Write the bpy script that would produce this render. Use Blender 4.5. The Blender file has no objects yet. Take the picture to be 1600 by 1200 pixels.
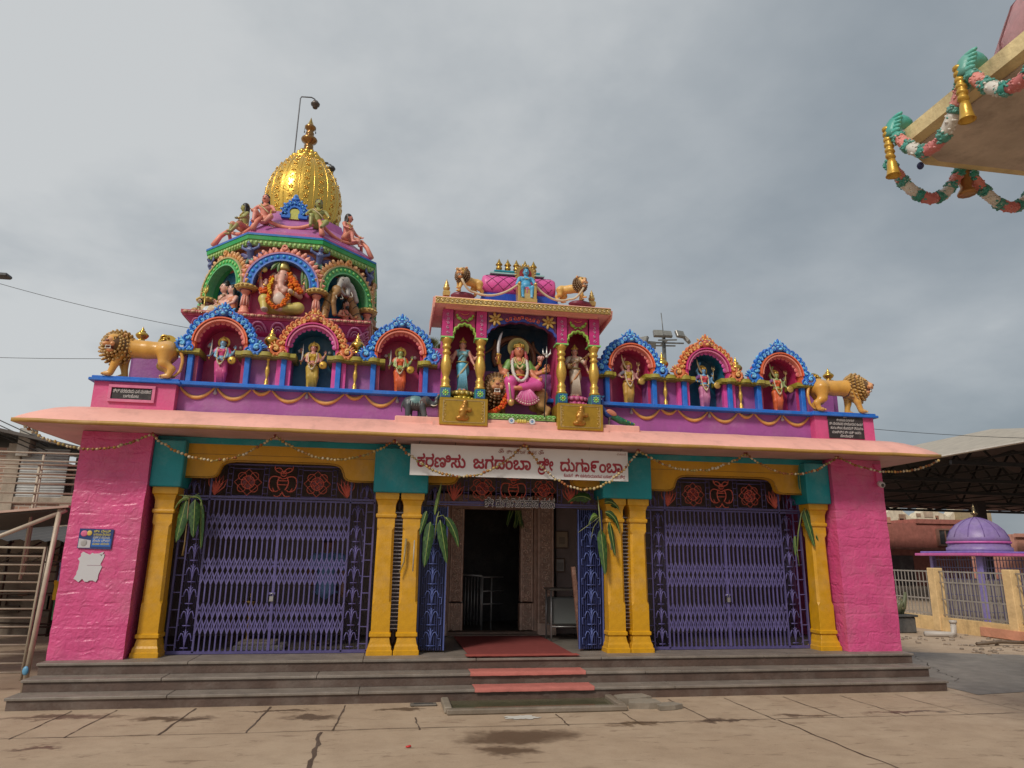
import bpy, math, random
import numpy as np
from mathutils import Vector, Matrix, geometry
PI = math.pi
rnd = random.Random(7)
scene = bpy.context.scene
COL = scene.collection

# ---------------------------------------------------------------- camera
CAM_LOC = np.array([-1.5894, -8.9148, 1.55])
p_, y_, r_ = .2429, .1658, .0123
cf = np.array([math.sin(y_)*math.cos(p_), math.cos(y_)*math.cos(p_), math.sin(p_)])
rt = np.array([math.cos(y_), -math.sin(y_), 0]); up = np.cross(rt, cf)
rt2 = rt*math.cos(r_)+up*math.sin(r_); up2 = -rt*math.sin(r_)+up*math.cos(r_)
cam_data = bpy.data.cameras.new('camera')
cam_data.sensor_width = 36; cam_data.sensor_fit = 'HORIZONTAL'
cam_data.lens = 36*1085.55/1600
cam_data.clip_start = .05; cam_data.clip_end = 2000
cam = bpy.data.objects.new('camera', cam_data); COL.objects.link(cam)
cam.matrix_world = Matrix(((rt2[0], up2[0], -cf[0], CAM_LOC[0]), (rt2[1], up2[1], -cf[1], CAM_LOC[1]),
                           (rt2[2], up2[2], -cf[2], CAM_LOC[2]), (0, 0, 0, 1)))
scene.camera = cam

# ---------------------------------------------------------------- sky, sun, exposure
SUN_EL, SUN_AZ = math.radians(42), math.radians(220)      # azimuth from +y, clockwise: sun front-left, behind the camera
world = bpy.data.worlds.new('World'); scene.world = world; world.use_nodes = True
wn, wl = world.node_tree.nodes, world.node_tree.links
bg = wn['Background']; bg.inputs['Strength'].default_value = .1
def wnode(t, **kw):
    n = wn.new(t)
    for k, v in kw.items(): setattr(n, k, v)
    return n
sky = wnode('ShaderNodeTexSky', sky_type='NISHITA', sun_disc=False)
sky.sun_elevation = SUN_EL; sky.sun_rotation = SUN_AZ; sky.dust_density = 3; sky.air_density = 1.2
tc = wnode('ShaderNodeTexCoord')
sep = wnode('ShaderNodeSeparateXYZ'); wl.new(tc.outputs['Generated'], sep.inputs[0])
zc = wnode('ShaderNodeMath', operation='MAXIMUM'); wl.new(sep.outputs['Z'], zc.inputs[0]); zc.inputs[1].default_value = 0
za = wnode('ShaderNodeMath', operation='ADD'); wl.new(zc.outputs[0], za.inputs[0]); za.inputs[1].default_value = .28
dv = wnode('ShaderNodeVectorMath', operation='DIVIDE'); wl.new(tc.outputs['Generated'], dv.inputs[0])
cb = wnode('ShaderNodeCombineXYZ')
for i in range(3): wl.new(za.outputs[0], cb.inputs[i])
wl.new(cb.outputs[0], dv.inputs[1])
n1 = wnode('ShaderNodeTexNoise'); n1.inputs['Scale'].default_value = .85; n1.inputs['Detail'].default_value = 6; n1.inputs['Roughness'].default_value = .48; n1.inputs['Distortion'].default_value = .35
mp = wnode('ShaderNodeMapping'); mp.inputs['Location'].default_value = (1.7, 4.15, .6); mp.inputs['Scale'].default_value = (1, 1, 1.3)
wl.new(dv.outputs[0], mp.inputs[0]); wl.new(mp.outputs[0], n1.inputs['Vector'])
n2 = wnode('ShaderNodeTexNoise'); n2.inputs['Scale'].default_value = 3.2; n2.inputs['Detail'].default_value = 5; n2.inputs['Roughness'].default_value = .55
wl.new(mp.outputs[0], n2.inputs['Vector'])
# brighter towards the hidden sun on the left
dt = wnode('ShaderNodeVectorMath', operation='DOT_PRODUCT'); wl.new(tc.outputs['Generated'], dt.inputs[0]); dt.inputs[1].default_value = (-1, -.05, .22)
s1 = wnode('ShaderNodeMath', operation='MULTIPLY'); wl.new(n1.outputs['Fac'], s1.inputs[0]); s1.inputs[1].default_value = 1.12
s2 = wnode('ShaderNodeMath', operation='MULTIPLY_ADD'); wl.new(n2.outputs['Fac'], s2.inputs[0]); s2.inputs[1].default_value = .45; wl.new(s1.outputs[0], s2.inputs[2])
s3 = wnode('ShaderNodeMath', operation='MULTIPLY_ADD'); wl.new(dt.outputs['Value'], s3.inputs[0]); s3.inputs[1].default_value = .30; wl.new(s2.outputs[0], s3.inputs[2])
rp = wnode('ShaderNodeValToRGB'); wl.new(s3.outputs[0], rp.inputs[0])
rp.color_ramp.interpolation = 'B_SPLINE'
e = rp.color_ramp.elements
e[0].position = .46; e[0].color = (.24, .28, .315, 1)
e[1].position = 1.24; e[1].color = (.66, .675, .675, 1)
m_ = e.new(.80); m_.color = (.43, .465, .49, 1)
mx = wnode('ShaderNodeMix', data_type='RGBA'); mx.inputs['Factor'].default_value = .9
wl.new(sky.outputs[0], mx.inputs['A']); cs_ = wnode('ShaderNodeVectorMath', operation='SCALE'); cs_.inputs['Scale'].default_value = 10; wl.new(rp.outputs[0], cs_.inputs[0]); wl.new(cs_.outputs[0], mx.inputs['B']); wl.new(mx.outputs['Result'], bg.inputs['Color'])
sd = bpy.data.lights.new('sun', 'SUN'); sd.energy = 2.3; sd.angle = math.radians(10); sd.color = (1, .93, .82)
so = bpy.data.objects.new('sun', sd); COL.objects.link(so)
so.rotation_euler = (PI/2-SUN_EL, 0, PI-SUN_AZ)
scene.view_settings.view_transform = 'Standard'; scene.view_settings.look = 'None'
scene.view_settings.exposure = 0; scene.view_settings.gamma = 1
scene.cycles.max_bounces = 8

# ---------------------------------------------------------------- materials
def srgb(r, g, b):
    f = lambda c: c/12.92 if c <= .04045 else ((c+.055)/1.055)**2.4
    return (f(r/255), f(g/255), f(b/255))
MATS = {}
def mat(name, color=None, rough=.5, metal=0., attr=False, bump=0., bscale=40., var=.12, vscale=6., spec=.5, brick=0., grime=0.):
    m = bpy.data.materials.new(name); m.use_nodes = True; MATS[name] = m
    N, L = m.node_tree.nodes, m.node_tree.links
    B = N['Principled BSDF']; B.inputs['Roughness'].default_value = rough; B.inputs['Metallic'].default_value = metal
    B.inputs['Specular IOR Level'].default_value = spec
    t = N.new('ShaderNodeTexCoord')
    if attr:
        a = N.new('ShaderNodeAttribute'); a.attribute_name = 'Col'; src = a.outputs['Color']
    else:
        a = N.new('ShaderNodeRGB'); a.outputs[0].default_value = (*color, 1); src = a.outputs[0]
    n = N.new('ShaderNodeTexNoise'); n.inputs['Scale'].default_value = vscale; n.inputs['Detail'].default_value = 6
    n.inputs['Roughness'].default_value = .6
    L.new(t.outputs['Object'], n.inputs['Vector'])
    mr = N.new('ShaderNodeMapRange'); mr.inputs[1].default_value = .25; mr.inputs[2].default_value = .75
    mr.inputs[3].default_value = 1-var; mr.inputs[4].default_value = 1+var*.6
    L.new(n.outputs['Fac'], mr.inputs[0])
    mul = N.new('ShaderNodeVectorMath'); mul.operation = 'MULTIPLY'
    L.new(src, mul.inputs[0]); L.new(mr.outputs[0], mul.inputs[1])
    out = mul.outputs[0]
    if attr and spec == .5 and not metal:      # sun-faded patches of old paint
        q = N.new('ShaderNodeTexNoise'); q.inputs['Scale'].default_value = 1.9; q.inputs['Detail'].default_value = 7; q.inputs['Roughness'].default_value = .7; L.new(t.outputs['Object'], q.inputs['Vector'])
        qr = N.new('ShaderNodeMapRange'); qr.inputs[1].default_value = .48; qr.inputs[2].default_value = .72; qr.inputs[4].default_value = .16; L.new(q.outputs['Fac'], qr.inputs[0])
        qm = N.new('ShaderNodeMix'); qm.data_type = 'RGBA'; L.new(qr.outputs[0], qm.inputs['Factor']); L.new(out, qm.inputs['A']); qm.inputs['B'].default_value = (.55, .49, .43, 1); out = qm.outputs['Result']
    if grime:
        g = N.new('ShaderNodeTexNoise'); g.inputs['Scale'].default_value = 2.3; g.inputs['Detail'].default_value = 8; g.inputs['Roughness'].default_value = .68
        mpn = N.new('ShaderNodeMapping'); mpn.inputs['Scale'].default_value = (1.6, 1.6, .45); L.new(t.outputs['Object'], mpn.inputs[0]); L.new(mpn.outputs[0], g.inputs['Vector'])
        gr = N.new('ShaderNodeMapRange'); gr.inputs[1].default_value = .5; gr.inputs[2].default_value = .75; gr.inputs[3].default_value = 0; gr.inputs[4].default_value = grime
        L.new(g.outputs['Fac'], gr.inputs[0])
        gm = N.new('ShaderNodeMix'); gm.data_type = 'RGBA'; L.new(gr.outputs[0], gm.inputs['Factor']); L.new(out, gm.inputs['A']); gm.inputs['B'].default_value = (.09, .07, .055, 1)
        out = gm.outputs['Result']
    L.new(out, B.inputs['Base Color'])
    if bump or brick:
        h = N.new('ShaderNodeTexNoise'); h.inputs['Scale'].default_value = bscale; h.inputs['Detail'].default_value = 5
        L.new(t.outputs['Object'], h.inputs['Vector'])
        hs = h.outputs['Fac']
        if brick:      # wavy plaster over brick courses
            sp = N.new('ShaderNodeSeparateXYZ'); L.new(t.outputs['Object'], sp.inputs[0])
            wv = N.new('ShaderNodeTexNoise'); wv.inputs['Scale'].default_value = 3.2; wv.inputs['Detail'].default_value = 4; L.new(t.outputs['Object'], wv.inputs['Vector'])
            zz = N.new('ShaderNodeMath'); zz.operation = 'MULTIPLY_ADD'; L.new(wv.outputs['Fac'], zz.inputs[0]); zz.inputs[1].default_value = .12; L.new(sp.outputs['Z'], zz.inputs[2])
            sn = N.new('ShaderNodeMath'); sn.operation = 'MULTIPLY'; L.new(zz.outputs[0], sn.inputs[0]); sn.inputs[1].default_value = 2*PI/.125
            si = N.new('ShaderNodeMath'); si.operation = 'SINE'; L.new(sn.outputs[0], si.inputs[0])
            pw = N.new('ShaderNodeMapRange'); pw.inputs[1].default_value = .55; pw.inputs[2].default_value = 1; pw.inputs[3].default_value = 0; pw.inputs[4].default_value = -1; L.new(si.outputs[0], pw.inputs[0])
            ms = N.new('ShaderNodeTexNoise'); ms.inputs['Scale'].default_value = 5; ms.inputs['Detail'].default_value = 3; L.new(t.outputs['Object'], ms.inputs['Vector'])
            mm = N.new('ShaderNodeMapRange'); mm.inputs[1].default_value = .42; mm.inputs[2].default_value = .62; mm.inputs[4].default_value = brick; L.new(ms.outputs['Fac'], mm.inputs[0])
            pm = N.new('ShaderNodeMath'); pm.operation = 'MULTIPLY'; L.new(pw.outputs[0], pm.inputs[0]); L.new(mm.outputs[0], pm.inputs[1])
            wr = N.new('ShaderNodeTexNoise'); wr.inputs['Scale'].default_value = 11; wr.inputs['Detail'].default_value = 4; wr.inputs['Distortion'].default_value = 1.6; L.new(t.outputs['Object'], wr.inputs['Vector'])
            wa = N.new('ShaderNodeMath'); wa.operation = 'MULTIPLY_ADD'; L.new(wr.outputs['Fac'], wa.inputs[0]); wa.inputs[1].default_value = 1.5; L.new(pm.outputs[0], wa.inputs[2])
            hb = N.new('ShaderNodeMath'); hb.operation = 'MULTIPLY_ADD'; L.new(h.outputs['Fac'], hb.inputs[0]); hb.inputs[1].default_value = .25; L.new(wa.outputs[0], hb.inputs[2])
            hs = hb.outputs[0]
        b = N.new('ShaderNodeBump'); b.inputs['Strength'].default_value = bump; b.inputs['Distance'].default_value = .02
        L.new(hs, b.inputs['Height']); L.new(b.outputs[0], B.inputs['Normal'])
    return m

mat('paint', attr=True, rough=.42, var=.2, vscale=9, bump=.15, bscale=45)            # enamel-painted plaster, colour per face
mat('wall_paint', attr=True, rough=.55, var=.2, vscale=2.2, bump=.22, bscale=30, grime=.22)
mat('brick_paint', attr=True, rough=.34, var=.2, vscale=3, bump=.5, bscale=30, brick=.55, grime=.22)
mat('lion_paint', attr=True, rough=.30, var=.16, vscale=7, bump=.1, bscale=30)
mat('gold_paint', attr=True, rough=.33, metal=.45, var=.2, vscale=14, bump=.12, bscale=50)
mat('brass', attr=True, rough=.24, metal=.92, var=.2, vscale=10, bump=.06, bscale=30)
mat('metal_paint', attr=True, rough=.45, metal=.1, var=.25, vscale=8, bump=.1, bscale=60)
mat('steel', attr=True, rough=.4, metal=.6, var=.25, vscale=7, grime=.2)
mat('plastic', attr=True, rough=.45, var=.03)
mat('stone', attr=True, rough=.62, var=.3, vscale=5, bump=.25, bscale=35, grime=.3)
mat('wood', attr=True, rough=.5, var=.35, vscale=12, bump=.4, bscale=40)
mat('leaf', attr=True, rough=.42, var=.28, vscale=14, spec=.4)
mat('cloth', attr=True, rough=.85, var=.15, vscale=10, bump=.2, bscale=120, spec=.2)
mat('rough_wall', attr=True, rough=.85, var=.3, vscale=3, bump=.5, bscale=18, grime=.45, spec=.2)
mat('sheet_metal', attr=True, rough=.5, metal=.2, var=.2, vscale=3, grime=.25)

# ---------------------------------------------------------------- mesh builder
def rotm(axis, a):
    return np.array(Matrix.Rotation(a, 3, axis))
def T(loc=(0, 0, 0), rz=0, ry=0, rx=0, s=1):
    m = Matrix.Translation(loc) @ Matrix.Rotation(rz, 4, 'Z') @ Matrix.Rotation(ry, 4, 'Y') @ Matrix.Rotation(rx, 4, 'X')
    sc = (s, s, s) if np.isscalar(s) else s
    return np.array(m @ Matrix.Diagonal((*sc, 1)))
class MB:
    def __init__(s, m='paint', col=(.5, .5, .5)):
        s.v = []; s.f = []; s.c = []; s.mi = []; s.sm = []; s.n = 0; s.mat = m; s.col = col; s.M = None
    def raw(s, V, F, col=None, m=None, smooth=False):
        V = np.asarray(V, float).reshape(-1, 3)
        if s.M is not None: V = V @ s.M[:3, :3].T + s.M[:3, 3]
        s.v.append(V)
        col = s.col if col is None else col; m = s.mat if m is None else m
        percol = isinstance(col, np.ndarray) and col.ndim == 2
        n = s.n
        s.f.extend([tuple(int(i)+n for i in f) for f in F])
        if percol: s.c.extend([tuple(c) for c in col])
        else: s.c.extend([tuple(col)]*len(F))
        s.mi.extend([m]*len(F)); s.sm.extend([smooth]*len(F)); s.n += len(V)
        return s
    def box(s, x0, x1, y0, y1, z0, z1, col=None, m=None):
        V = [(x0, y0, z0), (x1, y0, z0), (x1, y1, z0), (x0, y1, z0), (x0, y0, z1), (x1, y0, z1), (x1, y1, z1), (x0, y1, z1)]
        F = [(0, 3, 2, 1), (4, 5, 6, 7), (0, 1, 5, 4), (1, 2, 6, 5), (2, 3, 7, 6), (3, 0, 4, 7)]
        return s.raw(V, F, col, m)
    def bbox(s, x0, x1, y0, y1, z0, z1, b=.01, col=None, m=None):
        rings = [(z0, b), (z0+b, 0), (z1-b, 0), (z1, b)]
        V = []
        for z, i in rings:
            X0, X1, Y0, Y1 = x0+i, x1-i, y0+i, y1-i
            c = b if i == 0 else b*.4
            V += [(X0+c, Y0, z), (X1-c, Y0, z), (X1, Y0+c, z), (X1, Y1-c, z), (X1-c, Y1, z), (X0+c, Y1, z), (X0, Y1-c, z), (X0, Y0+c, z)]
        F = [tuple(range(7, -1, -1)), tuple(range(24, 32))]
        for k in range(3):
            for i in range(8):
                j = (i+1) % 8; F.append((k*8+i, k*8+j, k*8+8+j, k*8+8+i))
        return s.raw(V, F, col, m)
    def bar(s, a, b, w, d=None, col=None, m=None, up=(0, -1, 0)):       # flat bar between two points
        a = np.array(a, float); b = np.array(b, float); t = b-a; L = np.linalg.norm(t); t /= L
        u = np.array(up, float); sd_ = np.cross(t, u); ln = np.linalg.norm(sd_)
        if ln < 1e-6: sd_ = np.cross(t, (1, 0, 0)); ln = np.linalg.norm(sd_)
        sd_ /= ln; u = np.cross(sd_, t); d = w if d is None else d
        V = []
        for p in (a, b):
            for sx, su in ((-1, -1), (1, -1), (1, 1), (-1, 1)): V.append(p+sd_*sx*w/2+u*su*d/2)
        return s.raw(V, [(0, 3, 2, 1), (4, 5, 6, 7), (0, 1, 5, 4), (1, 2, 6, 5), (2, 3, 7, 6), (3, 0, 4, 7)], col, m)
    def prism(s, poly, y0, y1, col=None, m=None, plane='xz'):
        n = len(poly)
        A = sum(poly[i][0]*poly[(i+1) % n][1]-poly[(i+1) % n][0]*poly[i][1] for i in range(n))
        if A < 0: poly = poly[::-1]
        if plane == 'xz': V = [(p[0], y0, p[1]) for p in poly]+[(p[0], y1, p[1]) for p in poly]
        elif plane == 'xy': V = [(p[0], p[1], y1) for p in poly]+[(p[0], p[1], y0) for p in poly]
        else: V = [(y1, p[0], p[1]) for p in poly]+[(y0, p[0], p[1]) for p in poly]
        F = [tuple(range(n)), tuple(range(2*n-1, n-1, -1))]
        for i in range(n):
            j = (i+1) % n; F.append((j, i, n+i, n+j))
        return s.raw(V, F, col, m)
    def ringarc(s, cx, cz, r0, r1, y0, y1, a0=0, a1=PI, n=28, col=None, m=None, ez=1.0):
        V = []; F = []
        for i in range(n+1):
            a = a0+(a1-a0)*i/n; c, q = math.cos(a), math.sin(a)*ez
            V += [(cx+r0*c, y0, cz+r0*q), (cx+r1*c, y0, cz+r1*q), (cx+r1*c, y1, cz+r1*q), (cx+r0*c, y1, cz+r0*q)]
        for i in range(n):
            b = i*4; d = b+4
            F += [(b, b+1, d+1, d), (b+1, b+2, d+2, d+1), (b+2, b+3, d+3, d+2), (b+3, b, d, d+3)]
        F += [(0, 3, 2, 1), (n*4, n*4+1, n*4+2, n*4+3)]
        return s.raw(V, F, col, m)
    def tube(s, pts, r, n=6, col=None, m=None, flat=1.0, cap=True):
        P = np.array(pts, float); k = len(P)
        R = np.full(k, r, float) if np.isscalar(r) else np.array(r, float)
        t = np.gradient(P, axis=0); t /= np.linalg.norm(t, axis=1)[:, None]+1e-12
        u = np.array([0, -1, 0]) if abs(t[0][1]) < .9 else np.array([1, 0, 0])
        V = []
        for i in range(k):
            u = u-t[i]*np.dot(u, t[i]); u = u/(np.linalg.norm(u)+1e-12); w = np.cross(t[i], u)
            for j in range(n):
                a = 2*PI*j/n; V.append(P[i]+R[i]*(math.cos(a)*u*flat+math.sin(a)*w))
        F = []
        for i in range(k-1):
            for j in range(n):
                q = (j+1) % n; F.append((i*n+j, i*n+q, i*n+n+q, i*n+n+j))
        if cap: F += [tuple(range(n-1, -1, -1)), tuple(range((k-1)*n, k*n))]
        return s.raw(V, F, col, m, True)
    def lathe(s, prof, n=16, c=(0, 0, 0), col=None, m=None, sx=1, sy=1, a0=0, smooth=True, cols=None):
        V = []; F = []
        for r, z in prof:
            for j in range(n):
                a = a0+2*PI*j/n; V.append((c[0]+r*math.cos(a)*sx, c[1]+r*math.sin(a)*sy, c[2]+z))
        k = len(prof); C = []
        for i in range(k-1):
            for j in range(n):
                q = (j+1) % n; F.append((i*n+j, i*n+q, i*n+n+q, i*n+n+j)); C.append(cols[i] if cols else None)
        F += [tuple(range(n-1, -1, -1)), tuple(range((k-1)*n, k*n))]
        if cols: C += [cols[0], cols[-1]]; return s.raw(V, F, np.array(C), m, smooth)
        return s.raw(V, F, col, m, smooth)
    def sqlathe(s, prof, c=(0, 0, 0), col=None, m=None):                # square section with chamfer: (z, half, chamfer)
        V = []
        for z, h, b in prof:
            for x, y in ((-h+b, -h), (h-b, -h), (h, -h+b), (h, h-b), (h-b, h), (-h+b, h), (-h, h-b), (-h, -h+b)):
                V.append((c[0]+x, c[1]+y, c[2]+z))
        k = len(prof); F = [tuple(range(7, -1, -1)), tuple(range((k-1)*8, k*8))]
        for i in range(k-1):
            for j in range(8):
                q = (j+1) % 8; F.append((i*8+j, i*8+q, i*8+8+q, i*8+8+j))
        return s.raw(V, F, col, m)
    def ell(s, c, r, col=None, m=None, R=None, nu=10, nv=6):
        if np.isscalar(r): r = (r, r, r)
        V = []; F = []
        for i in range(1, nv):
            p = PI*i/nv
            for j in range(nu):
                a = 2*PI*j/nu; V.append((math.sin(p)*math.cos(a), math.sin(p)*math.sin(a), math.cos(p)))
        V += [(0, 0, 1), (0, 0, -1)]; t = len(V)-2
        for i in range(nv-2):
            for j in range(nu):
                q = (j+1) % nu; F.append((i*nu+j, i*nu+nu+j, i*nu+nu+q, i*nu+q))
        for j in range(nu):
            q = (j+1) % nu; F.append((t, j, q)); F.append((t+1, (nv-2)*nu+q, (nv-2)*nu+j))
        V = np.array(V)*np.array(r)
        if R is not None: V = V@np.array(R).T
        return s.raw(V+np.array(c), F, col, m, True)
    def curl(s, c, size, a0=0, turns=1.25, flip=1, r=.16, col=None, col2=None, y=0, n=6, bulge=.6):
        """flat spiral scroll in the xz plane; a0 = direction its stem comes from"""
        k = 14; pts = []; rr = []
        for i in range(k):
            t = i/(k-1); a = a0+flip*turns*2*PI*t; q = size*(1-.82*t)
            pts.append((c[0]+q*math.cos(a), y-size*.25*t, c[2]+q*math.sin(a))); rr.append(size*r*(1-.35*t))
        h = k//2
        s.tube(pts[:h+1], rr[:h+1], n, col, cap=True)
        s.tube(pts[h:], rr[h:], n, col2 or col, cap=True)
        s.ell((c[0], y-size*.1, c[2]), (size*.32, size*.3, size*.32), col2 or col, nu=6, nv=4)
        return s
    def build(s, name, parent=None, loc=None, **props):
        me = mesh_of(s, name)
        return link(me, name, parent, loc, **props)
def mesh_of(s, name):
    V = np.concatenate(s.v) if s.v else np.zeros((0, 3))
    me = bpy.data.meshes.new(name); me.from_pydata(V.tolist(), [], s.f)
    keys = list(dict.fromkeys(s.mi))
    for k in keys: me.materials.append(MATS[k])
    ix = {k: i for i, k in enumerate(keys)}
    me.polygons.foreach_set('material_index', [ix[k] for k in s.mi]); me.polygons.foreach_set('use_smooth', s.sm)
    lt = np.zeros(len(me.polygons), int); me.polygons.foreach_get('loop_total', lt)
    c4 = np.ones((len(s.c), 4), np.float32); c4[:, :3] = np.array(s.c, np.float32)
    at = me.attributes.new('Col', 'FLOAT_COLOR', 'CORNER'); at.data.foreach_set('color', np.repeat(c4, lt, axis=0).ravel())
    me.update(); return me
def setp(o, **props):
    for k, v in props.items():
        if v is not None: o[k] = v
    return o
def link(me, name, parent=None, loc=None, **props):
    o = bpy.data.objects.new(name, me); COL.objects.link(o)
    if parent is not None: o.parent = parent
    if loc is not None: o.location = loc
    return setp(o, **props)
def thing(name, label, category, loc=(0, 0, 0), rz=0, group=None):
    o = bpy.data.objects.new(name, None); COL.objects.link(o); o.location = loc; o.rotation_euler = (0, 0, rz); o.empty_display_size = .1
    return setp(o, label=label, category=category, group=group)
def dup(o, loc=None, rz=None, label=None, scale=None, parent=None):
    c = o.copy(); COL.objects.link(c)
    if parent is not None: c.parent = parent
    if loc is not None: c.location = loc
    if rz is not None: c.rotation_euler = (0, 0, rz)
    if scale is not None: c.scale = scale
    if label: c['label'] = label
    for ch in [x for x in o.children]: dup(ch, parent=c)
    return c

# ---------------------------------------------------------------- modelling clay: smooth union of capsules and ellipsoids -> one continuous mesh
class Clay:
    def __init__(s, k=.02): s.p = []; s.k = k; s.x = MB('paint'); s.M = None
    def cap(s, a, b, ra, rb, col, k=None): s.p.append(('c', np.array(a, float), np.array(b, float), ra, rb, col, k if k is not None else s.k)); return s
    def chain(s, pts, rad, col, k=None):
        for i in range(len(pts)-1): s.cap(pts[i], pts[i+1], rad[i], rad[i+1], col, k)
        return s
    def ell(s, c, r, col, R=None, k=None):
        if np.isscalar(r): r = (r, r, r)
        s.p.append(('e', np.array(c, float), np.array(r, float), None if R is None else np.array(R), None, col, k if k is not None else s.k)); return s
    def mesh(s, h):
        lo = np.full(3, 1e9); hi = -lo; bb = []
        for q in s.p:
            if q[0] == 'c': l = np.minimum(q[1]-q[3], q[2]-q[4]); u = np.maximum(q[1]+q[3], q[2]+q[4])
            else: rm = q[2].max() if q[3] is not None else q[2]; l = q[1]-rm; u = q[1]+rm
            bb.append((l, u)); lo = np.minimum(lo, l); hi = np.maximum(hi, u)
        lo -= 3*h; hi += 3*h; dim = np.ceil((hi-lo)/h).astype(int)+1
        D = np.full(dim, 10.0, np.float32); B = np.full(dim, 10.0, np.float32); I = np.zeros(dim, np.int16)
        for qi, q in enumerate(s.p):
            mg = 2*q[6]+3*h
            i0 = np.maximum(((bb[qi][0]-mg-lo)/h).astype(int), 0); i1 = np.minimum(((bb[qi][1]+mg-lo)/h).astype(int)+2, dim)
            sl = tuple(slice(a, b) for a, b in zip(i0, i1))
            ax = [lo[d]+h*np.arange(i0[d], i1[d]) for d in range(3)]
            X, Y, Z = np.meshgrid(*ax, indexing='ij'); Pn = np.stack([X, Y, Z], -1)
            if q[0] == 'c':
                ab = q[2]-q[1]; w = Pn-q[1]; t = np.clip((w@ab)/max(ab@ab, 1e-12), 0, 1)
                d = np.linalg.norm(w-t[..., None]*ab, axis=-1)-(q[3]+(q[4]-q[3])*t)
            else:
                w = Pn-q[1]
                if q[3] is not None: w = w@q[3]
                k0 = np.linalg.norm(w/q[2], axis=-1); k1 = np.linalg.norm(w/q[2]**2, axis=-1)+1e-9; d = k0*(k0-1)/k1
            o = D[sl]; k = max(q[6], 1e-5); hh = np.maximum(k-np.abs(o-d), 0)/k
            D[sl] = np.minimum(o, d)-hh*hh*k*.25
            up_ = d < B[sl]; B[sl] = np.where(up_, d, B[sl]); I[sl] = np.where(up_, qi, I[sl])
        S = D < 0
        cs = [(i, j, k) for i in (0, 1) for j in (0, 1) for k in (0, 1)]
        nx, ny, nz = dim
        cnt = sum(S[i:nx-1+i, j:ny-1+j, k:nz-1+k].astype(np.int8) for i, j, k in cs)
        ci = np.argwhere((cnt > 0) & (cnt < 8)); idx = -np.ones((nx-1, ny-1, nz-1), int); idx[tuple(ci.T)] = np.arange(len(ci))
        acc = np.zeros((len(ci), 3)); num = np.zeros(len(ci))
        for a in cs:
            for d in range(3):
                if a[d] == 0:
                    b = list(a); b[d] = 1
                    va = D[tuple((ci+a).T)]; vb = D[tuple((ci+b).T)]; mk = (va < 0) != (vb < 0)
                    t = np.where(mk, va/(va-vb+1e-12), 0)
                    pt = ci+np.array(a, float); pt[:, d] += t
                    acc[mk] += pt[mk]; num[mk] += 1
        V = lo+h*acc/np.maximum(num, 1)[:, None]
        F = []
        for d in range(3):
            e1, e2 = [(1, 2), (2, 0), (0, 1)][d]
            sa = [slice(None)]*3; sb = [slice(None)]*3; sa[d] = slice(0, -1); sb[d] = slice(1, None)
            A, Bq = S[tuple(sa)], S[tuple(sb)]
            q = np.argwhere(A != Bq); q = q[(q[:, e1] > 0) & (q[:, e2] > 0)]
            if not len(q): continue
            u = np.zeros(3, int); u[e1] = 1; v = np.zeros(3, int); v[e2] = 1
            c = [idx[tuple((q-u-v).T)], idx[tuple((q-v).T)], idx[tuple(q.T)], idx[tuple((q-u).T)]]
            f = np.stack(c, 1); fl = ~A[tuple(q.T)]; f[fl] = f[fl][:, ::-1]; F.append(f)
        F = np.concatenate(F)
        ce = V[F].mean(1); g = np.rint((ce-lo)/h).astype(int); pi = I[tuple(g.T)]
        cols = np.array([q[5] for q in s.p])[pi]
        return V, F, cols
    def into(s, h, mb=None, m='paint'):
        mb = mb or MB(m); V, F, c = s.mesh(h); mb.raw(V, F.tolist(), c, m, True)
        if s.x.n:
            off = mb.n; Vx = np.concatenate(s.x.v); mb.v.append(Vx if mb.M is None else Vx@mb.M[:3, :3].T+mb.M[:3, 3])
            mb.f.extend([tuple(i+off for i in f) for f in s.x.f]); mb.c += s.x.c; mb.mi += s.x.mi; mb.sm += s.x.sm; mb.n += len(Vx)
        return mb
def bez(a, b, c, n=8):
    a, b, c = map(np.array, (a, b, c)); t = np.linspace(0, 1, n)[:, None]
    return (1-t)**2*a+2*t*(1-t)*b+t*t*c
def sag(a, b, d, n=12):
    a = np.array(a, float); b = np.array(b, float); t = np.linspace(0, 1, n)[:, None]
    p = a+(b-a)*t; p[:, 2] -= (4*d*t*(1-t))[:, 0]; return p
# ================================================================ colours (paint albedo)
PINK = (.66, .085, .245); MAG = (.46, .028, .115); PURP = (.38, .095, .34); DPURP = (.20, .05, .20); BLUE = (.012, .15, .60)
LBLUE = (.16, .50, .82); ORANGE = (.78, .15, .055); SALMON = (.80, .28, .19); PEACH = (.84, .425, .35); OLIVE = (.34, .29, .035)
OCHRE = (.60, .30, .006); TEAL = (.006, .27, .31); GOLD = (.62, .38, .075); TBLUE = (.010, .105, .19); CREAM = (.78, .66, .42)
GREEN = (.05, .42, .10); LGREEN = (.25, .62, .16); SKIN = (.72, .30, .20); WHITE = (.8, .8, .78); BLACK = (.015, .013, .012); RED = (.55, .02, .02)
GATE = (.115, .095, .265); LILAC = (.40, .13, .55); HOTP = (.70, .07, .33); GREY = (.30, .30, .29); BROWN = (.12, .055, .03)
def mixc(a, b, t): return tuple(x*(1-t)+y*t for x, y in zip(a, b))

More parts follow.
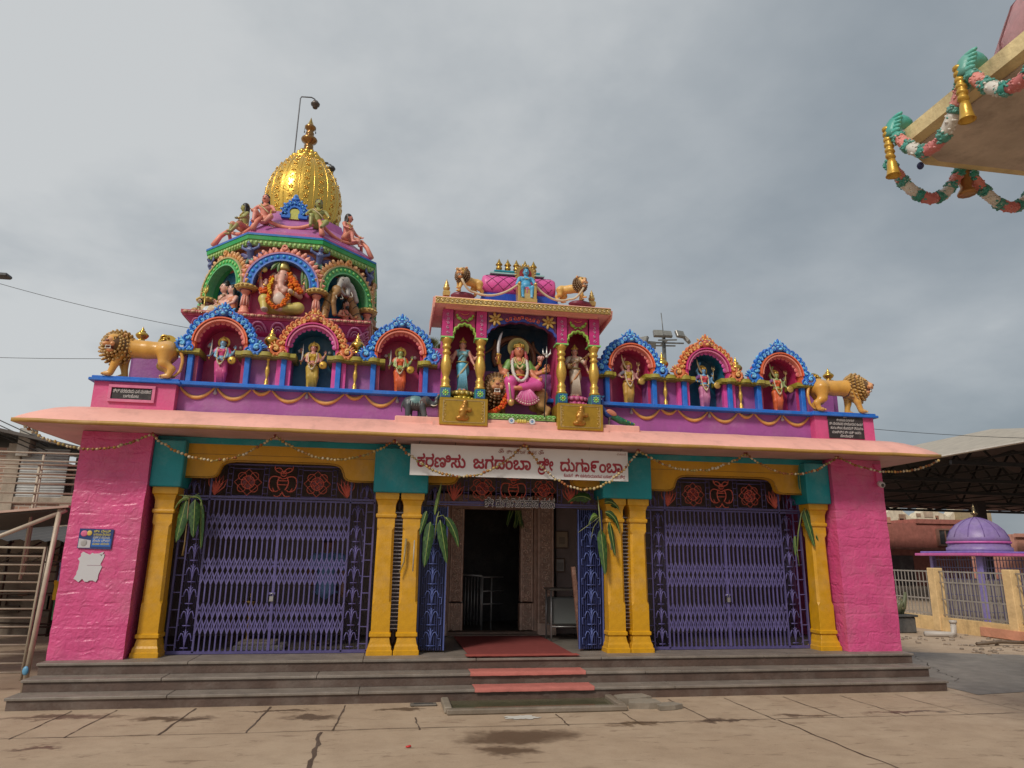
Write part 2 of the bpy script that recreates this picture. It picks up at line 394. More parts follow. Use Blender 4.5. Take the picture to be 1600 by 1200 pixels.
# ================================================================ ground
gm = bpy.data.materials.new('concrete_ground'); gm.use_nodes = True; MATS['concrete_ground'] = gm
N, L = gm.node_tree.nodes, gm.node_tree.links; B = N['Principled BSDF']
def nd(t, **kw):
    n = N.new(t)
    for k, v in kw.items(): setattr(n, k, v)
    return n
t = nd('ShaderNodeTexCoord')
def noise(sc, det=6, rough=.6, dist=0, vec=None):
    n = nd('ShaderNodeTexNoise'); n.inputs['Scale'].default_value = sc; n.inputs['Detail'].default_value = det; n.inputs['Roughness'].default_value = rough; n.inputs['Distortion'].default_value = dist
    L.new(vec or t.outputs['Object'], n.inputs['Vector']); return n
def ramp(src, a, b, lo=0, hi=1):
    n = nd('ShaderNodeMapRange'); n.inputs[1].default_value = a; n.inputs[2].default_value = b; n.inputs[3].default_value = lo; n.inputs[4].default_value = hi; L.new(src, n.inputs[0]); return n.outputs[0]
def mixn(f, a, b):
    n = nd('ShaderNodeMix', data_type='RGBA'); L.new(f, n.inputs['Factor'])
    for s_, v in (('A', a), ('B', b)):
        if isinstance(v, tuple): n.inputs[s_].default_value = (*v, 1)
        else: L.new(v, n.inputs[s_])
    return n.outputs['Result']
big = noise(.55, 5); med = noise(3.5, 7, .65); fine = noise(60, 4, .7); grit = noise(170, 2)
c = mixn(ramp(big.outputs['Fac'], .35, .65), (.37, .265, .18), (.46, .35, .25))
c = mixn(ramp(med.outputs['Fac'], .42, .72, 0, .55), c, (.26, .18, .12))
c = mixn(ramp(fine.outputs['Fac'], .35, .7, 0, .35), c, (.50, .39, .285))
dk = noise(5, 9, .72, .6); mpx = nd('ShaderNodeMapping'); mpx.inputs['Scale'].default_value = (.55, 1.7, 1); L.new(t.outputs['Object'], mpx.inputs[0]); L.new(mpx.outputs[0], dk.inputs['Vector'])
c = mixn(ramp(dk.outputs['Fac'], .57, .64, 0, .7), c, (.20, .135, .09))
# painted-in wet patches keep a shape of their own: warped blobs
wn_ = noise(2.6, 6, .62)
wv = nd('ShaderNodeVectorMath', operation='MULTIPLY_ADD'); L.new(wn_.outputs['Color'], wv.inputs[0]); wv.inputs[1].default_value = (.75, .55, 0); L.new(t.outputs['Object'], wv.inputs[2])
wn2 = noise(14, 4, .6); wv2 = nd('ShaderNodeVectorMath', operation='MULTIPLY_ADD'); L.new(wn2.outputs['Color'], wv2.inputs[0]); wv2.inputs[1].default_value = (.26, .20, 0); L.new(wv.outputs[0], wv2.inputs[2])
wet = None
for (bx, by, sx, sy) in ((-.35, -2.32, .62, .26), (-.55, -2.75, .30, .20), (-3.55, -1.25, .50, .12), (-2.25, -1.33, .38, .11), (-4.6, -1.05, .6, .10), (-4.35, -2.2, .22, .09), (1.75, -1.92, .45, .07), (2.7, -1.78, .42, .07), (-1.35, -1.05, .3, .10), (3.9, -1.75, .6, .07), (.9, -1.95, .35, .08), (-2.6, -1.0, .5, .06)):
    sb = nd('ShaderNodeVectorMath', operation='SUBTRACT'); L.new(wv2.outputs[0], sb.inputs[0]); sb.inputs[1].default_value = (bx+.50, by+.375, 0)
    dv_ = nd('ShaderNodeVectorMath', operation='DIVIDE'); L.new(sb.outputs[0], dv_.inputs[0]); dv_.inputs[1].default_value = (sx, sy, 1)
    ln = nd('ShaderNodeVectorMath', operation='LENGTH'); L.new(dv_.outputs[0], ln.inputs[0]); o_ = ramp(ln.outputs['Value'], .55, 1.05, 1, 0)
    if wet is None: wet = o_
    else:
        mxx = nd('ShaderNodeMath', operation='MAXIMUM'); L.new(wet, mxx.inputs[0]); L.new(o_, mxx.inputs[1]); wet = mxx.outputs[0]
wf = nd('ShaderNodeMath', operation='MULTIPLY'); L.new(wet, wf.inputs[0]); wf.inputs[1].default_value = .86
c = mixn(wf.outputs[0], c, (.105, .066, .042))
L.new(c, B.inputs['Base Color']); L.new(ramp(wet, 0, 1, .82, .38), B.inputs['Roughness'])
bp = nd('ShaderNodeBump'); bp.inputs['Strength'].default_value = .35; bp.inputs['Distance'].default_value = .01
ad = nd('ShaderNodeMath', operation='MULTIPLY_ADD'); L.new(med.outputs['Fac'], ad.inputs[0]); ad.inputs[1].default_value = 1.2; L.new(grit.outputs['Fac'], ad.inputs[2])
L.new(ad.outputs[0], bp.inputs['Height']); L.new(bp.outputs[0], B.inputs['Normal'])
B.inputs['Specular IOR Level'].default_value = .35
MB('concrete_ground').raw([(-400, -60, 0), (400, -60, 0), (400, 600, 0), (-400, 600, 0)], [(0, 1, 2, 3)]).build('ground', kind='structure')
# slab joints: thin dark cracked strips 4 mm above the slab
def crack(mb, a, b, w, jit=.012, n=24, z=.004, seed=0):
    rr = random.Random(seed); a = np.array(a, float); b = np.array(b, float); d = (b-a)/np.linalg.norm(b-a); nn = np.array((-d[1], d[0])); V = []
    o = 0
    for i in range(n+1):
        p = a+(b-a)*i/n; o = o*.7+rr.uniform(-jit, jit); ww = w*rr.uniform(.45, 1.25)
        V += [(*(p+nn*(o-ww/2)), z), (*(p+nn*(o+ww/2)), z)]
    mb.raw(V, [(2*i, 2*i+2, 2*i+3, 2*i+1) for i in range(n)], (.10, .065, .045))
jm = MB('stone')
crack(jm, (-5.6, -1.87), (6.6, -1.96), .011, .012, 70, seed=1)
for i, x in enumerate((-5.4, -4.65, -4.23, -3.48, -2.745, -2.0)): crack(jm, (x+.02, -.80), (x-.02, -1.9), .018 if i > 2 else .012, .006, 14, seed=10+i)
crack(jm, (-2.115, -1.95), (-2.1, -3.6), .035, .012, 20, seed=30)
for i, x in enumerate((-1.26, .15, .85, 1.6, 2.265, 3.0, 3.715, 4.44, 5.2)): crack(jm, (x, -.86 if x > 1.5 else -1.46), (x+.01, -1.96), .015 if x < 3.1 else .010, .007, 14, seed=40+i)
crack(jm, (2.30, -1.96), (2.36, -3.9), .018, .012, 24, seed=60)
crack(jm, (4.44, -1.95), (5.3, -2.6), .005, .03, 26, seed=61); crack(jm, (3.75, -1.6), (6.3, -1.45), .005, .03, 34, seed=62); crack(jm, (5.9, -.2), (7.2, 2.2), .012, .05, 30, seed=63)
jm.build('ground_joints', kind='structure')

# ================================================================ steps and platform
H = .3717; HS = H/3
RIS = (.10, .062, .048); TRD = (.215, .18, .15)
sm_ = MB('stone')
rs = random.Random(3)
for k in range(3):                       # k=0 top
    zt = H-k*HS; yf = -.2144-.2704*k; xe = 5.275+.006*k
    sm_.box(-xe+.02, xe-.02, yf+.022, yf+.30, zt-HS, zt-.03, RIS)
    x = -xe
    while x < xe-.05:
        w = rs.uniform(1.3, 2.3); x2 = min(x+w, xe)
        if xe-x2 < .5: x2 = xe
        sm_.bbox(x+.002, x2-.002, yf, yf+.29 if k else .5, zt-.03, zt+rs.uniform(-.001, .001), .006, mixc(TRD, (.20, .165, .14), rs.random()*.7)); x = x2
sm_.box(-5.26, 5.26, .1, 5.6, 0, H-.03, RIS); 
for i in range(9):
    x0 = -5.26+i*10.52/9
    for j in range(4):
        sm_.bbox(x0+.002, x0+10.52/9-.002, .502+j*1.3, .502+(j+1)*1.3-.003, H-.03, H-.001, .004, mixc((.16, .14, .12), (.11, .09, .08), rs.random()))
sm_.build('steps', kind='structure')

# ================================================================ temple hall
temple = thing('temple_hall', 'wide pink and purple painted temple hall with ochre columns, behind the granite steps', 'temple')
for sx in (-1, 1):
    x0, x1 = sorted((sx*4.485, sx*5.272)); V = []
    mb = MB('brick_paint', PINK)                         # rough plastered pillar, gridded a little so its corners waver
    rr = random.Random(5+sx); nz = 26; pv = []
    for i in range(nz+1):
        z = H-.005+(2.945-H)*i/nz; j = lambda a: rr.uniform(-a, a)*(1 if 0 < i < nz else 0)
        pv += [(x0+j(.004), 0+j(.004), z), (x1+j(.004), 0+j(.004), z), (x1, .62, z), (x0, .62, z)]
    F = [(3, 2, 1, 0), tuple(nz*4+q for q in range(4))]
    for i in range(nz):
        for q in range(4): w = (q+1) % 4; F.append((i*4+q, i*4+w, i*4+4+w, i*4+4+q))
    mb.raw(pv, F); mb.build('pillar', temple, label='rough pink end pillar with torn poster' if sx < 0 else 'rough pink end pillar with camera')
# ochre columns
def column_mesh():
    mb = MB('paint', OCHRE)
    mb.sqlathe([(z, h*.87, c_) for z, h, c_ in [(H, .178, .004), (H+.05, .178, .004), (H+.06, .165, .004), (H+.10, .16, .004), (H+.125, .145, .004), (H+.20, .128, .004), (H+.215, .15, .008), (H+.25, .15, .008), (H+.262, .13, .004),
                (H+.58, .13, .004), (H+.62, .13, .028), (1.85, .122, .03), (1.89, .126, .004), (2.0, .126, .004), (2.008, .145, .01), (2.03, .15, .012), (2.05, .145, .01), (2.058, .126, .003), (2.16, .128, .003), (2.22, .15, .004), (2.235, .168, .004), (2.312, .17, .004)]])
    return mesh_of(mb, 'column')
cm = column_mesh()
for x in (-4.30, -1.66, -1.34, 1.34, 1.66, 4.30): link(cm, 'column', temple, (x, .25, 0))
for sx in (-1, 1):
    g = MB('steel', (.42, .40, .42))
    for i in range(31): z = .66+i*.047; g.box(-.055, .055, -.006, .006, z, z+.011)
    g.box(-.062, -.055, -.008, .008, .62, 2.1); g.box(.055, .062, -.008, .008, .62, 2.1)
    g.build('ladder_grille', temple, (sx*1.5, .26, 0))
    g = MB('paint', (.045, .03, .03)); g.lathe([(.005, 2.08), (.04, 2.13), (.038, 2.18), (.015, 2.26), (.003, 2.3)], 8, sy=.3); g.build('painted_gap_shade', temple, (sx*1.5, .34, 0)); g = MB('paint', (.045, .03, .03)); g.lathe([(.004, .42), (.03, .50), (.042, .56), (.03, .62), (.004, .66)], 8, sy=.3)
    g.build('painted_gap_shade', temple, (sx*1.5, .34, 0))  # dark inserts paint in the shade of the leaf-shaped gaps between columns
# teal lintel with blocks above the columns
mb = MB('wall_paint', TEAL)
mb.box(-4.484, 4.484, .19, .55, 2.865, 2.943)
for a, b in ((-4.484, -4.12), (-1.84, -1.155), (1.155, 1.84), (4.12, 4.484)): mb.bbox(a, b, .06, .50, 2.314, 2.88, .012)
mb.build('lintel_beam', temple)
def valance(x0, x1, loc_x):
    h = (x1-x0)/2; c = []
    for a, b in ((-h, 2.448), (-h+.27, 2.448)): c.append((a, b))
    for i in range(7): a = PI*.5*i/6; c.append((-h+.30+.0+.10*math.sin(a)*.9, 2.455+.10*(1-math.cos(a))))
    for i in range(7): a = PI*.5*i/6; c.append((-h+.40+.14*(1-math.cos(a)), 2.565+.09*math.sin(a)))
    c.append((-h+.56, 2.66))
    full = c+[(-x, z) for x, z in c[::-1]]+[(h, 2.866), (-h, 2.866)]
    mb = MB('wood', OCHRE); mb.mat = 'wall_paint'; mb.prism(full, .20, .30)
    e = [(p[0], .195, p[1]) for p in full[:-2]]
    mb.tube(e, .012, 5, mixc(OCHRE, (.1, .04, .01), .45), flat=.6)
    mb.box(-h+.02, h-.02, .196, .2, 2.735, 2.741, mixc(OCHRE, BLACK, .5))
    mb.build('valance', temple, (loc_x, 0, 0))
valance(-4.12, -1.84, -2.98); valance(1.84, 4.12, 2.98); valance(-1.155, 1.155, 0)
# eave: convex hood round the front and the sides
prof = [(.0, 3.237), (.06, 3.232), (.16, 3.205), (.26, 3.165), (.36, 3.108), (.44, 3.055), (.50, 3.01), (.537, 2.972)]
def hood(prof, mb, col=None):
    V = []; n = 0; rr = random.Random(2)
    def ring(o, z):
        out = []; x = 5.25+o; y0 = .07-o*(.61/.537); y1 = 5.6
        for i in range(9): out.append((-x, y1+(y0-y1)*i/8, z))
        for i in range(1, 48): out.append((-x+2*x*i/48, y0, z+.0025*math.sin(i*1.7)+rr.uniform(-.0018, .0018)))
        for i in range(9): out.append((x, y0+(y1-y0)*i/8, z))
        return out
    R_ = [ring(*p) for p in prof]; m = len(R_[0])
    for q in R_: V += q
    F = [(i*m+j, i*m+m+j, i*m+m+j+1, i*m+j+1) for i in range(len(R_)-1) for j in range(m-1)]
    return mb.raw(V, F, col, None, True)
MATS['eave_paint'] = mat('eave_paint', PEACH, rough=.6, var=.16, vscale=1.3, bump=.5, bscale=9, grime=.30)
eave = hood(prof, MB('eave_paint', PEACH)).build('roof_eave', temple)
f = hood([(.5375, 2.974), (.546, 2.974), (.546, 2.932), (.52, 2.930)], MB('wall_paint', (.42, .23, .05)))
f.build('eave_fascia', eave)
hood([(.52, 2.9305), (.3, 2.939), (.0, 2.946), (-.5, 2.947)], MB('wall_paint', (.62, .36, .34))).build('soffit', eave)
MB('rough_wall', (.3, .27, .25)).box(-5.2, 5.2, .56, 5.6, 3.0, 3.22).build('roof_slab', temple)
# parapet
NC = (-3.85, -2.72, -1.59, 1.59, 2.72, 3.85); PW = .12
pm = MB('wall_paint', PURP)
pm.box(-4.31, 4.31, PW, .5, 3.19, 3.562)
piers = ((-4.30, -4.11), (-3.59, -2.98), (-2.46, -1.85), (-1.33, 1.33), (1.85, 2.46), (2.98, 3.59), (4.11, 4.30))
for a, b in piers:
    pm.box(a, b, PW+.02, .5, 3.562, 3.985, mixc(PURP, DPURP, .35))  # recessed bays mixed darker: shade painted into the same purple
    if a > -1.2 or b < 1.2 or True:
        for q in (a, b-.05):
            if abs(q) > 1.4 or True: pm.box(q, q+.05, PW-.01, PW+.02, 3.614, 3.98, PURP)
pm.box(-1.4, 1.4, .42, .5, 3.98, 4.35)
for sx in (-1, 1):
    a, b = sorted((sx*4.30, sx*5.06)); pm.box(a, b, .62, .74, 3.60, 4.07, mixc(PURP, DPURP, .4))
pm.build('parapet_wall', temple)
pk = MB('paint', BLUE)
pk.bbox(-4.31, 4.31, -.005, .34, 3.562, 3.614, .008); pk.build('ledge', temple)
for sx in (-1, 1):
    a, b = sorted((sx*4.30, sx*5.235)); mb = MB('wall_paint', PINK); mb.box(a, b, 0, 1.0, 3.20, 3.56)
    p = mb.build('pedestal', temple)
    mb = MB('paint', BLUE); mb.bbox(a-.055, b+.055, -.055, 1.05, 3.556, 3.592, .006); mb.bbox(a-.03, b+.03, -.03, 1.03, 3.592, 3.622, .006); mb.build('pedestal_cap', p)
# pilasters, pink jamb strips, balusters, coping
pil = mesh_of(MB('paint', BLUE).bbox(-.033, .033, PW-.075, PW+.03, 3.612, 3.985, .006), 'pilaster')
jam = mesh_of(MB('paint', HOTP).box(-.028, .028, PW-.03, PW+.03, 3.613, 3.982), 'jamb_strip')
for c0 in NC:
    for s_ in (-1, 1):
        link(pil, 'pilaster', temple, (c0+s_*.342, 0, 0))
        if abs(abs(c0)-2.72) < .01:
            link(jam, 'jamb_strip', temple, (c0+s_*.285, 0, 0)); link(jam, 'jamb_strip', temple, (c0+s_*.408, 0, 0))
bal = MB('gold_paint', GOLD).lathe([(.034, 0), (.034, .02), (.024, .03), (.03, .06), (.016, .085), (.014, .11), (.03, .19), (.026, .23), (.014, .28), (.02, .30), (.014, .315), (.022, .35), (.034, .365), (.034, .375)], 12)
balm = mesh_of(bal, 'baluster')
pot_prof = [(.085, 0), (.09, .012), (.05, .03), (.045, .055), (.075, .08), (.098, .12), (.102, .145), (.075, .185), (.038, .20), (.05, .215), (.046, .23), (.02, .24), (.026, .262), (.012, .29), (.004, .315), (0.001, .33)]
pot = mesh_of(MB('brass', (.66, .42, .09)).lathe([(r*.92, z*.95) for r, z in pot_prof], 18), 'pot_finial')
cush = mesh_of(MB('paint', (.13, .035, .14)).lathe([(.085, 0), (.115, .02), (.11, .05), (.07, .085)], 16), 'finial_cushion')
for x in (-3.26, -2.16, 2.10, 3.23):
    link(balm, 'baluster', temple, (x, PW-.035, 3.614)); link(cush, 'finial_cushion', temple, (x, PW+.05, 4.045)); link(pot, 'pot_finial', temple, (x, PW+.05, 4.11))
for x in (-5.07, 5.16): MB('wall_paint', DPURP).box(x-.07, x+.07, .76, .90, 3.62, 4.315).build('finial_post', temple); link(pot, 'pot_finial', temple, (x, .83, 4.315)).scale = (.9, .9, .70)
for x, s_ in ((-4.72, 1), (4.87, -1)): mb = MB('brass', (.66, .42, .09)); mb.ringarc(x-s_*.0, 4.29, .001, .13, .78, .88, .1, PI-.1, 12); mb.box(x-.12, x+.12, .79, .87, 3.62, 4.30, DPURP, 'wall_paint'); mb.curl((x-s_*.05, .77, 4.36), .06, 0, 1.1, s_, .25, y=.77); mb.build('curled_finial', temple)
def coping(a, b, bumps):
    cop = MB('paint', OLIVE)
    xs = np.linspace(a, b, max(8, int((b-a)*60))); fr = []
    for x in xs:
        y = -.005
        for q in bumps:
            y = min(y, .05-.10*max(0, 1-abs((x-q)/.10)**3) if abs(x-q) < .10 else 9)
        fr.append((x, y))
    poly = fr+[(b, .46), (a, .46)]
    cop.prism(poly, 3.985, 4.018, plane='xy'); poly2 = [(x, y+.016) for x, y in fr]+[(b, .45), (a, .45)]
    cop.prism(poly2, 4.019, 4.040, plane='xy'); cop.prism([(x, y+.022) for x, y in fr]+[(b, .45), (a, .45)], 3.968, 3.984, mixc(OLIVE, BLACK, .35), plane='xy'); cop.build('coping', temple)
coping(-4.36, -4.08, ()); coping(4.08, 4.36, ())
for s_ in (-1, 1):
    for q0, bal_ in ((2.155, 2.13), (3.285, 3.245)):
        a, b = sorted((s_*(q0-.37), s_*(q0+.37))); c0 = (a+b)/2; coping(a, b, (c0-.225, c0, c0+.225))
    a, b = sorted((s_*1.1, s_*1.36)); coping(a, b, (s_*1.25,))
# niches
def niche_meshes(inner, band, rim):
    mb = MB('paint', inner)
    half = [(.33*math.cos(PI*i/18), .155+.34*math.sin(PI*i/18)) for i in range(19)]
    mb.prism([(-.33, -.36)]+[(.33, -.36)]+half, .345, .40)                          # back panel
    for s_ in (-1, 1): mb.prism([(s_*.262, -.36), (s_*.30, -.36), (s_*.30, .155), (s_*.262, .155)], .102, .35)
    mb.ringarc(0, .155, .262, .305, .06, .346, n=24, col=inner)
    mb.ringarc(0, .155, .296, .335, .0, .30, n=28, col=band); mb.ringarc(0, .155, .285, .305, -.02, .05, n=28, col=mixc(band, WHITE, .18)); mb.ringarc(0, .155, .318, .335, -.035, .02, n=28, col=band)
    for s_ in (-1, 1):
        mb.box(min(s_*.296, s_*.335), max(s_*.296, s_*.335), 0.0, .3, .04, .155, band)
    for i in range(13):                                                            # scalloped inner rim
        a = PI*(i+.5)/13; mb.ell((.282*math.cos(a), .045, .155+.282*math.sin(a)), (.038, .012, .038), rim, nu=10, nv=5)
    return mesh_of(mb, 'niche')
def crest_mesh(base, hi, dark):
    mb = MB('paint', base); rr = random.Random(11)
    mb.ringarc(0, .155, .334, .395, .05, .15, a0=.12, a1=PI-.12, n=26, col=dark)
    for i in range(17):
        a = PI*(8+164*i/16)/180
        if abs(a-PI/2) < .2: continue
        ca, sa = math.cos(a), math.sin(a); fl = 1 if ca < 0 else -1; s_ = .047+.005*rr.random()
        mb.curl((.385*ca, .02, .155+.385*sa), s_, a-fl*.6, 1.1, fl, .30, base, hi, y=.02)
        Rm = rotm('Y', PI/2-a); mb.ell((.412*ca, .05, .155+.412*sa), (.036, .04, .040), hi if i % 3 == 1 else base, R=Rm, nu=8, nv=6)
        mb.ell((.352*ca, .015, .155+.352*sa), (.022, .02, .022), mixc(base, hi, .5), nu=6, nv=4)
    z0 = .155+.40                                                                     # top mask with curls
    mb.ell((0, .03, z0), (.075, .06, .07), dark); mb.ell((0, -.02, z0-.015), (.03, .03, .022), hi)
    for s_ in (-1, 1):
        mb.ell((s_*.034, -.015, z0+.02), (.018, .018, .016), hi, nu=7, nv=5)
        mb.curl((s_*.085, .02, z0+.0), .05, PI/2, 1.2, -s_, .30, base, hi, y=.02); mb.curl((s_*.05, .02, z0+.075), .034, -PI/2, 1.1, s_, .30, base, hi, y=.02)
        mb.ell((s_*.03, .04, z0+.105), (.014, .02, .04), hi, R=rotm('Y', s_*.35), nu=6, nv=5); mb.ell((s_*.105, .04, z0+.06), (.014, .02, .036), hi, R=rotm('Y', s_*.8), nu=6, nv=5)
        mb.curl((s_*.135, .02, z0-.065), .04, PI/2, 1.2, -s_, .3, base, hi, y=.02)
    mb.ell((0, .04, z0+.115), (.02, .022, .05), base, nu=7, nv=5); mb.ell((0, .03, z0+.06), (.022, .02, .03), hi, nu=7, nv=5)
    for s_ in (-1, 1):                                                                # makara heads at the springing
        cx, cz = s_*.43, .115
        mb.ell((s_*.375, .05, .105), (.07, .07, .075), base); mb.curl((cx+s_*.02, .0, cz+.0), .085, PI if s_ > 0 else 0, 1.2, s_, .26, base, hi, y=.0, n=7)
        mb.curl((s_*.40, .0, cz+.085), .05, -PI/2, 1.15, s_, .28, base, hi, y=.01); mb.curl((s_*.345, -.01, .065), .042, PI/2, 1.1, s_, .28, base, hi, y=-.01)
        for j in range(5):
            a = (.15+.32*j) if s_ > 0 else PI-(.15+.32*j)
            mb.ell((cx+.092*math.cos(a), .04, cz+.092*math.sin(a)), (.014, .022, .038), hi if j % 2 else base, R=rotm('Y', PI/2-a), nu=6, nv=5)
        for j in range(4): mb.ell((s_*(.33+.045*j), .0, .045-.003*j), (.022, .03, .02), mixc(base, hi, .4), nu=6, nv=4)
    return mesh_of(mb, 'niche_crest')
nA = niche_meshes(MAG, ORANGE, mixc(MAG, SALMON, .5)); nB = niche_meshes(TBLUE, (.62, .045, .22), mixc(HOTP, PURP, .5))
cA = crest_mesh(BLUE, LBLUE, (.006, .07, .33)); cB = crest_mesh((.62, .16, .05), (.75, .42, .12), (.42, .07, .05))
blb = mesh_of(MB('plastic', (.75, .68, .66)).ell((0, -.03, 0), (.024, .032, .024)).lathe([(.018, 0), (.016, .02)], 8, (0, .0, -.01), (.3, .2, .2)), 'bulb')
for i, c0 in enumerate(NC):
    a = abs(abs(c0)-2.72) > .01
    n_ = link(nA if a else nB, 'niche', temple, (c0, 0, 3.975))
    link(cA if a else cB, 'niche_crest', n_, (0, 0, 0))
    for s_ in (-1, 1): link(blb, 'bulb', n_, (s_*.195, .31, .18))
# swag relief on the parapet
P_ = (4.31, 3.865, 3.43, 3.195, 2.75, 2.275, 2.03, 1.60, 1.2)
for s_ in (-1, 1):
    for i in range(len(P_)-1):
        a, b = P_[i], P_[i+1]; d = .155 if a-b > .3 else .075
        if i == len(P_)-2: continue
        SW = MB('paint', (.74, .36, .10)); pts = sag((s_*a, PW-.006, 3.585), (s_*b, PW-.006, 3.585), d, 16); k = len(pts)
        SW.tube(pts, [.010+.016*math.sin(PI*j/(k-1)) for j in range(k)], 7); SW.build('swag_relief', temple)
    for a in P_[:-1]: SW = MB('paint'); SW.ell((s_*a, PW-.01, 3.58), (.022, .02, .022), (.42, .33, .36), nu=8, nv=5); (SW.lathe([(.006, .0), (.012, -.03), (.026, -.075), (.012, -.09)], 8, (s_*a, PW-.012, 3.565), (.40, .36, .40)) if a in (3.865, 2.75, 1.60) else 0); SW.build('swag_knot', temple)
# side and rear walls, hall interior
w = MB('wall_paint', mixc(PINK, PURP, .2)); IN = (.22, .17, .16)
for s_ in (-1, 1):
    a, b = sorted((s_*5.15, s_*5.25)); w.box(a, b, .6, 5.6, H, 3.0)
w.box(-5.25, 5.25, 5.5, 5.6, 0, 3.0); w.build('side_walls', temple)
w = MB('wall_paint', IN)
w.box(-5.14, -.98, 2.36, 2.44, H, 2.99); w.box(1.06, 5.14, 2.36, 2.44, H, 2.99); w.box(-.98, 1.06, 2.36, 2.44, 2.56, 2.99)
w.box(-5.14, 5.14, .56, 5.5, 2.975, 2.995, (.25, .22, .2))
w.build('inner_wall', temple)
# carved door surround
fr = MB('wood', (.42, .265, .20)); C2 = (.70, .50, .40); rr = random.Random(4)
def carved(x0, x1, z0, z1, y):
    fr.bbox(x0, x1, y, 2.37, z0, z1, .012); fr.box(x0+.015, x0+.03, y-.012, y, z0, z1, C2); fr.box(x1-.03, x1-.015, y-.012, y, z0, z1, C2)
    w = x1-x0; 
    if w < z1-z0:
        n = int((z1-z0)/.085)
        for i in range(n):
            z = z0+(i+.5)*(z1-z0)/n; fl = 1 if i % 2 else -1
            fr.curl(((x0+x1)/2+fl*.018, y, z), .042, rr.random()*6, 1.2, fl, .22, C2, mixc(C2, (.4, .3, .22), .35), y=y-.004, n=5)
            for q in (-1, 1): fr.ell(((x0+x1)/2+q*.055, y, z+.03), (.014, .012, .02), C2, nu=6, nv=4)
    else:
        n = int(w/.09)
        for i in range(n): fr.curl((x0+(i+.5)*w/n, y, (z0+z1)/2), min(.04, (z1-z0)*.36), 0, 1.2, 1 if i % 2 else -1, .22, C2, y=y-.004, n=5)
carved(-.67, -.455, .86, 2.27, 2.24); carved(-.68, -.445, .44, .84, 2.22); carved(.445, .655, .86, 2.27, 2.24); carved(.435, .665, .44, .84, 2.22)
fr.box(-.70, -.67, 2.2, 2.36, .43, 2.5); fr.box(.655, .70, 2.2, 2.36, .43, 2.5); carved(-.67, .655, 2.27, 2.50, 2.24); carved(.70, .97, .55, 2.5, 2.14); carved(-.96, -.70, .55, 2.5, 2.14)
fr.box(.70, .99, 2.10, 2.36, .38, .55, C2); fr.box(-.98, -.70, 2.10, 2.36, .38, .55, C2)
fr.bbox(-.75, .80, 2.15, 2.40, H, .43, .008, (.19, .12, .09)); fr.bbox(-.70, .72, 2.02, 2.2, H, .395, .006, (.22, .15, .12))
fr.build('door_frame', temple)
rm = MB('wall_paint', (.03, .026, .026)); rm.box(-1.0, -.94, 2.44, 5.4, H, 2.97); rm.box(1.0, 1.06, 2.44, 5.4, H, 2.97); rm.box(-.94, 1.0, 4.6, 4.66, H, 2.97); rm.build('sanctum_wall', temple)  # near-black walls: the doorway's darkness is put into their colour
# ================================================================ lettering: real glyph outlines, filled by winding number
def glyphs(text, bold=0.0):
    cu = bpy.data.curves.new('tmp', 'FONT'); cu.body = text; cu.size = 1
    o = bpy.data.objects.new('tmp', cu); COL.objects.link(o); bpy.context.view_layer.update()
    c2 = o.to_curve(bpy.context.evaluated_depsgraph_get()); P = []
    for sp in c2.splines:
        bp_ = sp.bezier_points; n = len(bp_); pts = []
        if n:
            for i in range(n):
                a, b = bp_[i], bp_[(i+1) % n]; q = geometry.interpolate_bezier(a.co, a.handle_right, b.handle_left, b.co, 5)
                pts += [(v.x, v.y) for v in q[:-1]]
        else: pts = [(v.co.x, v.co.y) for v in sp.points]
        out = []
        for v in pts:
            if not out or (v[0]-out[-1][0])**2+(v[1]-out[-1][1])**2 > 4e-6: out.append(v)
        if len(out) > 2 and (out[0][0]-out[-1][0])**2+(out[0][1]-out[-1][1])**2 < 4e-6: out.pop()
        if len(out) < 3: continue
        if bold:
            A = np.array(out); d = np.roll(A, -1, 0)-np.roll(A, 1, 0); d /= np.linalg.norm(d, axis=1)[:, None]+1e-9
            A = A+np.stack([-d[:, 1], d[:, 0]], 1)*bold; out = [tuple(v) for v in A]
        P.append(out)
    o.to_curve_clear(); bpy.data.objects.remove(o); bpy.data.curves.remove(cu)
    return P
def fill(P):
    vs = [Vector(v) for q in P for v in q]; ed = []; n = 0
    for q in P: ed += [(n+i, n+(i+1) % len(q)) for i in range(len(q))]; n += len(q)
    ov, oe, of, *_ = geometry.delaunay_2d_cdt(vs, ed, [], 0, 1e-5)
    V = np.array([(v.x, v.y) for v in ov]); F = np.array([f for f in of if len(f) == 3]); ct = V[F].mean(1); w = np.zeros(len(ct))
    for q in P:
        A = np.array(q); Bq = np.roll(A, -1, 0)
        for i in range(0, len(ct), 400):
            c_ = ct[i:i+400]; x, y = c_[:, 0:1], c_[:, 1:2]
            upw = (A[:, 1] <= y) & (Bq[:, 1] > y); dn = (A[:, 1] > y) & (Bq[:, 1] <= y)
            cr = (Bq[:, 0]-A[:, 0])*(y-A[:, 1])-(x-A[:, 0])*(Bq[:, 1]-A[:, 1])
            w[i:i+400] += (upw & (cr > 0)).sum(1)-(dn & (cr < 0)).sum(1)
    return V, F[np.abs(w) > .5]
_gc = {}
def write(mb, text, x0, x1, zb, size, y, col, bold=0, m='plastic', hook=None):
    """text on a plane facing -y, fitted between x0 and x1, baseline zb, size = height scale"""
    if (text, bold) not in _gc:
        P = glyphs(text, bold)
        if hook: P = P+hook(P)
        _gc[(text, bold)] = fill(P)
    V, F = _gc[(text, bold)]
    a, b = V[:, 0].min(), V[:, 0].max(); X = x0+(V[:, 0]-a)*(x1-x0)/(b-a)
    mb.raw(np.stack([X, np.full(len(X), y), zb+V[:, 1]*size], 1), [tuple(f) for f in F], col, m)

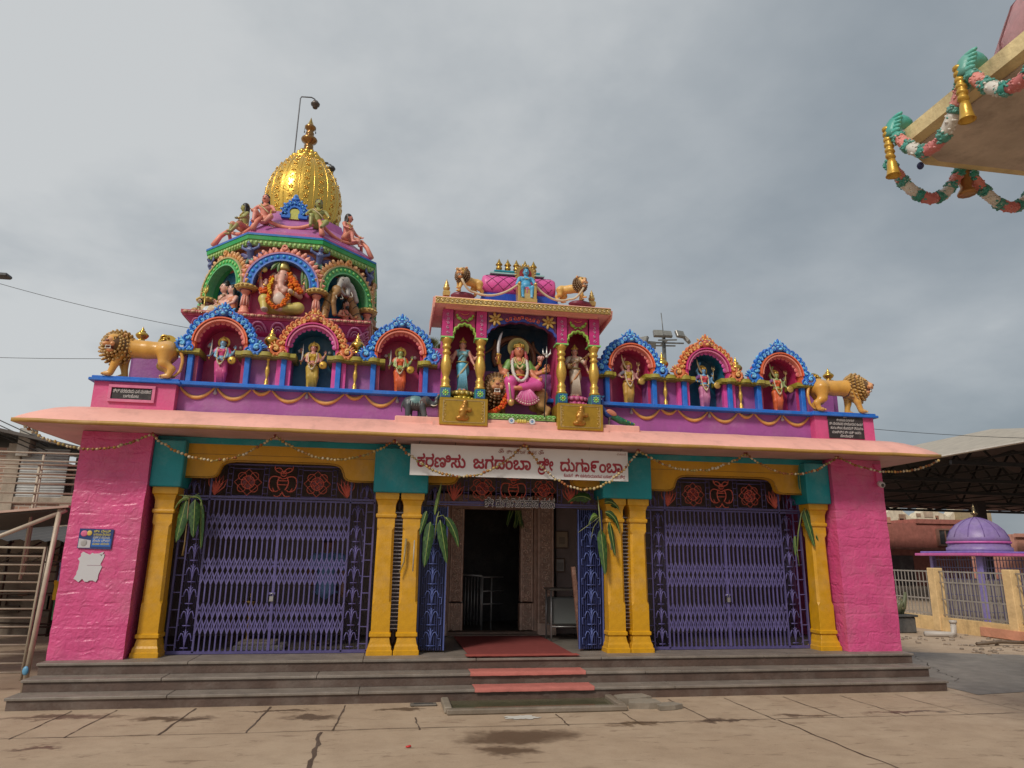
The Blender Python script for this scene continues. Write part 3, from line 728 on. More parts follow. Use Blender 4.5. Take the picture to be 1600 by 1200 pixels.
def stroke(pts, w):
    A = np.array(pts, float); d = np.gradient(A, axis=0); d /= np.linalg.norm(d, axis=1)[:, None]; n = np.stack([-d[:, 1], d[:, 0]], 1)*w/2
    return [tuple(v) for v in np.concatenate([A+n, (A-n)[::-1]])]

# ================================================================ gates
def fleur(mb, x, z, w=.26, h=.25, r=.0078, col=None, y=0):
    q = lambda dx, dz: (x+dx*w, y, z+dz*h)
    mb.tube([q(0, 0), q(0, .98)], r, 4, col)
    for s_ in (-1, 1):
        mb.tube(bez(q(0, .12), q(s_*.04, .82), q(s_*.24, .80), 6).tolist()+[q(s_*.33, .62), q(s_*.33, .48)], r, 4, col)
        mb.tube([q(s_*.33, .48), q(s_*.48, .48), q(s_*.48, .16), q(s_*.40, .16)], r*.8, 4, col)
        mb.tube(bez(q(0, .5), q(s_*.02, .86), q(s_*.13, .9), 5), r*.8, 4, col)
    mb.tube([q(-.22, .14), q(.22, .14)], r, 4, col)
def ngon(cx, cz, r, n, a0=0, y=0): return [(cx+r*math.cos(a0+2*PI*i/n), y, cz+r*math.sin(a0+2*PI*i/n)) for i in range(n+1)]
def motifs(half):
    rd = MB('metal_paint', (.60, .12, .085)); k = half/.93
    def X(v): return v*k
    for s_ in (-1, 1):
        cx = X(s_*.43); cz = .22
        rd.tube(ngon(cx, cz, .165, 4, 0), .006, 4); rd.tube(ngon(cx, cz, .080, 16), .006, 4)
        for j in range(4):
            a = PI/4+j*PI/2; rd.tube(ngon(cx+.105*math.cos(a), cz+.105*math.sin(a), .05, 10), .005, 4)
        for j in range(4):
            a = PI/4+j*PI/2; c_, q_ = math.cos(a), math.sin(a)
            rd.tube([(cx, 0, cz), (cx+.045*c_, 0, cz+.045*q_), (cx+.045*c_+.04*q_*s_*-1*-1, 0, cz+.045*q_-.04*c_)], .008, 4)
        sx0 = X(s_*.80)                                                       # fan
        for j in range(5):
            a = PI/2+s_*(-.75+.30*j)*-1; p1 = (sx0+s_*.02+.24*math.cos(a)*.85, 0, .05+.27*math.sin(a))
            pb = (sx0+s_*.02, 0, .05); nx = math.cos(a+PI/2)*.028; nz = math.sin(a+PI/2)*.028; mid = ((pb[0]*.4+p1[0]*.6), 0, pb[2]*.4+p1[2]*.6)
            rd.tube([pb, (mid[0]+nx, 0, mid[2]+nz), p1, (mid[0]-nx, 0, mid[2]-nz), pb], .0065, 4)
    for s_ in (-1, 1):                                                        # vessel with sprays
        rd.tube(bez((0, 0, .34), (s_*.03, 0, .44), (s_*.10, 0, .40), 7), .008, 4); rd.tube(bez((0, 0, .34), (s_*.13, 0, .36), (s_*.11, 0, .44), 7), .008, 4)
        rd.tube(bez((0, 0, .27), (s_*.17, 0, .36), (s_*.17, 0, .22), 8).tolist()+bez((s_*.17, 0, .22), (s_*.17, 0, .12), (s_*.10, 0, .11), 6).tolist(), .008, 4)
        rd.tube(bez((s_*.04, 0, .30), (s_*.10, 0, .22), (s_*.03, 0, .13), 8), .009, 4); rd.tube(bez((s_*.05, 0, .13), (s_*.10, 0, .08), (s_*.12, 0, .16), 6), .008, 4)
        rd.tube(bez((0, 0, .11), (s_*.03, 0, .02), (s_*.10, 0, .06), 7), .008, 4)
    rd.tube([(-.06, 0, .25), (.06, 0, .25)], .008, 4); rd.tube([(-.065, 0, .20), (.065, 0, .20)], .008, 4)
    rd.tube(ngon(0, .34, .035, 10), .008, 4)
    rb = MB('paint', (.16, .012, .014)); 
    for s_ in (-1, 1): rb.prism([(X(s_*.43)+.10*math.cos(a), .22+.10*math.sin(a)) for a in (0, PI/2, PI, 3*PI/2)], .012, .016)
    return rd, rb
def top_panel(half, parent):
    g = MB('metal_paint', GATE)
    for z in (.0, .44): g.bar((-half, 0, z), (half, 0, z), .014)
    g.bar((-half, 0, .03), (half, 0, .03), .026, .02, mixc(GATE, BLACK, .25))
    k = half/.93 if half < 1 else half/1.17*1.0
    kk = (half-.24)/.93
    for s_ in (-1, 1):
        for x in (.43-.19, .43+.19): g.tube([(s_*x*kk, 0, .03), (s_*x*kk, 0, .44)], .006, 4)
        for z in (.05, .39): g.tube([(s_*.24*kk, 0, z), (s_*.62*kk, 0, z)], .006, 4)
        for i in range(5): g.tube([(s_*.62*kk, 0, .08+.08*i), (s_*.68*kk, 0, .08+.08*i)], .005, 4); g.tube([(s_*.18*kk, 0, .08+.08*i), (s_*.24*kk, 0, .08+.08*i)], .005, 4)
        for x in (.68, .18): g.tube([(s_*x*kk, 0, .03), (s_*x*kk, 0, .44)], .005, 4)
        g.curl((s_*(half-.20), 0, .27), .035, PI/2 if s_ > 0 else PI/2, 1, s_, .18, GATE, n=4); g.tube([(s_*(half-.165), 0, .03), (s_*(half-.165), 0, .27)], .006, 4)
        for x in (half-.11, half-.22): g.tube([(s_*x, 0, .03), (s_*x, 0, .22)], .006, 4)
        fleur(g, s_*(half-.10), .03, .17, .2)
    p = g.build('top_panel', parent, (0, 0, 2.2))
    rd, rb = motifs(kk*.93); rd.build('red_motif', p); rb.build('motif_backing', p)
    return p
def side_panel_mesh():
    g = MB('metal_paint', GATE)
    for x in (0, .10, .31): g.bar((x, 0, .40), (x, 0, 2.19), .016, .014)
    for i in range(9): g.bar((0, 0, .48+i*.2), (.10, 0, .48+i*.2), .010)
    for i in range(7): fleur(g, .205, .41+i*.252, .205, .25)
    for z in (.405, 2.19): g.bar((0, 0, z), (.31, 0, z), .016)
    for i in range(9): g.tube([(.125+.02*i, .03, .41), (.125+.02*i, .03, 2.19)], .003, 3, mixc(GATE, BLACK, .45))
    return mesh_of(g, 'side_panel')
SPM = side_panel_mesh()
BANDS = ((2.03, 1.705), (1.5, 1.17), (.966, .60))
def lattice_mesh(w, n, flip):
    g = MB('metal_paint', GATE); p = w/n; rr = random.Random(n)
    xs = [i*p+rr.uniform(-.0012, .0012) for i in range(n+1)]
    for i, x in enumerate(xs):
        g.bar((x, 0, .412), (x, 0, 2.185), .0165, .020, mixc(GATE, (.07, .06, .15), rr.random()*.5))
        for z in (.415,): g.box(x-.012, x+.012, -.012, .012, .395, .42)
    for z1, z0 in BANDS:
        for i in range(n+1):
            for d in (1, -1):
                j = i+2*d
                if j < 0 or j > n: j = i+d
                if j < 0 or j > n: continue
                t = abs(j-i)/2; zm = z0+(z1-z0)*t if d > 0 else z0+(z1-z0)*t
                g.bar((xs[i], -.015-.003*d, z0), (xs[j], -.015-.003*d, zm), .0138, .004, mixc(GATE, (.2, .17, .36), rr.random()*.4))
                if t < 1:
                    g.bar((xs[j], -.015-.003*d, zm), (xs[i], -.015-.003*d, z1), .0138, .004)
    x = .009 if flip else w-.009
    g.bar((x, -.004, .41), (x, -.004, 2.19), .015, .03)
    return mesh_of(g, 'lattice_leaf')
for gi, gx in enumerate((-2.985, 2.985)):
    gt = thing('folding_gate', 'closed violet lattice gate with blue-shirted man behind it' if gi == 0 else 'closed violet lattice gate between the doorway and the bare pink end pillar', 'gate', (gx, .36, 0), group='folding gates of the hall')
    f_ = MB('metal_paint', mixc(GATE, BLACK, .2))
    for x in (-1.165, -.858, .858, 1.165): f_.bar((x, .0, .39), (x, .0, 2.66 if abs(x) < 1 else 2.44), .022, .03)
    f_.bar((-1.17, .0, 2.195), (1.17, .0, 2.195), .018, .03); f_.bar((-1.17, .01, .392), (1.17, .01, .392), .03, .05)
    f_.build('gate_frame', gt); top_panel(1.16, gt)
    link(SPM, 'side_panel', gt, (-1.165, 0, 0)); o = link(SPM, 'side_panel', gt, (1.165, 0, 0)); o.scale = (-1, 1, 1)
    link(lattice_mesh(.86, 14, False), 'lattice_leaf', gt, (-.858, .0, 0)); link(lattice_mesh(.86, 14, True), 'lattice_leaf', gt, (.0, .0, 0))
    lk = MB('brass', (.5, .5, .52)); lk.box(-.03, .015, -.05, -.02, .98, 1.04); lk.tube([(-.022, -.035, 1.04), (-.022, -.035, 1.075), (.008, -.035, 1.075), (.008, -.035, 1.04)], .005, 5); lk.box(-.045, .03, -.03, -.018, 1.06, 1.085, GATE, 'metal_paint')
    lk.build('padlock', gt)
# folded-open gate at the doorway
DB = (.022, .032, .14)
for s_ in (-1, 1):
    gt = thing('open_gate_leaf', 'dark blue gate leaf folded back at left of the doorway' if s_ < 0 else 'dark blue gate leaf folded back at right of the doorway', 'gate', (s_*1.04, .33, 0), rz=s_*.06, group='folded gate leaves at the doorway')
    g = MB('metal_paint', DB)
    g.box(-.165, .165, .02, .03, .42, 2.16, mixc(DB, BLACK, .3))
    for i in range(12): g.bar((-.16+.029*i, .0, .40), (-.16+.029*i, .0, 2.17), .014, .03, mixc(DB, BLACK, .25))
    g.build('folded_bars', gt)
    g = MB('metal_paint', mixc(DB, (.12, .16, .42), .6))
    for i in range(7): fleur(g, 0, .42+i*.247, .26, .245, y=-.03)
    for x in (-.165, .165): g.bar((x, -.02, .4), (x, -.02, 2.17), .016, .02)
    g.build('scroll_panel', gt)
tp = thing('door_grille', 'scrolled grille with red motifs above the open doorway, half hidden by the banner', 'grille', (0, .36, 0)); top_panel(1.15, tp)

# ================================================================ banner and other writing
REDT = (.36, .012, .03)
ban = thing('banner', 'white banner with red lettering hung from the eave above the doorway', 'banner', (0, -.2, 0))
mb = MB('plastic', (.80, .79, .785)); mb.prism([(-1.403, 2.513), (1.423, 2.513), (1.423, 2.902), (-1.403, 2.902)], 0, .012); mb.build('board', ban)
mb = MB('steel', (.1, .1, .1))
for x in (-1.3, -.85, .1, .9, 1.33): mb.tube([(x, .006, 2.90), (x+.01, .0, 2.945)], .004, 5)
mb.build('wire_tie', ban)
tx = MB('plastic', REDT)
bx = lambda u: -1.403+(u-50)/1510*2.826
zb, sz, bo = 2.622, .205, .030
write(tx, 'ಕರಣಿಸು', bx(95), bx(420), zb, sz, -.004, REDT, bo); write(tx, 'ಜಗದಂಬಾ', bx(470), bx(868), zb, sz, -.004, REDT, bo)
def ra_hook(P):
    A = np.array([v for q in P for v in q]); x0 = A[:, 0].min()
    arc = [(x0-.05+.30+.30*math.cos(a), -.02+.20*math.sin(a)) for a in np.linspace(PI*.98, PI*2.05, 12)]
    return [stroke([(x0+.0, .12)]+arc+[(x0+.62, .12)], .125)]
write(tx, 'ಶೀ', bx(915), bx(1025), zb, sz, -.004, REDT, bo, hook=ra_hook); write(tx, 'ದುಗಾ೯ಂಬಾ', bx(1072), bx(1520), zb, sz, -.004, REDT, bo)
BRT = (.30, .10, .07)
write(tx, 'ॐ', bx(640), bx(680), 2.818, .075, -.004, BRT, .012); write(tx, 'ಶೀ ದುಗಾ೯ ಪಸನ', bx(698), bx(905), 2.822, .062, -.004, BRT, .006); write(tx, 'ॐ', bx(918), bx(958), 2.818, .075, -.004, BRT, .012)
write(tx, 'ಕೊಡುಗೆ : ಶೀ ಸತನಾರಾಯಣರಾವ ಏಸಾಜಿ ಮತು ಸೌದ', bx(1098), bx(1535), 2.548, .052, -.004, REDT, .012); write(tx, 'ಏಜನ', bx(1480), bx(1545), 2.853, .035, -.004, BRT)
tx.build('lettering', ban)
sg = thing('name_sign', 'small white cut-out letter sign hung in the top of the doorway', 'sign', (0, .30, 0))
mb = MB('plastic', (.34, .31, .31)); write(mb, 'ಶೀ ದುಗಾ೯ಪರಮೇಶ ಪಸನ', -.40, .56, 2.185, .15, -.012, (.60, .56, .56), .06); write(mb, 'ಶೀ ದುಗಾ೯ಪರಮೇಶ ಪಸನ', -.40, .56, 2.185, .15, -.016, (.04, .03, .03), .012); mb.build('letters', sg)
def plaque(x0, x1, z0, z1, y, lines, label, frame, tilt=0):
    t_ = thing('stone_plaque', label, 'plaque', ((x0+x1)/2, y, z0))
    w = (x1-x0)/2; h = z1-z0
    mb = MB('stone', (.025, .02, .022)); mb.bbox(-w, w, -.012, .0, 0, h, .004); sl = mb.build('slab', t_)
    if frame:
        mb = MB('paint', mixc(PINK, WHITE, .12)); f = .035
        for a in ((-w-f, w+f, -f, -.002), (-w-f, w+f, h+.002, h+f)): mb.box(a[0], a[1], -.028, 0, a[2], a[3])
        for a in ((-w-f, -w-.002), (w+.002, w+f)): mb.box(a[0], a[1], -.026, 0, -.0, h)
        mb.build('rim', t_)
    mb = MB('plastic', (.55, .52, .5))
    for s, a, b, z, q in lines: write(mb, s, -w+a*2*w, -w+b*2*w, z*h, q, -.016, (.5, .47, .46), .012)
    mb.build('lettering', t_)
plaque(-5.02, -4.56, 3.342, 3.482, -.002, [('ಶಿಲಿ ಪರಶುರಾಮ ಎಸ ಮಸಕಾರ', .04, .97, .58, .058), ('ಬಾಗಲಕೋಟ', .30, .68, .16, .052)], 'small black stone plaque with two lines of writing under the left lion', True)
plaque(4.50, 5.06, 3.243, 3.57, -.002, [('ಶೀ', .44, .53, .90, .035), ('ಶೀ ಜಗದಂಬಾ ದುಗಾ೯ದೇವಿ', .24, .74, .76, .046), ('ಶೀ ದೇವಸಾನದ ಜೀಣೋದಾರ ಕಾಯ೯', .03, .98, .585, .052), ('ಹಾಗೂ ಶಿಖರ ಹೊಸದಾಗಿ ನಿಮಾ೯ಣ', .05, .97, .40, .052), ('ಮಾಡಿಸಿದ ಶೀ ಪತಿ ಇವರು', .08, .90, .215, .050), ('ಸೇವಾಥ೯', .30, .68, .05, .05)], 'large black stone plaque with six lines of writing under the right lion', False)

# ================================================================ bead garland along the eave
gl = MB('leaf'); rr = random.Random(21)
K = [(-5.70, -.46, 2.90), (-4.405, -.3, 2.885), (-3.02, -.3, 2.92), (-1.60, -.3, 2.915), (.027, -.3, 2.925), (1.54, -.3, 2.905), (3.04, -.3, 2.92), (4.387, -.3, 2.925), (5.90, -.40, 2.925)]
SG = (.22, .30, .26, .42, .53, .24, .255, .19)
for i in range(8):
    a, b = np.array(K[i]), np.array(K[i+1]); 
    pts = sag(a, b, SG[i], 24)+np.random.RandomState(i).uniform(-.006, .006, (24, 3)); gl.tube(pts, .006, 4, (.20, .16, .06))
    L_ = np.r_[0, np.cumsum(np.linalg.norm(np.diff(pts, axis=0), axis=1))]; n = int(L_[-1]/.043)
    for j in range(n):
        p = np.array([np.interp((j+.5)*L_[-1]/n+rr.uniform(-.008, .008), L_, pts[:, d]) for d in range(3)])
        c = rr.choice([(.55, .42, .22), (.50, .34, .12), (.42, .20, .05), (.60, .50, .34), (.30, .10, .03), (.33, .25, .08)])
        gl.ell(p+np.array([rr.uniform(-.004, .004), 0, rr.uniform(-.006, .006)]), (rr.uniform(.014, .022), .02, rr.uniform(.014, .023)), c, R=rotm('Y', rr.random()*3), nu=6, nv=4)
for k in K[1:8]:
    for j in range(5): gl.ell((k[0]+rr.uniform(-.02, .02), k[1], k[2]+rr.uniform(-.02, .015)), (.016, .016, .012), (.30, .06, .05), nu=6, nv=4)
gl.build('flower_garland', label='long string of dried flower beads looped along the front eave', category='garland')
# ================================================================ banana and mango leaves
def blade(mb, root, d, L, W, droop, col, seed, twist=0, fold=.35, n=12):
    rr = random.Random(seed); root = np.array(root, float); d = np.array(d, float); d /= np.linalg.norm(d)
    side = np.cross(d, (0, -1, 0)); side = side/(np.linalg.norm(side)+1e-9) if np.linalg.norm(side) > .05 else np.array((1., 0, 0))
    side = np.array(Matrix.Rotation(twist*.7, 3, Vector(d)))@side
    V = []; p = root.copy(); v = d.copy()
    for i in range(n+1):
        t = i/n; w = W*.95*min(1, (t*6)**.6+.05)*((max(1-t, 0)/.55)**.55 if t > .45 else 1)*(1+.06*rr.uniform(-1, 1)); nn = np.cross(side, v); nn /= np.linalg.norm(nn)+1e-9
        V += [p-side*w-nn*w*fold+np.array([0, 0, rr.uniform(-.012, .012)]), p-side*w*.5-nn*w*fold*.25, p, p+side*w*.5-nn*w*fold*.25, p+side*w-nn*w*fold+np.array([0, 0, rr.uniform(-.012, .012)])]
        p = p+v*L/n; v = v+np.array((0, 0, -droop/n)); v /= np.linalg.norm(v)
    F = [(i*5+j, i*5+j+1, i*5+j+6, i*5+j+5) for i in range(n) for j in range(4)]
    cs = [mixc(col, (.10, .22, .03), .35*((q//4+q) % 2)*rr.random()) for q in range(len(F))]
    mb.raw(V, F, np.array(cs), 'leaf', True)
    mb.tube([V[i*5+2] for i in range(n+1)], [.006*(1-.7*i/n)+.001 for i in range(n+1)], 4, (.28, .34, .10))
GL = (.026, .085, .014); YL = (.10, .17, .035)
def bunch(label, loc, blades, stems=(), cat='leaves', nm='banana_leaf_bunch'):
    t_ = thing(nm, label, cat, loc); t_.scale = (.86, .86, .90)
    for i, (r0, d, L, W, dr, tw, c) in enumerate(blades):
        mb = MB('leaf'); blade(mb, r0, d, L, W, dr, c, i*7+len(blades), tw); mb.build('leaf_blade', t_)
    if stems:
        mb = MB('leaf', (.22, .26, .08))
        for s in stems: mb.tube(s[0], s[1], 6, s[2] if len(s) > 2 else None)
        mb.build('stalk', t_)
    return t_
DK = (.016, .050, .010); DK2 = (.023, .064, .013)
bunch('broad drooping banana leaves tied at the top left corner of the left gate', (-4.00, .12, 2.14),
      [((-.06, 0, .02), (-.10, -.12, -1), .56, .085, .15, .35, DK2), ((.06, -.02, .03), (.10, -.12, -1), .50, .080, .1, -.3, DK), ((.13, .02, .0), (.12, .0, -1), .62, .045, .1, .4, DK), ((.02, -.01, .06), (.75, -.1, .25), .26, .040, 3.2, .3, DK2), ((-.03, -.01, .05), (-.8, -.1, .1), .24, .026, 2.4, .3, YL)],
      [([(-.24, .05, .10), (-.08, .0, .08), (.08, -.01, .07)], [.006, .010, .008]), ([(-.02, -.02, .05), (-.01, -.01, -.55), (-.02, 0, -.70)], [.008, .010, .016], (.20, .13, .05)), ([(.1, 0, .12), (-.05, -.02, .03)], .005)])
bunch('banana leaves tied to the yellow columns left of the doorway', (-1.04, .06, 2.00),
      [((-.08, 0, -.05), (-.12, -.1, -1), .62, .080, .2, .3, DK), ((.06, .01, -.02), (.22, -.1, -1), .60, .075, .2, -.3, DK2), ((.14, .0, .02), (.55, -.1, -.6), .46, .060, 1.3, .3, DK), ((-.02, 0, .05), (.18, -.1, 1.0), .46, .030, -.1, .6, (.12, .19, .05)), ((-.14, .02, .1), (-.3, 0, -1), .34, .04, .2, .2, DK2)],
      [([(.04, 0, .10), (.01, 0, 0), (-.01, .02, -.28)], [.006, .010, .007]), ([(0, 0, .02), (.10, -.01, .05), (.16, 0, -.03)], .005), ([(-.42, .05, -.28), (-.44, .03, -.6), (-.5, .02, -.75)], [.02, .014, .008], (.30, .22, .10)), ([(-.30, .02, -.3), (-.305, .02, -.72)], .010, (.4, .36, .3))])
bunch('tall banana shoot with long hanging leaf right of the doorway', (1.10, .06, 2.02),
      [((.02, 0, -.12), (.06, -.1, -1), .66, .070, .1, .3, DK2), ((.10, .02, .12), (.55, -.1, -.1), .40, .06, 2.6, .2, DK), ((-.03, 0, .06), (-.5, -.2, .1), .24, .045, 2.2, .4, YL), ((.16, 0, -.02), (.15, -.1, -1), .50, .050, .2, -.3, DK), ((-.12, .04, .30), (-.35, 0, .2), .40, .085, 1.5, .2, DK), ((.10, .04, .26), (.5, 0, .2), .32, .075, 2.2, .2, DK)],
      [([(-.02, 0, .35), (0, -.02, .05), (.03, 0, -.25)], [.006, .011, .009], (.26, .28, .10)), ([(0, 0, .05), (-.22, .0, -.10), (-.34, .0, -.18)], [.006, .005, .003], (.28, .3, .12)), ([(0, 0, .02), (-.10, -.02, -.1), (-.14, -.02, -.26)], .004, (.28, .3, .12)), ([(.18, .02, -.1), (.185, .02, -.42)], .010, (.4, .36, .3))])
bunch('curved banana leaf with long stem at the top right corner of the right gate', (4.10, .14, 2.18),
      [((.0, 0, .06), (.18, -.1, -1), .58, .060, .1, .3, DK2), ((.07, .02, .08), (.3, -.05, -1), .52, .055, .2, -.2, DK), ((-.04, -.01, .34), (.02, 0, 1), .42, .035, -.2, .6, mixc(DK2, TEAL, .3)), ((-.20, .0, -.35), (-.1, -.05, -1), .30, .03, .1, .3, DK2)],
      [([(.02, 0, .08), (-.06, -.01, .0), (-.14, 0, -.3), (-.19, 0, -.62)], [.006, .009, .010, .009], (.16, .20, .06)), ([(-.19, 0, -.5), (-.17, 0, -.8)], [.010, .006], (.12, .17, .05))])
bunch('small bunch of mango leaves hanging in the top right of the dark doorway', (.37, 2.16, 2.26),
      [((rr.uniform(-.15, .15), 0, 0), (rr.uniform(-.4, .4), -.2, -.8), .26+.1*rr.random(), .028, .4, rr.random(), mixc(GL, (.02, .05, .02), rr.random())) for _ in range(12)], nm='mango_leaf_bunch')
# ================================================================ shrine pavilion over the doorway (on the eave)
sh = thing('roof_shrine', 'ornate gold-columned roof shrine standing above the doorway', 'shrine', (0, 0, 3.17))
def part(mb, name, parent=sh, loc=(0, 0, -3.17), **k): return mb.build(name, parent, loc if parent is sh else None, **k)
mb = MB('eave_paint', PEACH); mb.bbox(-1.62, 1.60, -.22, .12, 3.10, 3.252, .012); mb.box(-1.15, 1.15, -.28, -.21, 3.09, 3.195); part(mb, 'plinth')
FR = -.25
for s_ in (-1, 1):
    a, b = sorted((s_*.455, s_*1.07)); mb = MB('gold_paint', (.46, .27, .03)); cx = (a+b)/2
    mb.bbox(a, b, FR-.05, .08, 3.145, 3.498, .008)
    for x in (a+.045, b-.045): mb.box(x-.004, x+.004, FR-.056, FR-.05, 3.19, 3.46, mixc((.46, .27, .03), WHITE, .25))
    mb.box(a+.045, b-.045, FR-.056, FR-.05, 3.462, 3.468, mixc((.46, .27, .03), WHITE, .2)); mb.box(a+.045, b-.045, FR-.056, FR-.05, 3.18, 3.186, mixc((.46, .27, .03), WHITE, .2))
    for x in (a+.065, b-.065):
        for j in range(8): mb.curl((x+(-.006 if j % 2 else .006), FR-.053, 3.20+j*.034), .015, j, 1, 1 if j % 2 else -1, .28, mixc((.46, .27, .03), (.8, .6, .25), .5), n=4, y=FR-.053)
    g_ = part(mb, 'gold_base')
    c_ = Clay(.012); cf_ = (.40, .19, .03)                                    # kneeling relief figure
    c_.ell((cx, FR-.055, 3.245), (.07, .03, .045), cf_); c_.cap((cx-.02, FR-.06, 3.27), (cx-.0, FR-.065, 3.37), .045, .045, cf_); c_.ell((cx+.01, FR-.06, 3.43), (.033, .03, .038), cf_)
    c_.ell((cx+.02, FR-.06, 3.455), (.022, .024, .02), cf_); c_.chain([(cx-.03, FR-.07, 3.37), (cx-.05, FR-.085, 3.32), (cx+.03, FR-.095, 3.33)], [.018, .015, .012], cf_)
    c_.chain([(cx+.03, FR-.07, 3.37), (cx+.07, FR-.08, 3.33), (cx+.03, FR-.095, 3.34)], [.018, .015, .012], cf_); c_.ell((cx+.075, FR-.08, 3.345), (.028, .02, .025), cf_); c_.ell((cx-.06, FR-.06, 3.235), (.045, .03, .03), cf_)
    part(c_.into(.009, m='gold_paint'), 'relief_figure', None).parent = g_
bal = MB('gold_paint', GOLD).lathe([(.07, 0), (.07, .03), (.052, .045), (.058, .07), (.05, .085), (.062, .11), (.045, .13), (.04, .16), (.052, .20), (.066, .26), (.070, .31), (.062, .37), (.046, .43), (.038, .455), (.055, .47), (.058, .485), (.045, .50), (.04, .525), (.056, .54), (.06, .56), (.048, .58), (.052, .60), (.066, .63), (.074, .655), (.074, .675)], 18)
bm = mesh_of(bal, 'column')
for x in (-1.0, -.555, .535, .985):
    link(bm, 'column', sh, (x, FR+.06, 3.636-3.17))
    mb = MB('paint', (.015, .20, .22)); mb.bbox(x-.066, x+.066, FR-.02, FR+.14, 3.499, 3.632, .005); mb.box(x-.056, x+.056, FR-.026, FR-.02, 3.51, 3.62, (.02, .10, .30))
    for j in range(8): mb.ell((x+.032*math.cos(j*PI/4), FR-.028, 3.565+.032*math.sin(j*PI/4)), (.017, .006, .010), LGREEN, R=rotm('Y', -j*PI/4), nu=6, nv=4)
    mb.ell((x, FR-.03, 3.565), (.016, .01, .016), (.55, .55, .05), nu=8, nv=4); part(mb, 'column_base')
# headers: panels above the columns, scalloped arches between
for x in (-1.0, -.555, .535, .985):
    hd = MB('paint', (.50, .022, .17))
    hd.bbox(x-.07, x+.07, FR, FR+.16, 4.325, 4.70, .004); hd.box(x-.085, x+.085, FR-.012, FR+.17, 4.305, 4.324, LGREEN)
    for j in range(5): hd.curl((x, FR-.004, 4.38+j*.062), .024, j*1.3, 1.1, 1 if j % 2 else -1, .16, (.62, .35, .5), n=4, y=FR-.004)
    part(hd, 'header_block')
def scallop(x0, x1, z0, zt, n, depth, ztop):
    """multifoil arch opening outline from left foot to right foot"""
    out = []; cx = (x0+x1)/2; hw = (x1-x0)/2
    for i in range(n):
        a0 = PI-PI*i/n; a1 = PI-PI*(i+1)/n; p0 = np.array((cx+hw*math.cos(a0), z0+(zt-z0)*math.sin(a0))); p1 = np.array((cx+hw*math.cos(a1), z0+(zt-z0)*math.sin(a1)))
        d = p1-p0; nn = np.array((-d[1], d[0])); nn /= np.linalg.norm(nn)
        for t in np.linspace(0, 1, 6)[:-1]: out.append(tuple(p0+d*t+nn*depth*math.sin(PI*t)))
    out.append((x1, z0)); return out
for s_, (a, b) in ((-1, (-.93, -.625)), (1, (.605, .915))):
    hd = MB('paint'); sc_ = scallop(a+.012, b-.012, 4.33, 4.50, 7, .022, 0)
    for i in range(len(sc_)-1):
        p, q = sc_[i], sc_[i+1]; hd.prism([(p[0], p[1]), (q[0], q[1]), (q[0], 4.70), (p[0], 4.70)], FR+.03, FR+.10, MAG)
    hd.tube([(p[0], FR+.02, p[1]) for p in sc_], .016, 6, (.30, .48, .07)); hd.tube([(p[0]*.94+(a+b)/2*.06, FR+.03, p[1]-.018) for p in sc_], .008, 5, mixc((.30, .48, .07), BLACK, .3))
    cx = (a+b)/2
    for q in (-1, 1):                                                         # pair of parrots at the crown of the arch
        hd.ell((cx+q*.075, FR+.01, 4.585), (.042, .02, .022), (.30, .48, .07), R=rotm('Y', -q*.5), nu=8, nv=5); hd.ell((cx+q*.105, FR+.005, 4.625), (.018, .016, .018), (.30, .48, .07), nu=7, nv=5)
        hd.ell((cx+q*.03, FR+.01, 4.555), (.035, .014, .012), (.24, .42, .06), R=rotm('Y', q*.5), nu=6, nv=4); hd.ell((cx+q*.122, FR, 4.618), (.008, .008, .012), RED, nu=5, nv=4)
    hd.tube(sag((cx-.05, FR+.01, 4.655), (cx+.05, FR+.01, 4.655), .02, 7), .006, 5, (.7, .2, .12)); part(hd, 'arch_header')
ch = MB('paint', (.03, .05, .28)); sc_ = scallop(-.475, .455, 4.33, 4.575, 9, .02, 0)
for i in range(len(sc_)-1):
    p, q = sc_[i], sc_[i+1]; ch.prism([(p[0], p[1]), (q[0], q[1]), (q[0], 4.70), (p[0], 4.70)], FR+.02, FR+.09, (.16, .02, .10)); ch.prism([(p[0], p[1]), (q[0], q[1]), (q[0], q[1]+.055), (p[0], p[1]+.055)], FR-.0, FR+.02, (.025, .045, .30))
for s_ in (-1, 1):
    for j in range(7):
        a = j*2*PI/7; cx = -.01+s_*.36; ch.ell((cx+.055*math.cos(a), FR-.012, 4.60+.055*math.sin(a)), (.048, .014, .020), (.58, .36, .09), R=rotm('Y', -a), nu=7, nv=4)
    ch.ell((-.01+s_*.36, FR-.02, 4.60), .022, (.5, .25, .05), nu=8, nv=5)
for j in range(9): ch.curl((-.01+(j-4)*.052, FR-.005, 4.64-abs(j-4)*.010), .030, j, 1.1, 1 if j % 2 else -1, .28, (.62, .10, .07), (.7, .2, .15), n=5, y=FR-.005)
part(ch, 'centre_arch')
bk = MB('wall_paint', MAG)
bk.box(-1.02, -.522, .18, .22, 3.25, 4.70); part(bk, 'niche_back'); bk = MB('wall_paint', MAG); bk.box(.502, 1.018, .18, .22, 3.25, 4.70); part(bk, 'niche_back')
for x, y, c_ in ((-1.05, -.10, PINK), (1.02, -.10, PINK), (-.52, FR+.10, mixc(MAG, PINK, .2)), (.47, FR+.10, mixc(MAG, PINK, .2))): bk = MB('wall_paint', c_); bk.box(x, x+.03, y, .42, 3.25, 4.70); part(bk, 'partition')
bk = MB('wall_paint', (.008, .055, .12)); bk.box(-.48, .46, -.15, .36, 4.685, 4.698); bk.box(-.49, .47, .36, .42, 3.30, 4.70); bk.box(-.49, .47, .352, .36, 3.25, 3.52, DPURP); part(bk, 'back_panel')
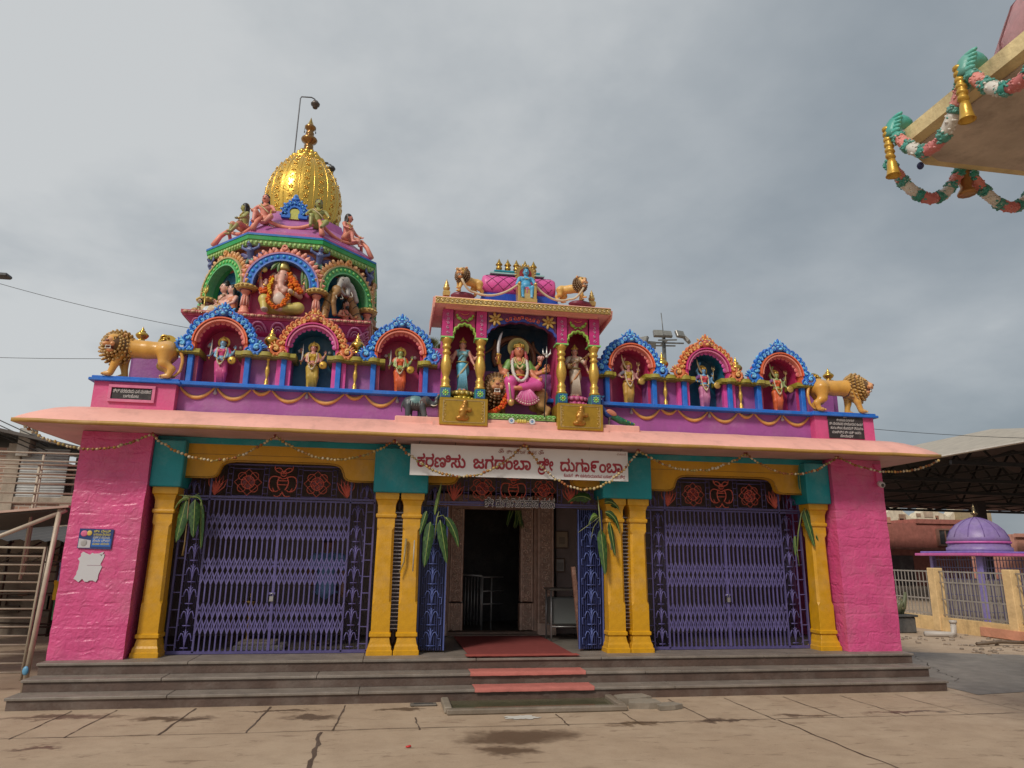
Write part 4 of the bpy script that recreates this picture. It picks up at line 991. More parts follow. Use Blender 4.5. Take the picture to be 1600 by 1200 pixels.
bk = MB('paint', (.20, .09, .05)); bk.tube([(-.02+.285*math.cos(a), .325, 4.255+.285*math.sin(a)) for a in np.linspace(-.5, PI+.5, 30)], .038, 6, (.34, .16, .09), flat=.7); bk.tube([(-.02+.235*math.cos(a), .335, 4.255+.235*math.sin(a)) for a in np.linspace(-.6, PI+.6, 30)], .016, 6, (.12, .06, .04), flat=.7)
for s_ in (-1, 1): bk.tube(bez((s_*.27-.02, .33, 4.50), (s_*.26-.02, .32, 4.36), (s_*.45-.02, .30, 4.27), 9), [.02, .022, .022, .02, .019, .017, .015, .012, .008], 6, (.24, .13, .07))
part(bk, 'ring_relief')
mb = MB('paint', (.20, .36, .08)); mb.box(-.46, .44, -.22, .35, 3.262, 3.335)
for j in range(15): mb.curl((-.42+j*.06, -.223, 3.30), .030, 0, 1.1, 1, .25, LGREEN, (.42, .6, .25), n=5, y=-.223)
mb.box(-.45, .44, -.20, .0, 3.253, 3.262, DPURP); part(mb, 'green_frieze')
mb = MB('paint', WHITE)
for s_ in (-1, 1):
    mb.ringarc(s_*.135-.01, 3.235, .018, .038, -.285, -.262, 0, 2*PI, 16, (.62, .66, .7)); mb.ell((s_*.135-.01, -.275, 3.235), (.018, .01, .018), (.15, .3, .55), nu=8, nv=5)
for j in range(4): mb.ell((-.055+j*.03, -.28, 3.232), (.02, .014, .028), (.62, .48, .08), nu=7, nv=5)
mb.box(-.12, .10, -.27, -.25, 3.225, 3.245, (.6, .5, .12)); part(mb, 'emblem')
# roof
mb = MB('gold_paint', (.60, .40, .13)); mb.box(-1.18, 1.17, -.405, -.39, 4.722, 4.795); mb.tube([(-1.18, -.405, 4.795), (1.17, -.405, 4.795)], .010, 6); mb.tube([(-1.18, -.405, 4.722), (1.17, -.405, 4.722)], .008, 6)
for j in range(38): mb.curl((-1.15+j*.0619, -.408, 4.758), .028, 0, 1.15, 1, .24, (.66, .48, .2), (.70, .55, .3), n=5, y=-.41)
part(mb, 'scroll_band')
mb = MB('eave_paint', (.88, .42, .33)); mb.prism([(-.40, 4.80), (-.40, 4.72), (.62, 4.72), (.62, 4.86), (.12, 5.0)], -1.19, 1.18, plane='yz')
for s_ in (-1, 1): mb.prism([(-.39, 4.78), (-.35, 4.68), (.62, 4.60), (.62, 4.80)], *sorted((s_*1.185, s_*1.205)), plane='yz')
mb.box(-1.04, 1.03, FR-.02, .5, 4.70, 4.722, (.05, .03, .16)); mb.prism([(-.405, 4.80), (-.30, 4.846), (-.28, 4.86), (-.40, 4.815)], -1.185, 1.175, (.84, .40, .40), plane='yz'); part(mb, 'roof')
mb = MB('paint', (.008, .06, .42))
for i, (r, z) in enumerate(((.23, 4.93), (.215, 4.985), (.20, 5.03))): mb.prism([(-.52-.012*(2-i), -r*.8+.2), (.53+.012*(2-i), -r*.8+.2), (.53+.012*(2-i), .2+r*.8), (-.52-.012*(2-i), .2+r*.8)], z, z+.055 if i < 2 else 5.085, plane='xy')
part(mb, 'barrel_base')
mb = MB('paint', (.66, .085, .32)); nb = 20; prof_ = [(.10, -.52), (.155, -.505), (.172, -.47), (.172, -.3), (.172, 0), (.172, .3), (.172, .48), (.155, .515), (.10, .53)]
V = [(x, .2+r*math.cos(2*PI*j/nb), 5.225+r*math.sin(2*PI*j/nb)) for r, x in prof_ for j in range(nb)]
F = [(i*nb+j, i*nb+nb+j, i*nb+nb+(j+1) % nb, i*nb+(j+1) % nb) for i in range(len(prof_)-1) for j in range(nb)]+[tuple(range(nb)), tuple(range((len(prof_)-1)*nb, len(prof_)*nb))[::-1]]
mb.raw(V, F, None, None, True)
for s_ in (-1, 1):                                                                       # quilted diagonal grooves
    for q in range(-1, 9):
        pts = []
        for t in np.linspace(0, 1, 12):
            a = PI*.55+t*PI*.62; x = -.55+q*.16+s_*(t-.5)*.34
            if abs(x) < .48: pts.append((x, .2+.174*math.cos(a), 5.225+.174*math.sin(a)))
        if len(pts) > 2: mb.tube(pts, .004, 4, (.20, .02, .10))
part(mb, 'barrel_vault')
mb = MB('paint', (.01, .25, .33)); mb.bbox(-.35, .31, .12, .28, 5.445, 5.470, .004); mb.bbox(-.41, .37, .10, .30, 5.402, 5.428, .004, (.30, .52, .50)); mb.box(-.33, .3, .14, .26, 5.427, 5.446, (.4, .3, .2)); part(mb, 'ridge_cap')
pm2 = mesh_of(MB('brass', (.55, .34, .08)).lathe([(.030, 0), (.022, .015), (.040, .035), (.046, .055), (.034, .08), (.026, .09), (.05, .105), (.05, .112), (.034, .135), (.018, .165), (.004, .20), (.001, .205)], 14), 'pot_finial')
for x in (-.272, -.147, -.022, .104, .228): link(pm2, 'pot_finial', sh, (x, .2, 5.470-3.17))
cfm = mesh_of(MB('gold_paint', (.60, .40, .13)).sqlathe([(0, .045, .004), (.05, .05, .004), (.07, .04, .004)]).lathe([(.03, .07), (.045, .10), (.048, .12), (.03, .145), (.038, .16), (.02, .175), (.026, .19), (.008, .225), (.001, .25)], 12), 'corner_finial')
for x in (-1.02, 1.02): link(cfm, 'corner_finial', sh, (x, -.02, 4.965-3.17))
for s_ in (-1, 1): mb = MB('paint', (.18, .02, .05)); mb.ell((s_*.82+.02, -.06, 4.965), (.17, .10, .055)); part(mb, 'corner_cushion')

# ================================================================ octagonal tower with gold dome
TX, TY = -3.486, 3.118
tw = thing('temple_tower', 'eight-sided painted tower with a ribbed gold dome, rising behind the left parapet', 'tower', (TX, TY, 3.22))
def tpart(mb, name, parent=None, **k):
    o = mb.build(name, tw if parent is None else parent, (0, 0, -3.22) if parent is None else None, **k); return o
def octring(R, z): return [(R*math.cos(PI/8+k*PI/4), R*math.sin(PI/8+k*PI/4), z) for k in range(8)]
def octsolid(mb, prof, col=None, m=None, cols=None):
    V = [p for R, z in prof for p in octring(R, z)]; k = len(prof); F = [tuple(range(7, -1, -1)), tuple(range((k-1)*8, k*8))]; C_ = [cols[0], cols[-1]] if cols else None
    for i in range(k-1):
        for j in range(8):
            q = (j+1) % 8; F.append((i*8+j, i*8+q, i*8+8+q, i*8+8+j))
            if cols: C_.append(cols[i])
    mb.raw(V, F, np.array(C_) if cols else col, m)
def sqring(h, z): return [(-h, -h, z), (h, -h, z), (h, h, z), (-h, h, z)]
def sqsolid(mb, prof, cols):
    V = [p for h, z in prof for p in sqring(h, z)]; k = len(prof); F = [(3, 2, 1, 0), tuple(range((k-1)*4, k*4))]; C_ = [cols[0], cols[-1]]
    for i in range(k-1):
        for j in range(4): q = (j+1) % 4; F.append((i*4+j, i*4+q, i*4+4+q, i*4+4+j)); C_.append(cols[i])
    mb.raw(V, F, np.array(C_))
mb = MB('wall_paint'); sqsolid(mb, [(1.15, 3.2), (1.15, 4.62), (1.22, 4.63), (1.22, 4.70), (1.12, 4.71), (1.12, 4.84), (1.10, 4.86)], [MAG, BLUE, BLUE, PURP, PURP, MAG])
for i in range(14): mb.box(-1.0+i*.155, -.90+i*.155, -1.19, -1.14, 4.2, 4.58, (.50, .40, .06) if i in (4, 5, 12, 13) else mixc(MAG, PURP, .5))
for i in range(7):
    for q in range(5): a = PI*(.1+.2*q); mb.ell((-.9+i*.3+.07*math.cos(a), -1.23, 4.66+.07*math.sin(a)), (.04, .02, .025), GREEN, R=rotm('Y', PI/2-a), nu=6, nv=4)
tpart(mb, 'base')
mb = MB('paint'); sqsolid(mb, [(1.12, 4.855), (1.20, 4.88), (1.36, 5.03), (1.39, 5.035), (1.40, 5.06), (1.41, 5.065), (1.41, 5.12), (1.38, 5.125)], [MAG, (.55, .05, .22), MAG, (.45, .04, .10), (.42, .05, .08), (.42, .05, .08), MAG])
for fy in range(2):                                                                            # lotus petals under the rim (front and right faces)
    for i in range(9):
        x = -1.17+i*.292; pts = []
        for t in np.linspace(0, 1, 11):
            u = -.12+.24*t; v = 4.885+.125*(1-abs(2*t-1)**3); off = 1.20+.16*(v-4.88)/.15+.018
            p = (x+u, -off, v) if fy == 0 else (off, x+u, v); pts.append(p)
        mb.tube(pts, .017, 5, (.72, .24, .46))
        for sc2 in (.6, .3):
            p2 = []
            for t in np.linspace(0, 1, 8):
                u = (-.12+.24*t)*sc2; v = 4.885+.11*sc2*(1-abs(2*t-1)**3)+.01; off = 1.20+.16*(v-4.88)/.15+.018
                p2.append((x+u, -off, v) if fy == 0 else (off, x+u, v))
            mb.tube(p2, .012, 4, (.72, .28, .48))
for i in range(26):                                                                            # cream rosettes along the rim
    x = -1.34+i*.107
    for p, R in (((x, -1.415, 5.09), None), ((1.415, x, 5.09), rotm('Z', PI/2))):
        mb.ell(p, (.042, .02, .022), (.62, .34, .22), R=R, nu=7, nv=4); mb.ell((p[0]+(.053 if R is None else 0), p[1]+(0 if R is None else .053), p[2]), (.013, .02, .013), (.66, .44, .30), nu=5, nv=4)
tpart(mb, 'lotus_cornice')
mb = MB('wall_paint'); octsolid(mb, [(1.26, 5.12), (1.26, 6.0), (1.30, 6.02), (1.34, 6.24), (1.36, 6.27)], cols=[MAG, (.45, .12, .10), (.55, .20, .13), (.5, .15, .1)]); tpart(mb, 'drum')
mb = MB('paint'); octsolid(mb, [(1.36, 6.255), (1.44, 6.275), (1.465, 6.29), (1.475, 6.365), (1.495, 6.37), (1.505, 6.43), (1.515, 6.435), (1.515, 6.468), (1.45, 6.49), (1.40, 6.50)], cols=[(.3, .08, .06), (.22, .38, .10), (.28, .50, .14), (.10, .4, .1), (.02, .36, .09), (.01, .3, .08), (.012, .15, .5), (.012, .15, .5), (.3, .06, .2)])
for k in range(8):                                                                             # dentil scallops on the cornice
    a = math.radians(-90+45*k)
    if k not in (0, 1, 2, 7, 6): continue
    R = np.array(Matrix.Rotation(a+PI/2, 3, 'Z'))
    for i in range(15): mb.ell(R@np.array((-.52+i*.074, -1.365, 6.325)), (.026, .02, .030), (.38, .56, .18), R=R, nu=6, nv=4)
tpart(mb, 'cornice')
mb = MB('paint'); octsolid(mb, [(1.42, 6.495), (1.40, 6.56), (.98, 6.90), (.86, 7.02), (.80, 7.20), (.70, 7.25)], cols=[(.42, .06, .22), (.40, .12, .34), (.42, .14, .38), (.40, .10, .32), (.38, .08, .3)]); tpart(mb, 'sloping_roof')
# three visible niches of the drum plus two more round the sides
def front(k): return T((0, 0, 0), rz=math.radians(45*k))
for k in (-2, -1, 0, 1, 2, 3):
    c0 = (BLUE, (.03, .30, .62), SALMON, MAG) if k == 0 else (GREEN, LGREEN, (.68, .33, .10), (.008, .12, .26))
    mb = MB('paint'); mb.M = front(k); yf = -1.167; cz = 5.60
    mb.prism([(-.45, 5.125), (.45, 5.125)]+[(.45*math.cos(PI*i/16), cz+.44*math.sin(PI*i/16)) for i in range(17)], yf-.012, yf-.003, c0[3])
    mb.ringarc(0, cz, .435, .555, yf-.23, yf-.02, .0, PI, 26, c0[0]); mb.ringarc(0, cz, .425, .445, yf-.245, yf-.1, 0, PI, 26, mixc(c0[0], WHITE, .12)); mb.ringarc(0, cz, .545, .57, yf-.245, yf-.1, 0, PI, 26, mixc(c0[0], SALMON, .5))
    for i in range(17):
        a = PI*(i+.5)/17; mb.ell((.495*math.cos(a), yf-.235, cz+.495*math.sin(a)), (.028, .016, .028), c0[1], nu=7, nv=4)
    for i in range(21):
        a = PI*(i+.7)/22.4; mb.ell((.60*math.cos(a), yf-.19, cz+.60*math.sin(a)), (.043, .03, .055), mixc(c0[2], (.5, .1, .08), .3*(i % 2)), R=rotm('Y', PI/2-a), nu=8, nv=6); mb.ell((.645*math.cos(a), yf-.195, cz+.645*math.sin(a)), (.016, .02, .028), mixc(c0[2], WHITE, .15), R=rotm('Y', PI/2-a), nu=6, nv=4)
    for i in range(5): a = PI*(.34+.08*i); mb.ell((.66*math.cos(a), yf-.20, cz+.64*math.sin(a)), (.03, .03, .04), mixc(c0[2], WHITE, .1), R=rotm('Y', PI/2-a), nu=7, nv=5)
    mb.ringarc(0, cz+.66, .02, .045, yf-.235, yf-.19, 0, 2*PI, 12, c0[2])
    tpart(mb, 'arched_niche')
colm = MB('paint', SALMON); colm.lathe([(.085, 0), (.085, .05), (.07, .06), (.075, .09), (.055, .11), (.058, .14)], 14).lathe([(.06, .14), (.045, .30), (.05, .31), (.042, .325), (.055, .345), (.072, .375), (.075, .395)], 14)
for j in range(8): a = j*PI/4; colm.tube([(.062*math.cos(a), .062*math.sin(a), .14), (.047*math.cos(a), .047*math.sin(a), .30)], .010, 4, mixc(SALMON, WHITE, .25))
colm.lathe([(.10, .40), (.145, .41), (.15, .425), (.15, .475), (.13, .485)], 16, col=(.55, .36, .10))
for j in range(14): a = j*2*PI/14; colm.ell((.15*math.cos(a), .15*math.sin(a), .45), (.03, .03, .022), (.62, .43, .14), nu=5, nv=4)
colm.lathe([(.085, .395), (.12, .41)], 12, col=(.12, .05, .16)); cmm = mesh_of(colm, 'column')
for k in range(8):
    a = PI/8+k*PI/4; link(cmm, 'column', tw, (1.40*math.cos(a), 1.40*math.sin(a), 5.125-3.22))
# dome
gd = mat('dome_gold', (.80, .50, .10), rough=.26, metal=.95, var=.14, vscale=9, bump=.25, bscale=26)
mb = MB('dome_gold', (1, 1, 1)); dp = [(.54, 7.15), (.585, 7.28), (.625, 7.42), (.648, 7.58), (.655, 7.74), (.638, 7.92), (.60, 8.08), (.54, 8.24), (.47, 8.37), (.39, 8.48), (.33, 8.555)]
nd_ = 96; dp = [(r*1.035, z) for r, z in dp]; V = []
for r, z in dp:
    for j in range(nd_):
        a = 2*PI*j/nd_; ph = (j % 6)/6.0; rr_ = r*(1+.012*math.sin(PI*ph)-.006)
        V.append((rr_*math.cos(a), rr_*math.sin(a), z))
F = [(i*nd_+j, i*nd_+(j+1) % nd_, i*nd_+nd_+(j+1) % nd_, i*nd_+nd_+j) for i in range(len(dp)-1) for j in range(nd_)]
mb.raw(V, F, None, None, True)
for j in range(16):                                                                            # ribs and embossed motifs
    a = 2*PI*j/16; mb.tube([((r-.004)*math.cos(a), (r-.004)*math.sin(a), z) for r, z in dp], .010, 5)
    a += PI/16; Rz = np.array(Matrix.Rotation(a+PI/2, 3, 'Z'))
    for i, (r, z) in enumerate(dp[1:-1]):
        c_, s_ = math.cos(a), math.sin(a); sc3 = r/.65; q = np.array((r*1.016*c_, r*1.016*s_, z))
        for d in range(5):
            b = d*2*PI/5+.3; mb.ell(q+Rz@np.array((.030*math.cos(b)*sc3, .004, .030*math.sin(b))), (.018*sc3, .009, .013), R=Rz, nu=6, nv=4)
        mb.ell(q, (.010, .010, .010), nu=6, nv=4)
        r2, z2 = dp[i+2]; rm_, zm = (r+r2)/2, (z+z2)/2
        for d in (-1, 1): mb.ell(np.array((rm_*1.014*c_, rm_*1.014*s_, zm))+Rz@np.array((d*.045*sc3, 0, 0)), (.011, .004, .024), R=Rz@rotm('Y', d*.5), nu=6, nv=4)
mb.lathe([(.335, 8.545), (.345, 8.57), (.33, 8.585)], 32)
for j in range(16): a = 2*PI*j/16; mb.ell((.27*math.cos(a), .27*math.sin(a), 8.60), (.075, .075, .06), nu=8, nv=6)
mb.lathe([(.30, 8.58), (.27, 8.64), (.20, 8.70), (.16, 8.78), (.12, 8.83), (.08, 8.86)], 24)
for j in range(12): a = 2*PI*j/12; mb.ell((.17*math.cos(a), .17*math.sin(a), 8.74), (.045, .045, .06), nu=8, nv=6)
tpart(mb, 'dome')
mb = MB('brass', (.36, .19, .07)); mb.lathe([(.09, 8.85), (.10, 8.87), (.06, 8.89), (.085, 8.92), (.085, 8.95), (.05, 8.97), (.06, 8.99), (.135, 9.04), (.15, 9.075), (.14, 9.10), (.07, 9.15), (.06, 9.17), (.08, 9.20), (.075, 9.225), (.05, 9.25), (.06, 9.27), (.095, 9.31), (.105, 9.345), (.07, 9.38), (.06, 9.385)], 20)
mb.lathe([(.075, 9.37), (.06, 9.39), (.025, 9.48), (.004, 9.55), (.001, 9.555)], 12, col=(.62, .42, .12))
for s_ in (-1, 1): mb.tube([(s_*.10, 0, 9.33), (s_*.102, 0, 9.26)], .004, 4, (.1, .1, .1)); mb.ell((s_*.102, 0, 9.24), (.012, .012, .025), (.12, .12, .12), nu=6, nv=4)
tpart(mb, 'finial')
# blue gable ornament (horseshoe) at the front of the dome, plus back ones
for k in (0, 2, 6):
    mb = MB('paint', BLUE); mb.M = T((0, 0, 0), rz=math.radians(45*k)) @ T((0, -.82, 7.12), s=.82); rr = random.Random(3)
    mb.prism([(-.10, -.1), (.10, -.1), (.10, .08), (.06, .13), (-.06, .13), (-.10, .08)], .0, .04, (.50, .50, .10))
    mb.ringarc(0, .06, .10, .25, -.02, .08, -.35, PI+.35, 20, BLUE); mb.box(-.26, -.08, -.02, .08, -.08, .02, BLUE); mb.box(.08, .26, -.02, .08, -.08, .02, BLUE)
    for i in range(9):
        a = -.2+(PI+.4)*i/8; mb.curl((.19*math.cos(a), -.03, .06+.19*math.sin(a)), .045, a, 1.1, 1 if i < 4 else -1, .28, BLUE, LBLUE, y=-.03, n=5); mb.ell((.27*math.cos(a), .02, .06+.27*math.sin(a)), (.03, .03, .04), mixc(BLUE, LBLUE, .4), R=rotm('Y', PI/2-a), nu=6, nv=4)
    mb.ell((0, .02, .38), (.06, .05, .09), mixc(BLUE, LBLUE, .3)); mb.ell((0, .0, .34), (.09, .05, .05), BLUE); mb.box(-.015, .015, -.04, -.02, .30, .42, (.01, .08, .3))
    tpart(mb, 'gable_ornament')
# salmon garland rope looped between the seated figures
mb = MB('paint', SALMON)
GP = []
for k in range(16):
    a = math.radians(-90+22.5*k); rr_ = 1.16 if k % 2 else 1.06; GP.append((rr_*math.cos(a), rr_*math.sin(a), 6.84 if k % 2 else 6.88))
for k in range(8):
    A = np.array((1.20*math.cos(PI/8+k*PI/4-PI), 1.20*math.sin(PI/8+k*PI/4-PI), 6.90)); Bq = np.array((1.20*math.cos(PI/8+(k+1)*PI/4-PI), 1.20*math.sin(PI/8+(k+1)*PI/4-PI), 6.90))
    mb.tube(sag(A*np.array((1, 1, 1)), Bq, .17, 12), .032, 6); md = (A+Bq)/2; mb.ell((md[0], md[1], 6.70), (.035, .035, .05), nu=7, nv=5)
    mb.tube([A, A*np.array((1.10, 1.10, 1))-np.array((0, 0, .14)), A*np.array((1.18, 1.18, 1))-np.array((0, 0, .34))], [.035, .04, .05], 6)
tpart(mb, 'garland_rope')
# ================================================================ sculpted figures
HAIR = (.018, .012, .010)
class Fig:
    """one clay body in local metres; s scales a unit-height figure"""
    def __init__(f, s): f.s = s; f.c = Clay(.022*s); f.x = f.c.x
    def q(f, *p): return np.array(p, float)*f.s
    def cap(f, a, b, ra, rb, col, k=None): f.c.cap(f.q(*a), f.q(*b), ra*f.s, rb*f.s, col, None if k is None else k*f.s); return f
    def ell(f, c, r, col, R=None, k=None):
        r = (r, r, r) if np.isscalar(r) else r
        f.c.ell(f.q(*c), np.array(r)*f.s, col, R, None if k is None else k*f.s); return f
    def chain(f, pts, rad, col, k=None):
        for i in range(len(pts)-1): f.cap(pts[i], pts[i+1], rad[i], rad[i+1], col, k)
        return f
    def dot(f, c, r, col, R=None, nu=7, nv=5, m=None):
        r = (r, r, r) if np.isscalar(r) else r
        f.x.ell(f.q(*c), np.array(r)*f.s, col, m, R, nu, nv); return f
    def rope(f, pts, r, col, n=6, m=None):
        f.x.tube([f.q(*p) for p in pts], np.array(r)*f.s, n, col, m); return f
    def beads(f, pts, r, col, n=20, jit=.15):
        P = np.array([f.q(*p) for p in pts]); L_ = np.r_[0, np.cumsum(np.linalg.norm(np.diff(P, axis=0), axis=1))]; rr = random.Random(n)
        for i in range(n):
            p = [np.interp((i+.5)/n*L_[-1], L_, P[:, d]) for d in range(3)]; f.x.ell(p, r*f.s*(1+rr.uniform(-jit, jit)), mixc(col, WHITE, rr.random()*.12), nu=6, nv=4)
        return f
    def head(f, c, r=.062, skin=SKIN, hair=HAIR, yaw=0, pitch=0, kind='f', bun=False, long=True, crown=None, moustache=False, beard=None):
        """head with face; c = centre, r = half width"""
        c = np.array(c, float); R = np.array(Matrix.Rotation(yaw, 3, 'Z') @ Matrix.Rotation(pitch, 3, 'X'))
        P = lambda x, y, z: c+R@np.array((x, y, z))*r
        f.ell(c, (r*.98, r*1.08, r*1.28), skin, R); f.ell(P(0, -.22, -.62), (r*.66, r*.66, r*.62), skin, R)                   # skull, jaw
        f.cap(P(0, .12, -.8), P(0, .2, -1.85), r*.50, r*.56, skin)                                                              # neck
        f.ell(P(0, .24, .46), (r*1.12, r*1.06, r*1.10), hair, R, k=.004)                                                         # hair cap
        if long:
            for s_ in (-1, 1): f.cap(P(s_*.78, .35, .2), P(s_*1.0, .45, -1.7), r*.34, r*.30, hair, k=.006)
            f.cap(P(0, .75, .1), P(0, .85, -2.0), r*.7, r*.6, hair, k=.006)
        if bun: f.ell(P(0, .35, 1.5), r*.55, hair, k=.01)
        d = lambda p, rr_, col, nu=7, nv=5: f.dot(P(*p), tuple(np.array(rr_)*r) if not np.isscalar(rr_) else rr_*r, col, R, nu, nv)
        for s_ in (-1, 1):
            d((s_*.38, -.90, .10), (.22, .14, .12), (.75, .73, .70)); d((s_*.37, -1.0, .10), (.10, .08, .11), (.01, .008, .008)); d((s_*.39, -.93, .33), (.26, .12, .05), HAIR)
            d((s_*1.0, .05, -.02), (.12, .2, .3), skin); d((s_*1.03, -.02, -.38), .14, (.55, .38, .08))
            d((s_*.16, -1.12, -.24), .10, skin, 5, 4)
        f.cap(P(0, -.98, .12), P(0, -1.20, -.20), r*.09, r*.15, skin, k=.006)
        d((0, -.94, -.50), (.27, .13, .07), (.45, .03, .03)); d((0, -.93, -.60), (.22, .13, .07), (.50, .05, .05))
        if kind == 'f': d((0, -1.02, .42), (.07, .05, .09), (.5, .01, .01))
        if moustache:
            for s_ in (-1, 1): d((s_*.24, -1.0, -.40), (.26, .1, .07), HAIR)
        if beard is not None: f.ell(P(0, -.62, -1.0), (r*.55, r*.5, r*.8), beard, R, k=.006)
        if crown:
            kind_, col = crown
            prof = {'tall': [(1.02, .62), (1.10, .72), (1.0, .85), (.98, 1.05), (1.02, 1.12), (.80, 1.25), (.74, 1.55), (.78, 1.62), (.50, 1.85), (.42, 2.1), (.46, 2.16), (.16, 2.4), (.20, 2.5), (.02, 2.75)],
                    'short': [(1.04, .50), (1.14, .62), (1.0, .78), (1.02, 1.0), (.85, 1.25), (.5, 1.5), (.2, 1.6), (.22, 1.72), (.02, 1.9)]}[kind_]
            x = f.x; M0 = x.M; M4 = np.eye(4); M4[:3, :3] = R; M4[:3, 3] = c*f.s; x.M = M4 if M0 is None else M0@M4
            x.lathe([(a*r*f.s, b*r*f.s) for a, b in prof], 14, col=col, m='gold_paint')
            for i in range(9): a = PI*i/8+PI; x.ell((1.02*r*f.s*math.cos(a), 1.02*r*f.s*math.sin(a), .95*r*f.s), np.array((.18, .12, .34))*r*f.s, col, 'gold_paint', nu=6, nv=4)
            x.ell((0, -1.08*r*f.s, .98*r*f.s), .13*r*f.s, (.4, .02, .03), nu=6, nv=4); x.M = M0
        return f
    def hand(f, w, d, skin, palm=(0, -1, 0), size=.052, curl=.5):
        """palm from the wrist w along d; five unequal fingers bent towards the palm side"""
        w = np.array(w, float); d = np.array(d, float); d /= np.linalg.norm(d); pn = np.array(palm, float); pn -= d*pn.dot(d); pn /= np.linalg.norm(pn)+1e-9; sd_ = np.cross(d, pn)
        f.cap(w, w+d*size*.55, size*.30, size*.36, skin, k=.01)
        for i, (o, L_) in enumerate(((-.34, .78), (-.12, .95), (.11, .90), (.32, .70))):
            b = w+d*size*.75+sd_*o*size; m1 = b+(d*math.cos(curl*.7)+pn*math.sin(curl*.7))*size*L_*.55; e_ = m1+(d*math.cos(curl*1.9)+pn*math.sin(curl*1.9))*size*L_*.5
            f.rope([b-d*size*.3, b, m1, e_], [size*.115, size*.115, size*.105, size*.07], skin, 5)
        b = w+d*size*.28-sd_*size*.30; f.rope([b, b+(d*.5-sd_*.75+pn*.3)*size*.45, b+(d*1.1-sd_*.75+pn*.6)*size*.6], [size*.14, size*.125, size*.08], skin, 5)
        return f
    def arm(f, sh_, el, wr, skin, sleeve=None, r=.030, hd=None, palm=(0, -1, 0), curl=.6, bangles=True):
        f.chain([sh_, el], [r*1.15, r*.92], skin); f.chain([el, wr], [r*.92, r*.62], skin)
        if sleeve is not None:
            m = np.array(sh_)*.45+np.array(el)*.55; f.cap(sh_, m, r*1.45, r*1.35, sleeve, k=.006)
        d = np.array(wr, float)-np.array(el, float) if hd is None else hd
        f.hand(wr, d, skin, palm, curl=curl)
        if bangles:
            a = np.array(wr)*.9+np.array(el)*.1; t = np.array(wr, float)-np.array(el); t /= np.linalg.norm(t)
            f.rope([a-t*.010, a+t*.010], [r*.88, r*.88], GOLD, 8, 'gold_paint')
        return f
    def done(f, name, parent, h, m='paint', loc=None, **k): return f.c.into(h, m=m).build(name, parent, loc, **k)

def pleats(f, x0, z0, x1, z1, w0, w1, y0, y1, n, col, r=.012):
    for i in range(n):
        t = (i/(n-1)-.5)*2; f.rope([(x0+t*w0, y0, z0), ((x0+x1)/2+t*(w0+w1)*.5, (y0+y1)/2-.012, (z0+z1)/2), (x1+t*w1, y1, z1)], [r*.6, r, r*1.1], mixc(col, WHITE, .05*(i % 2)), 5)

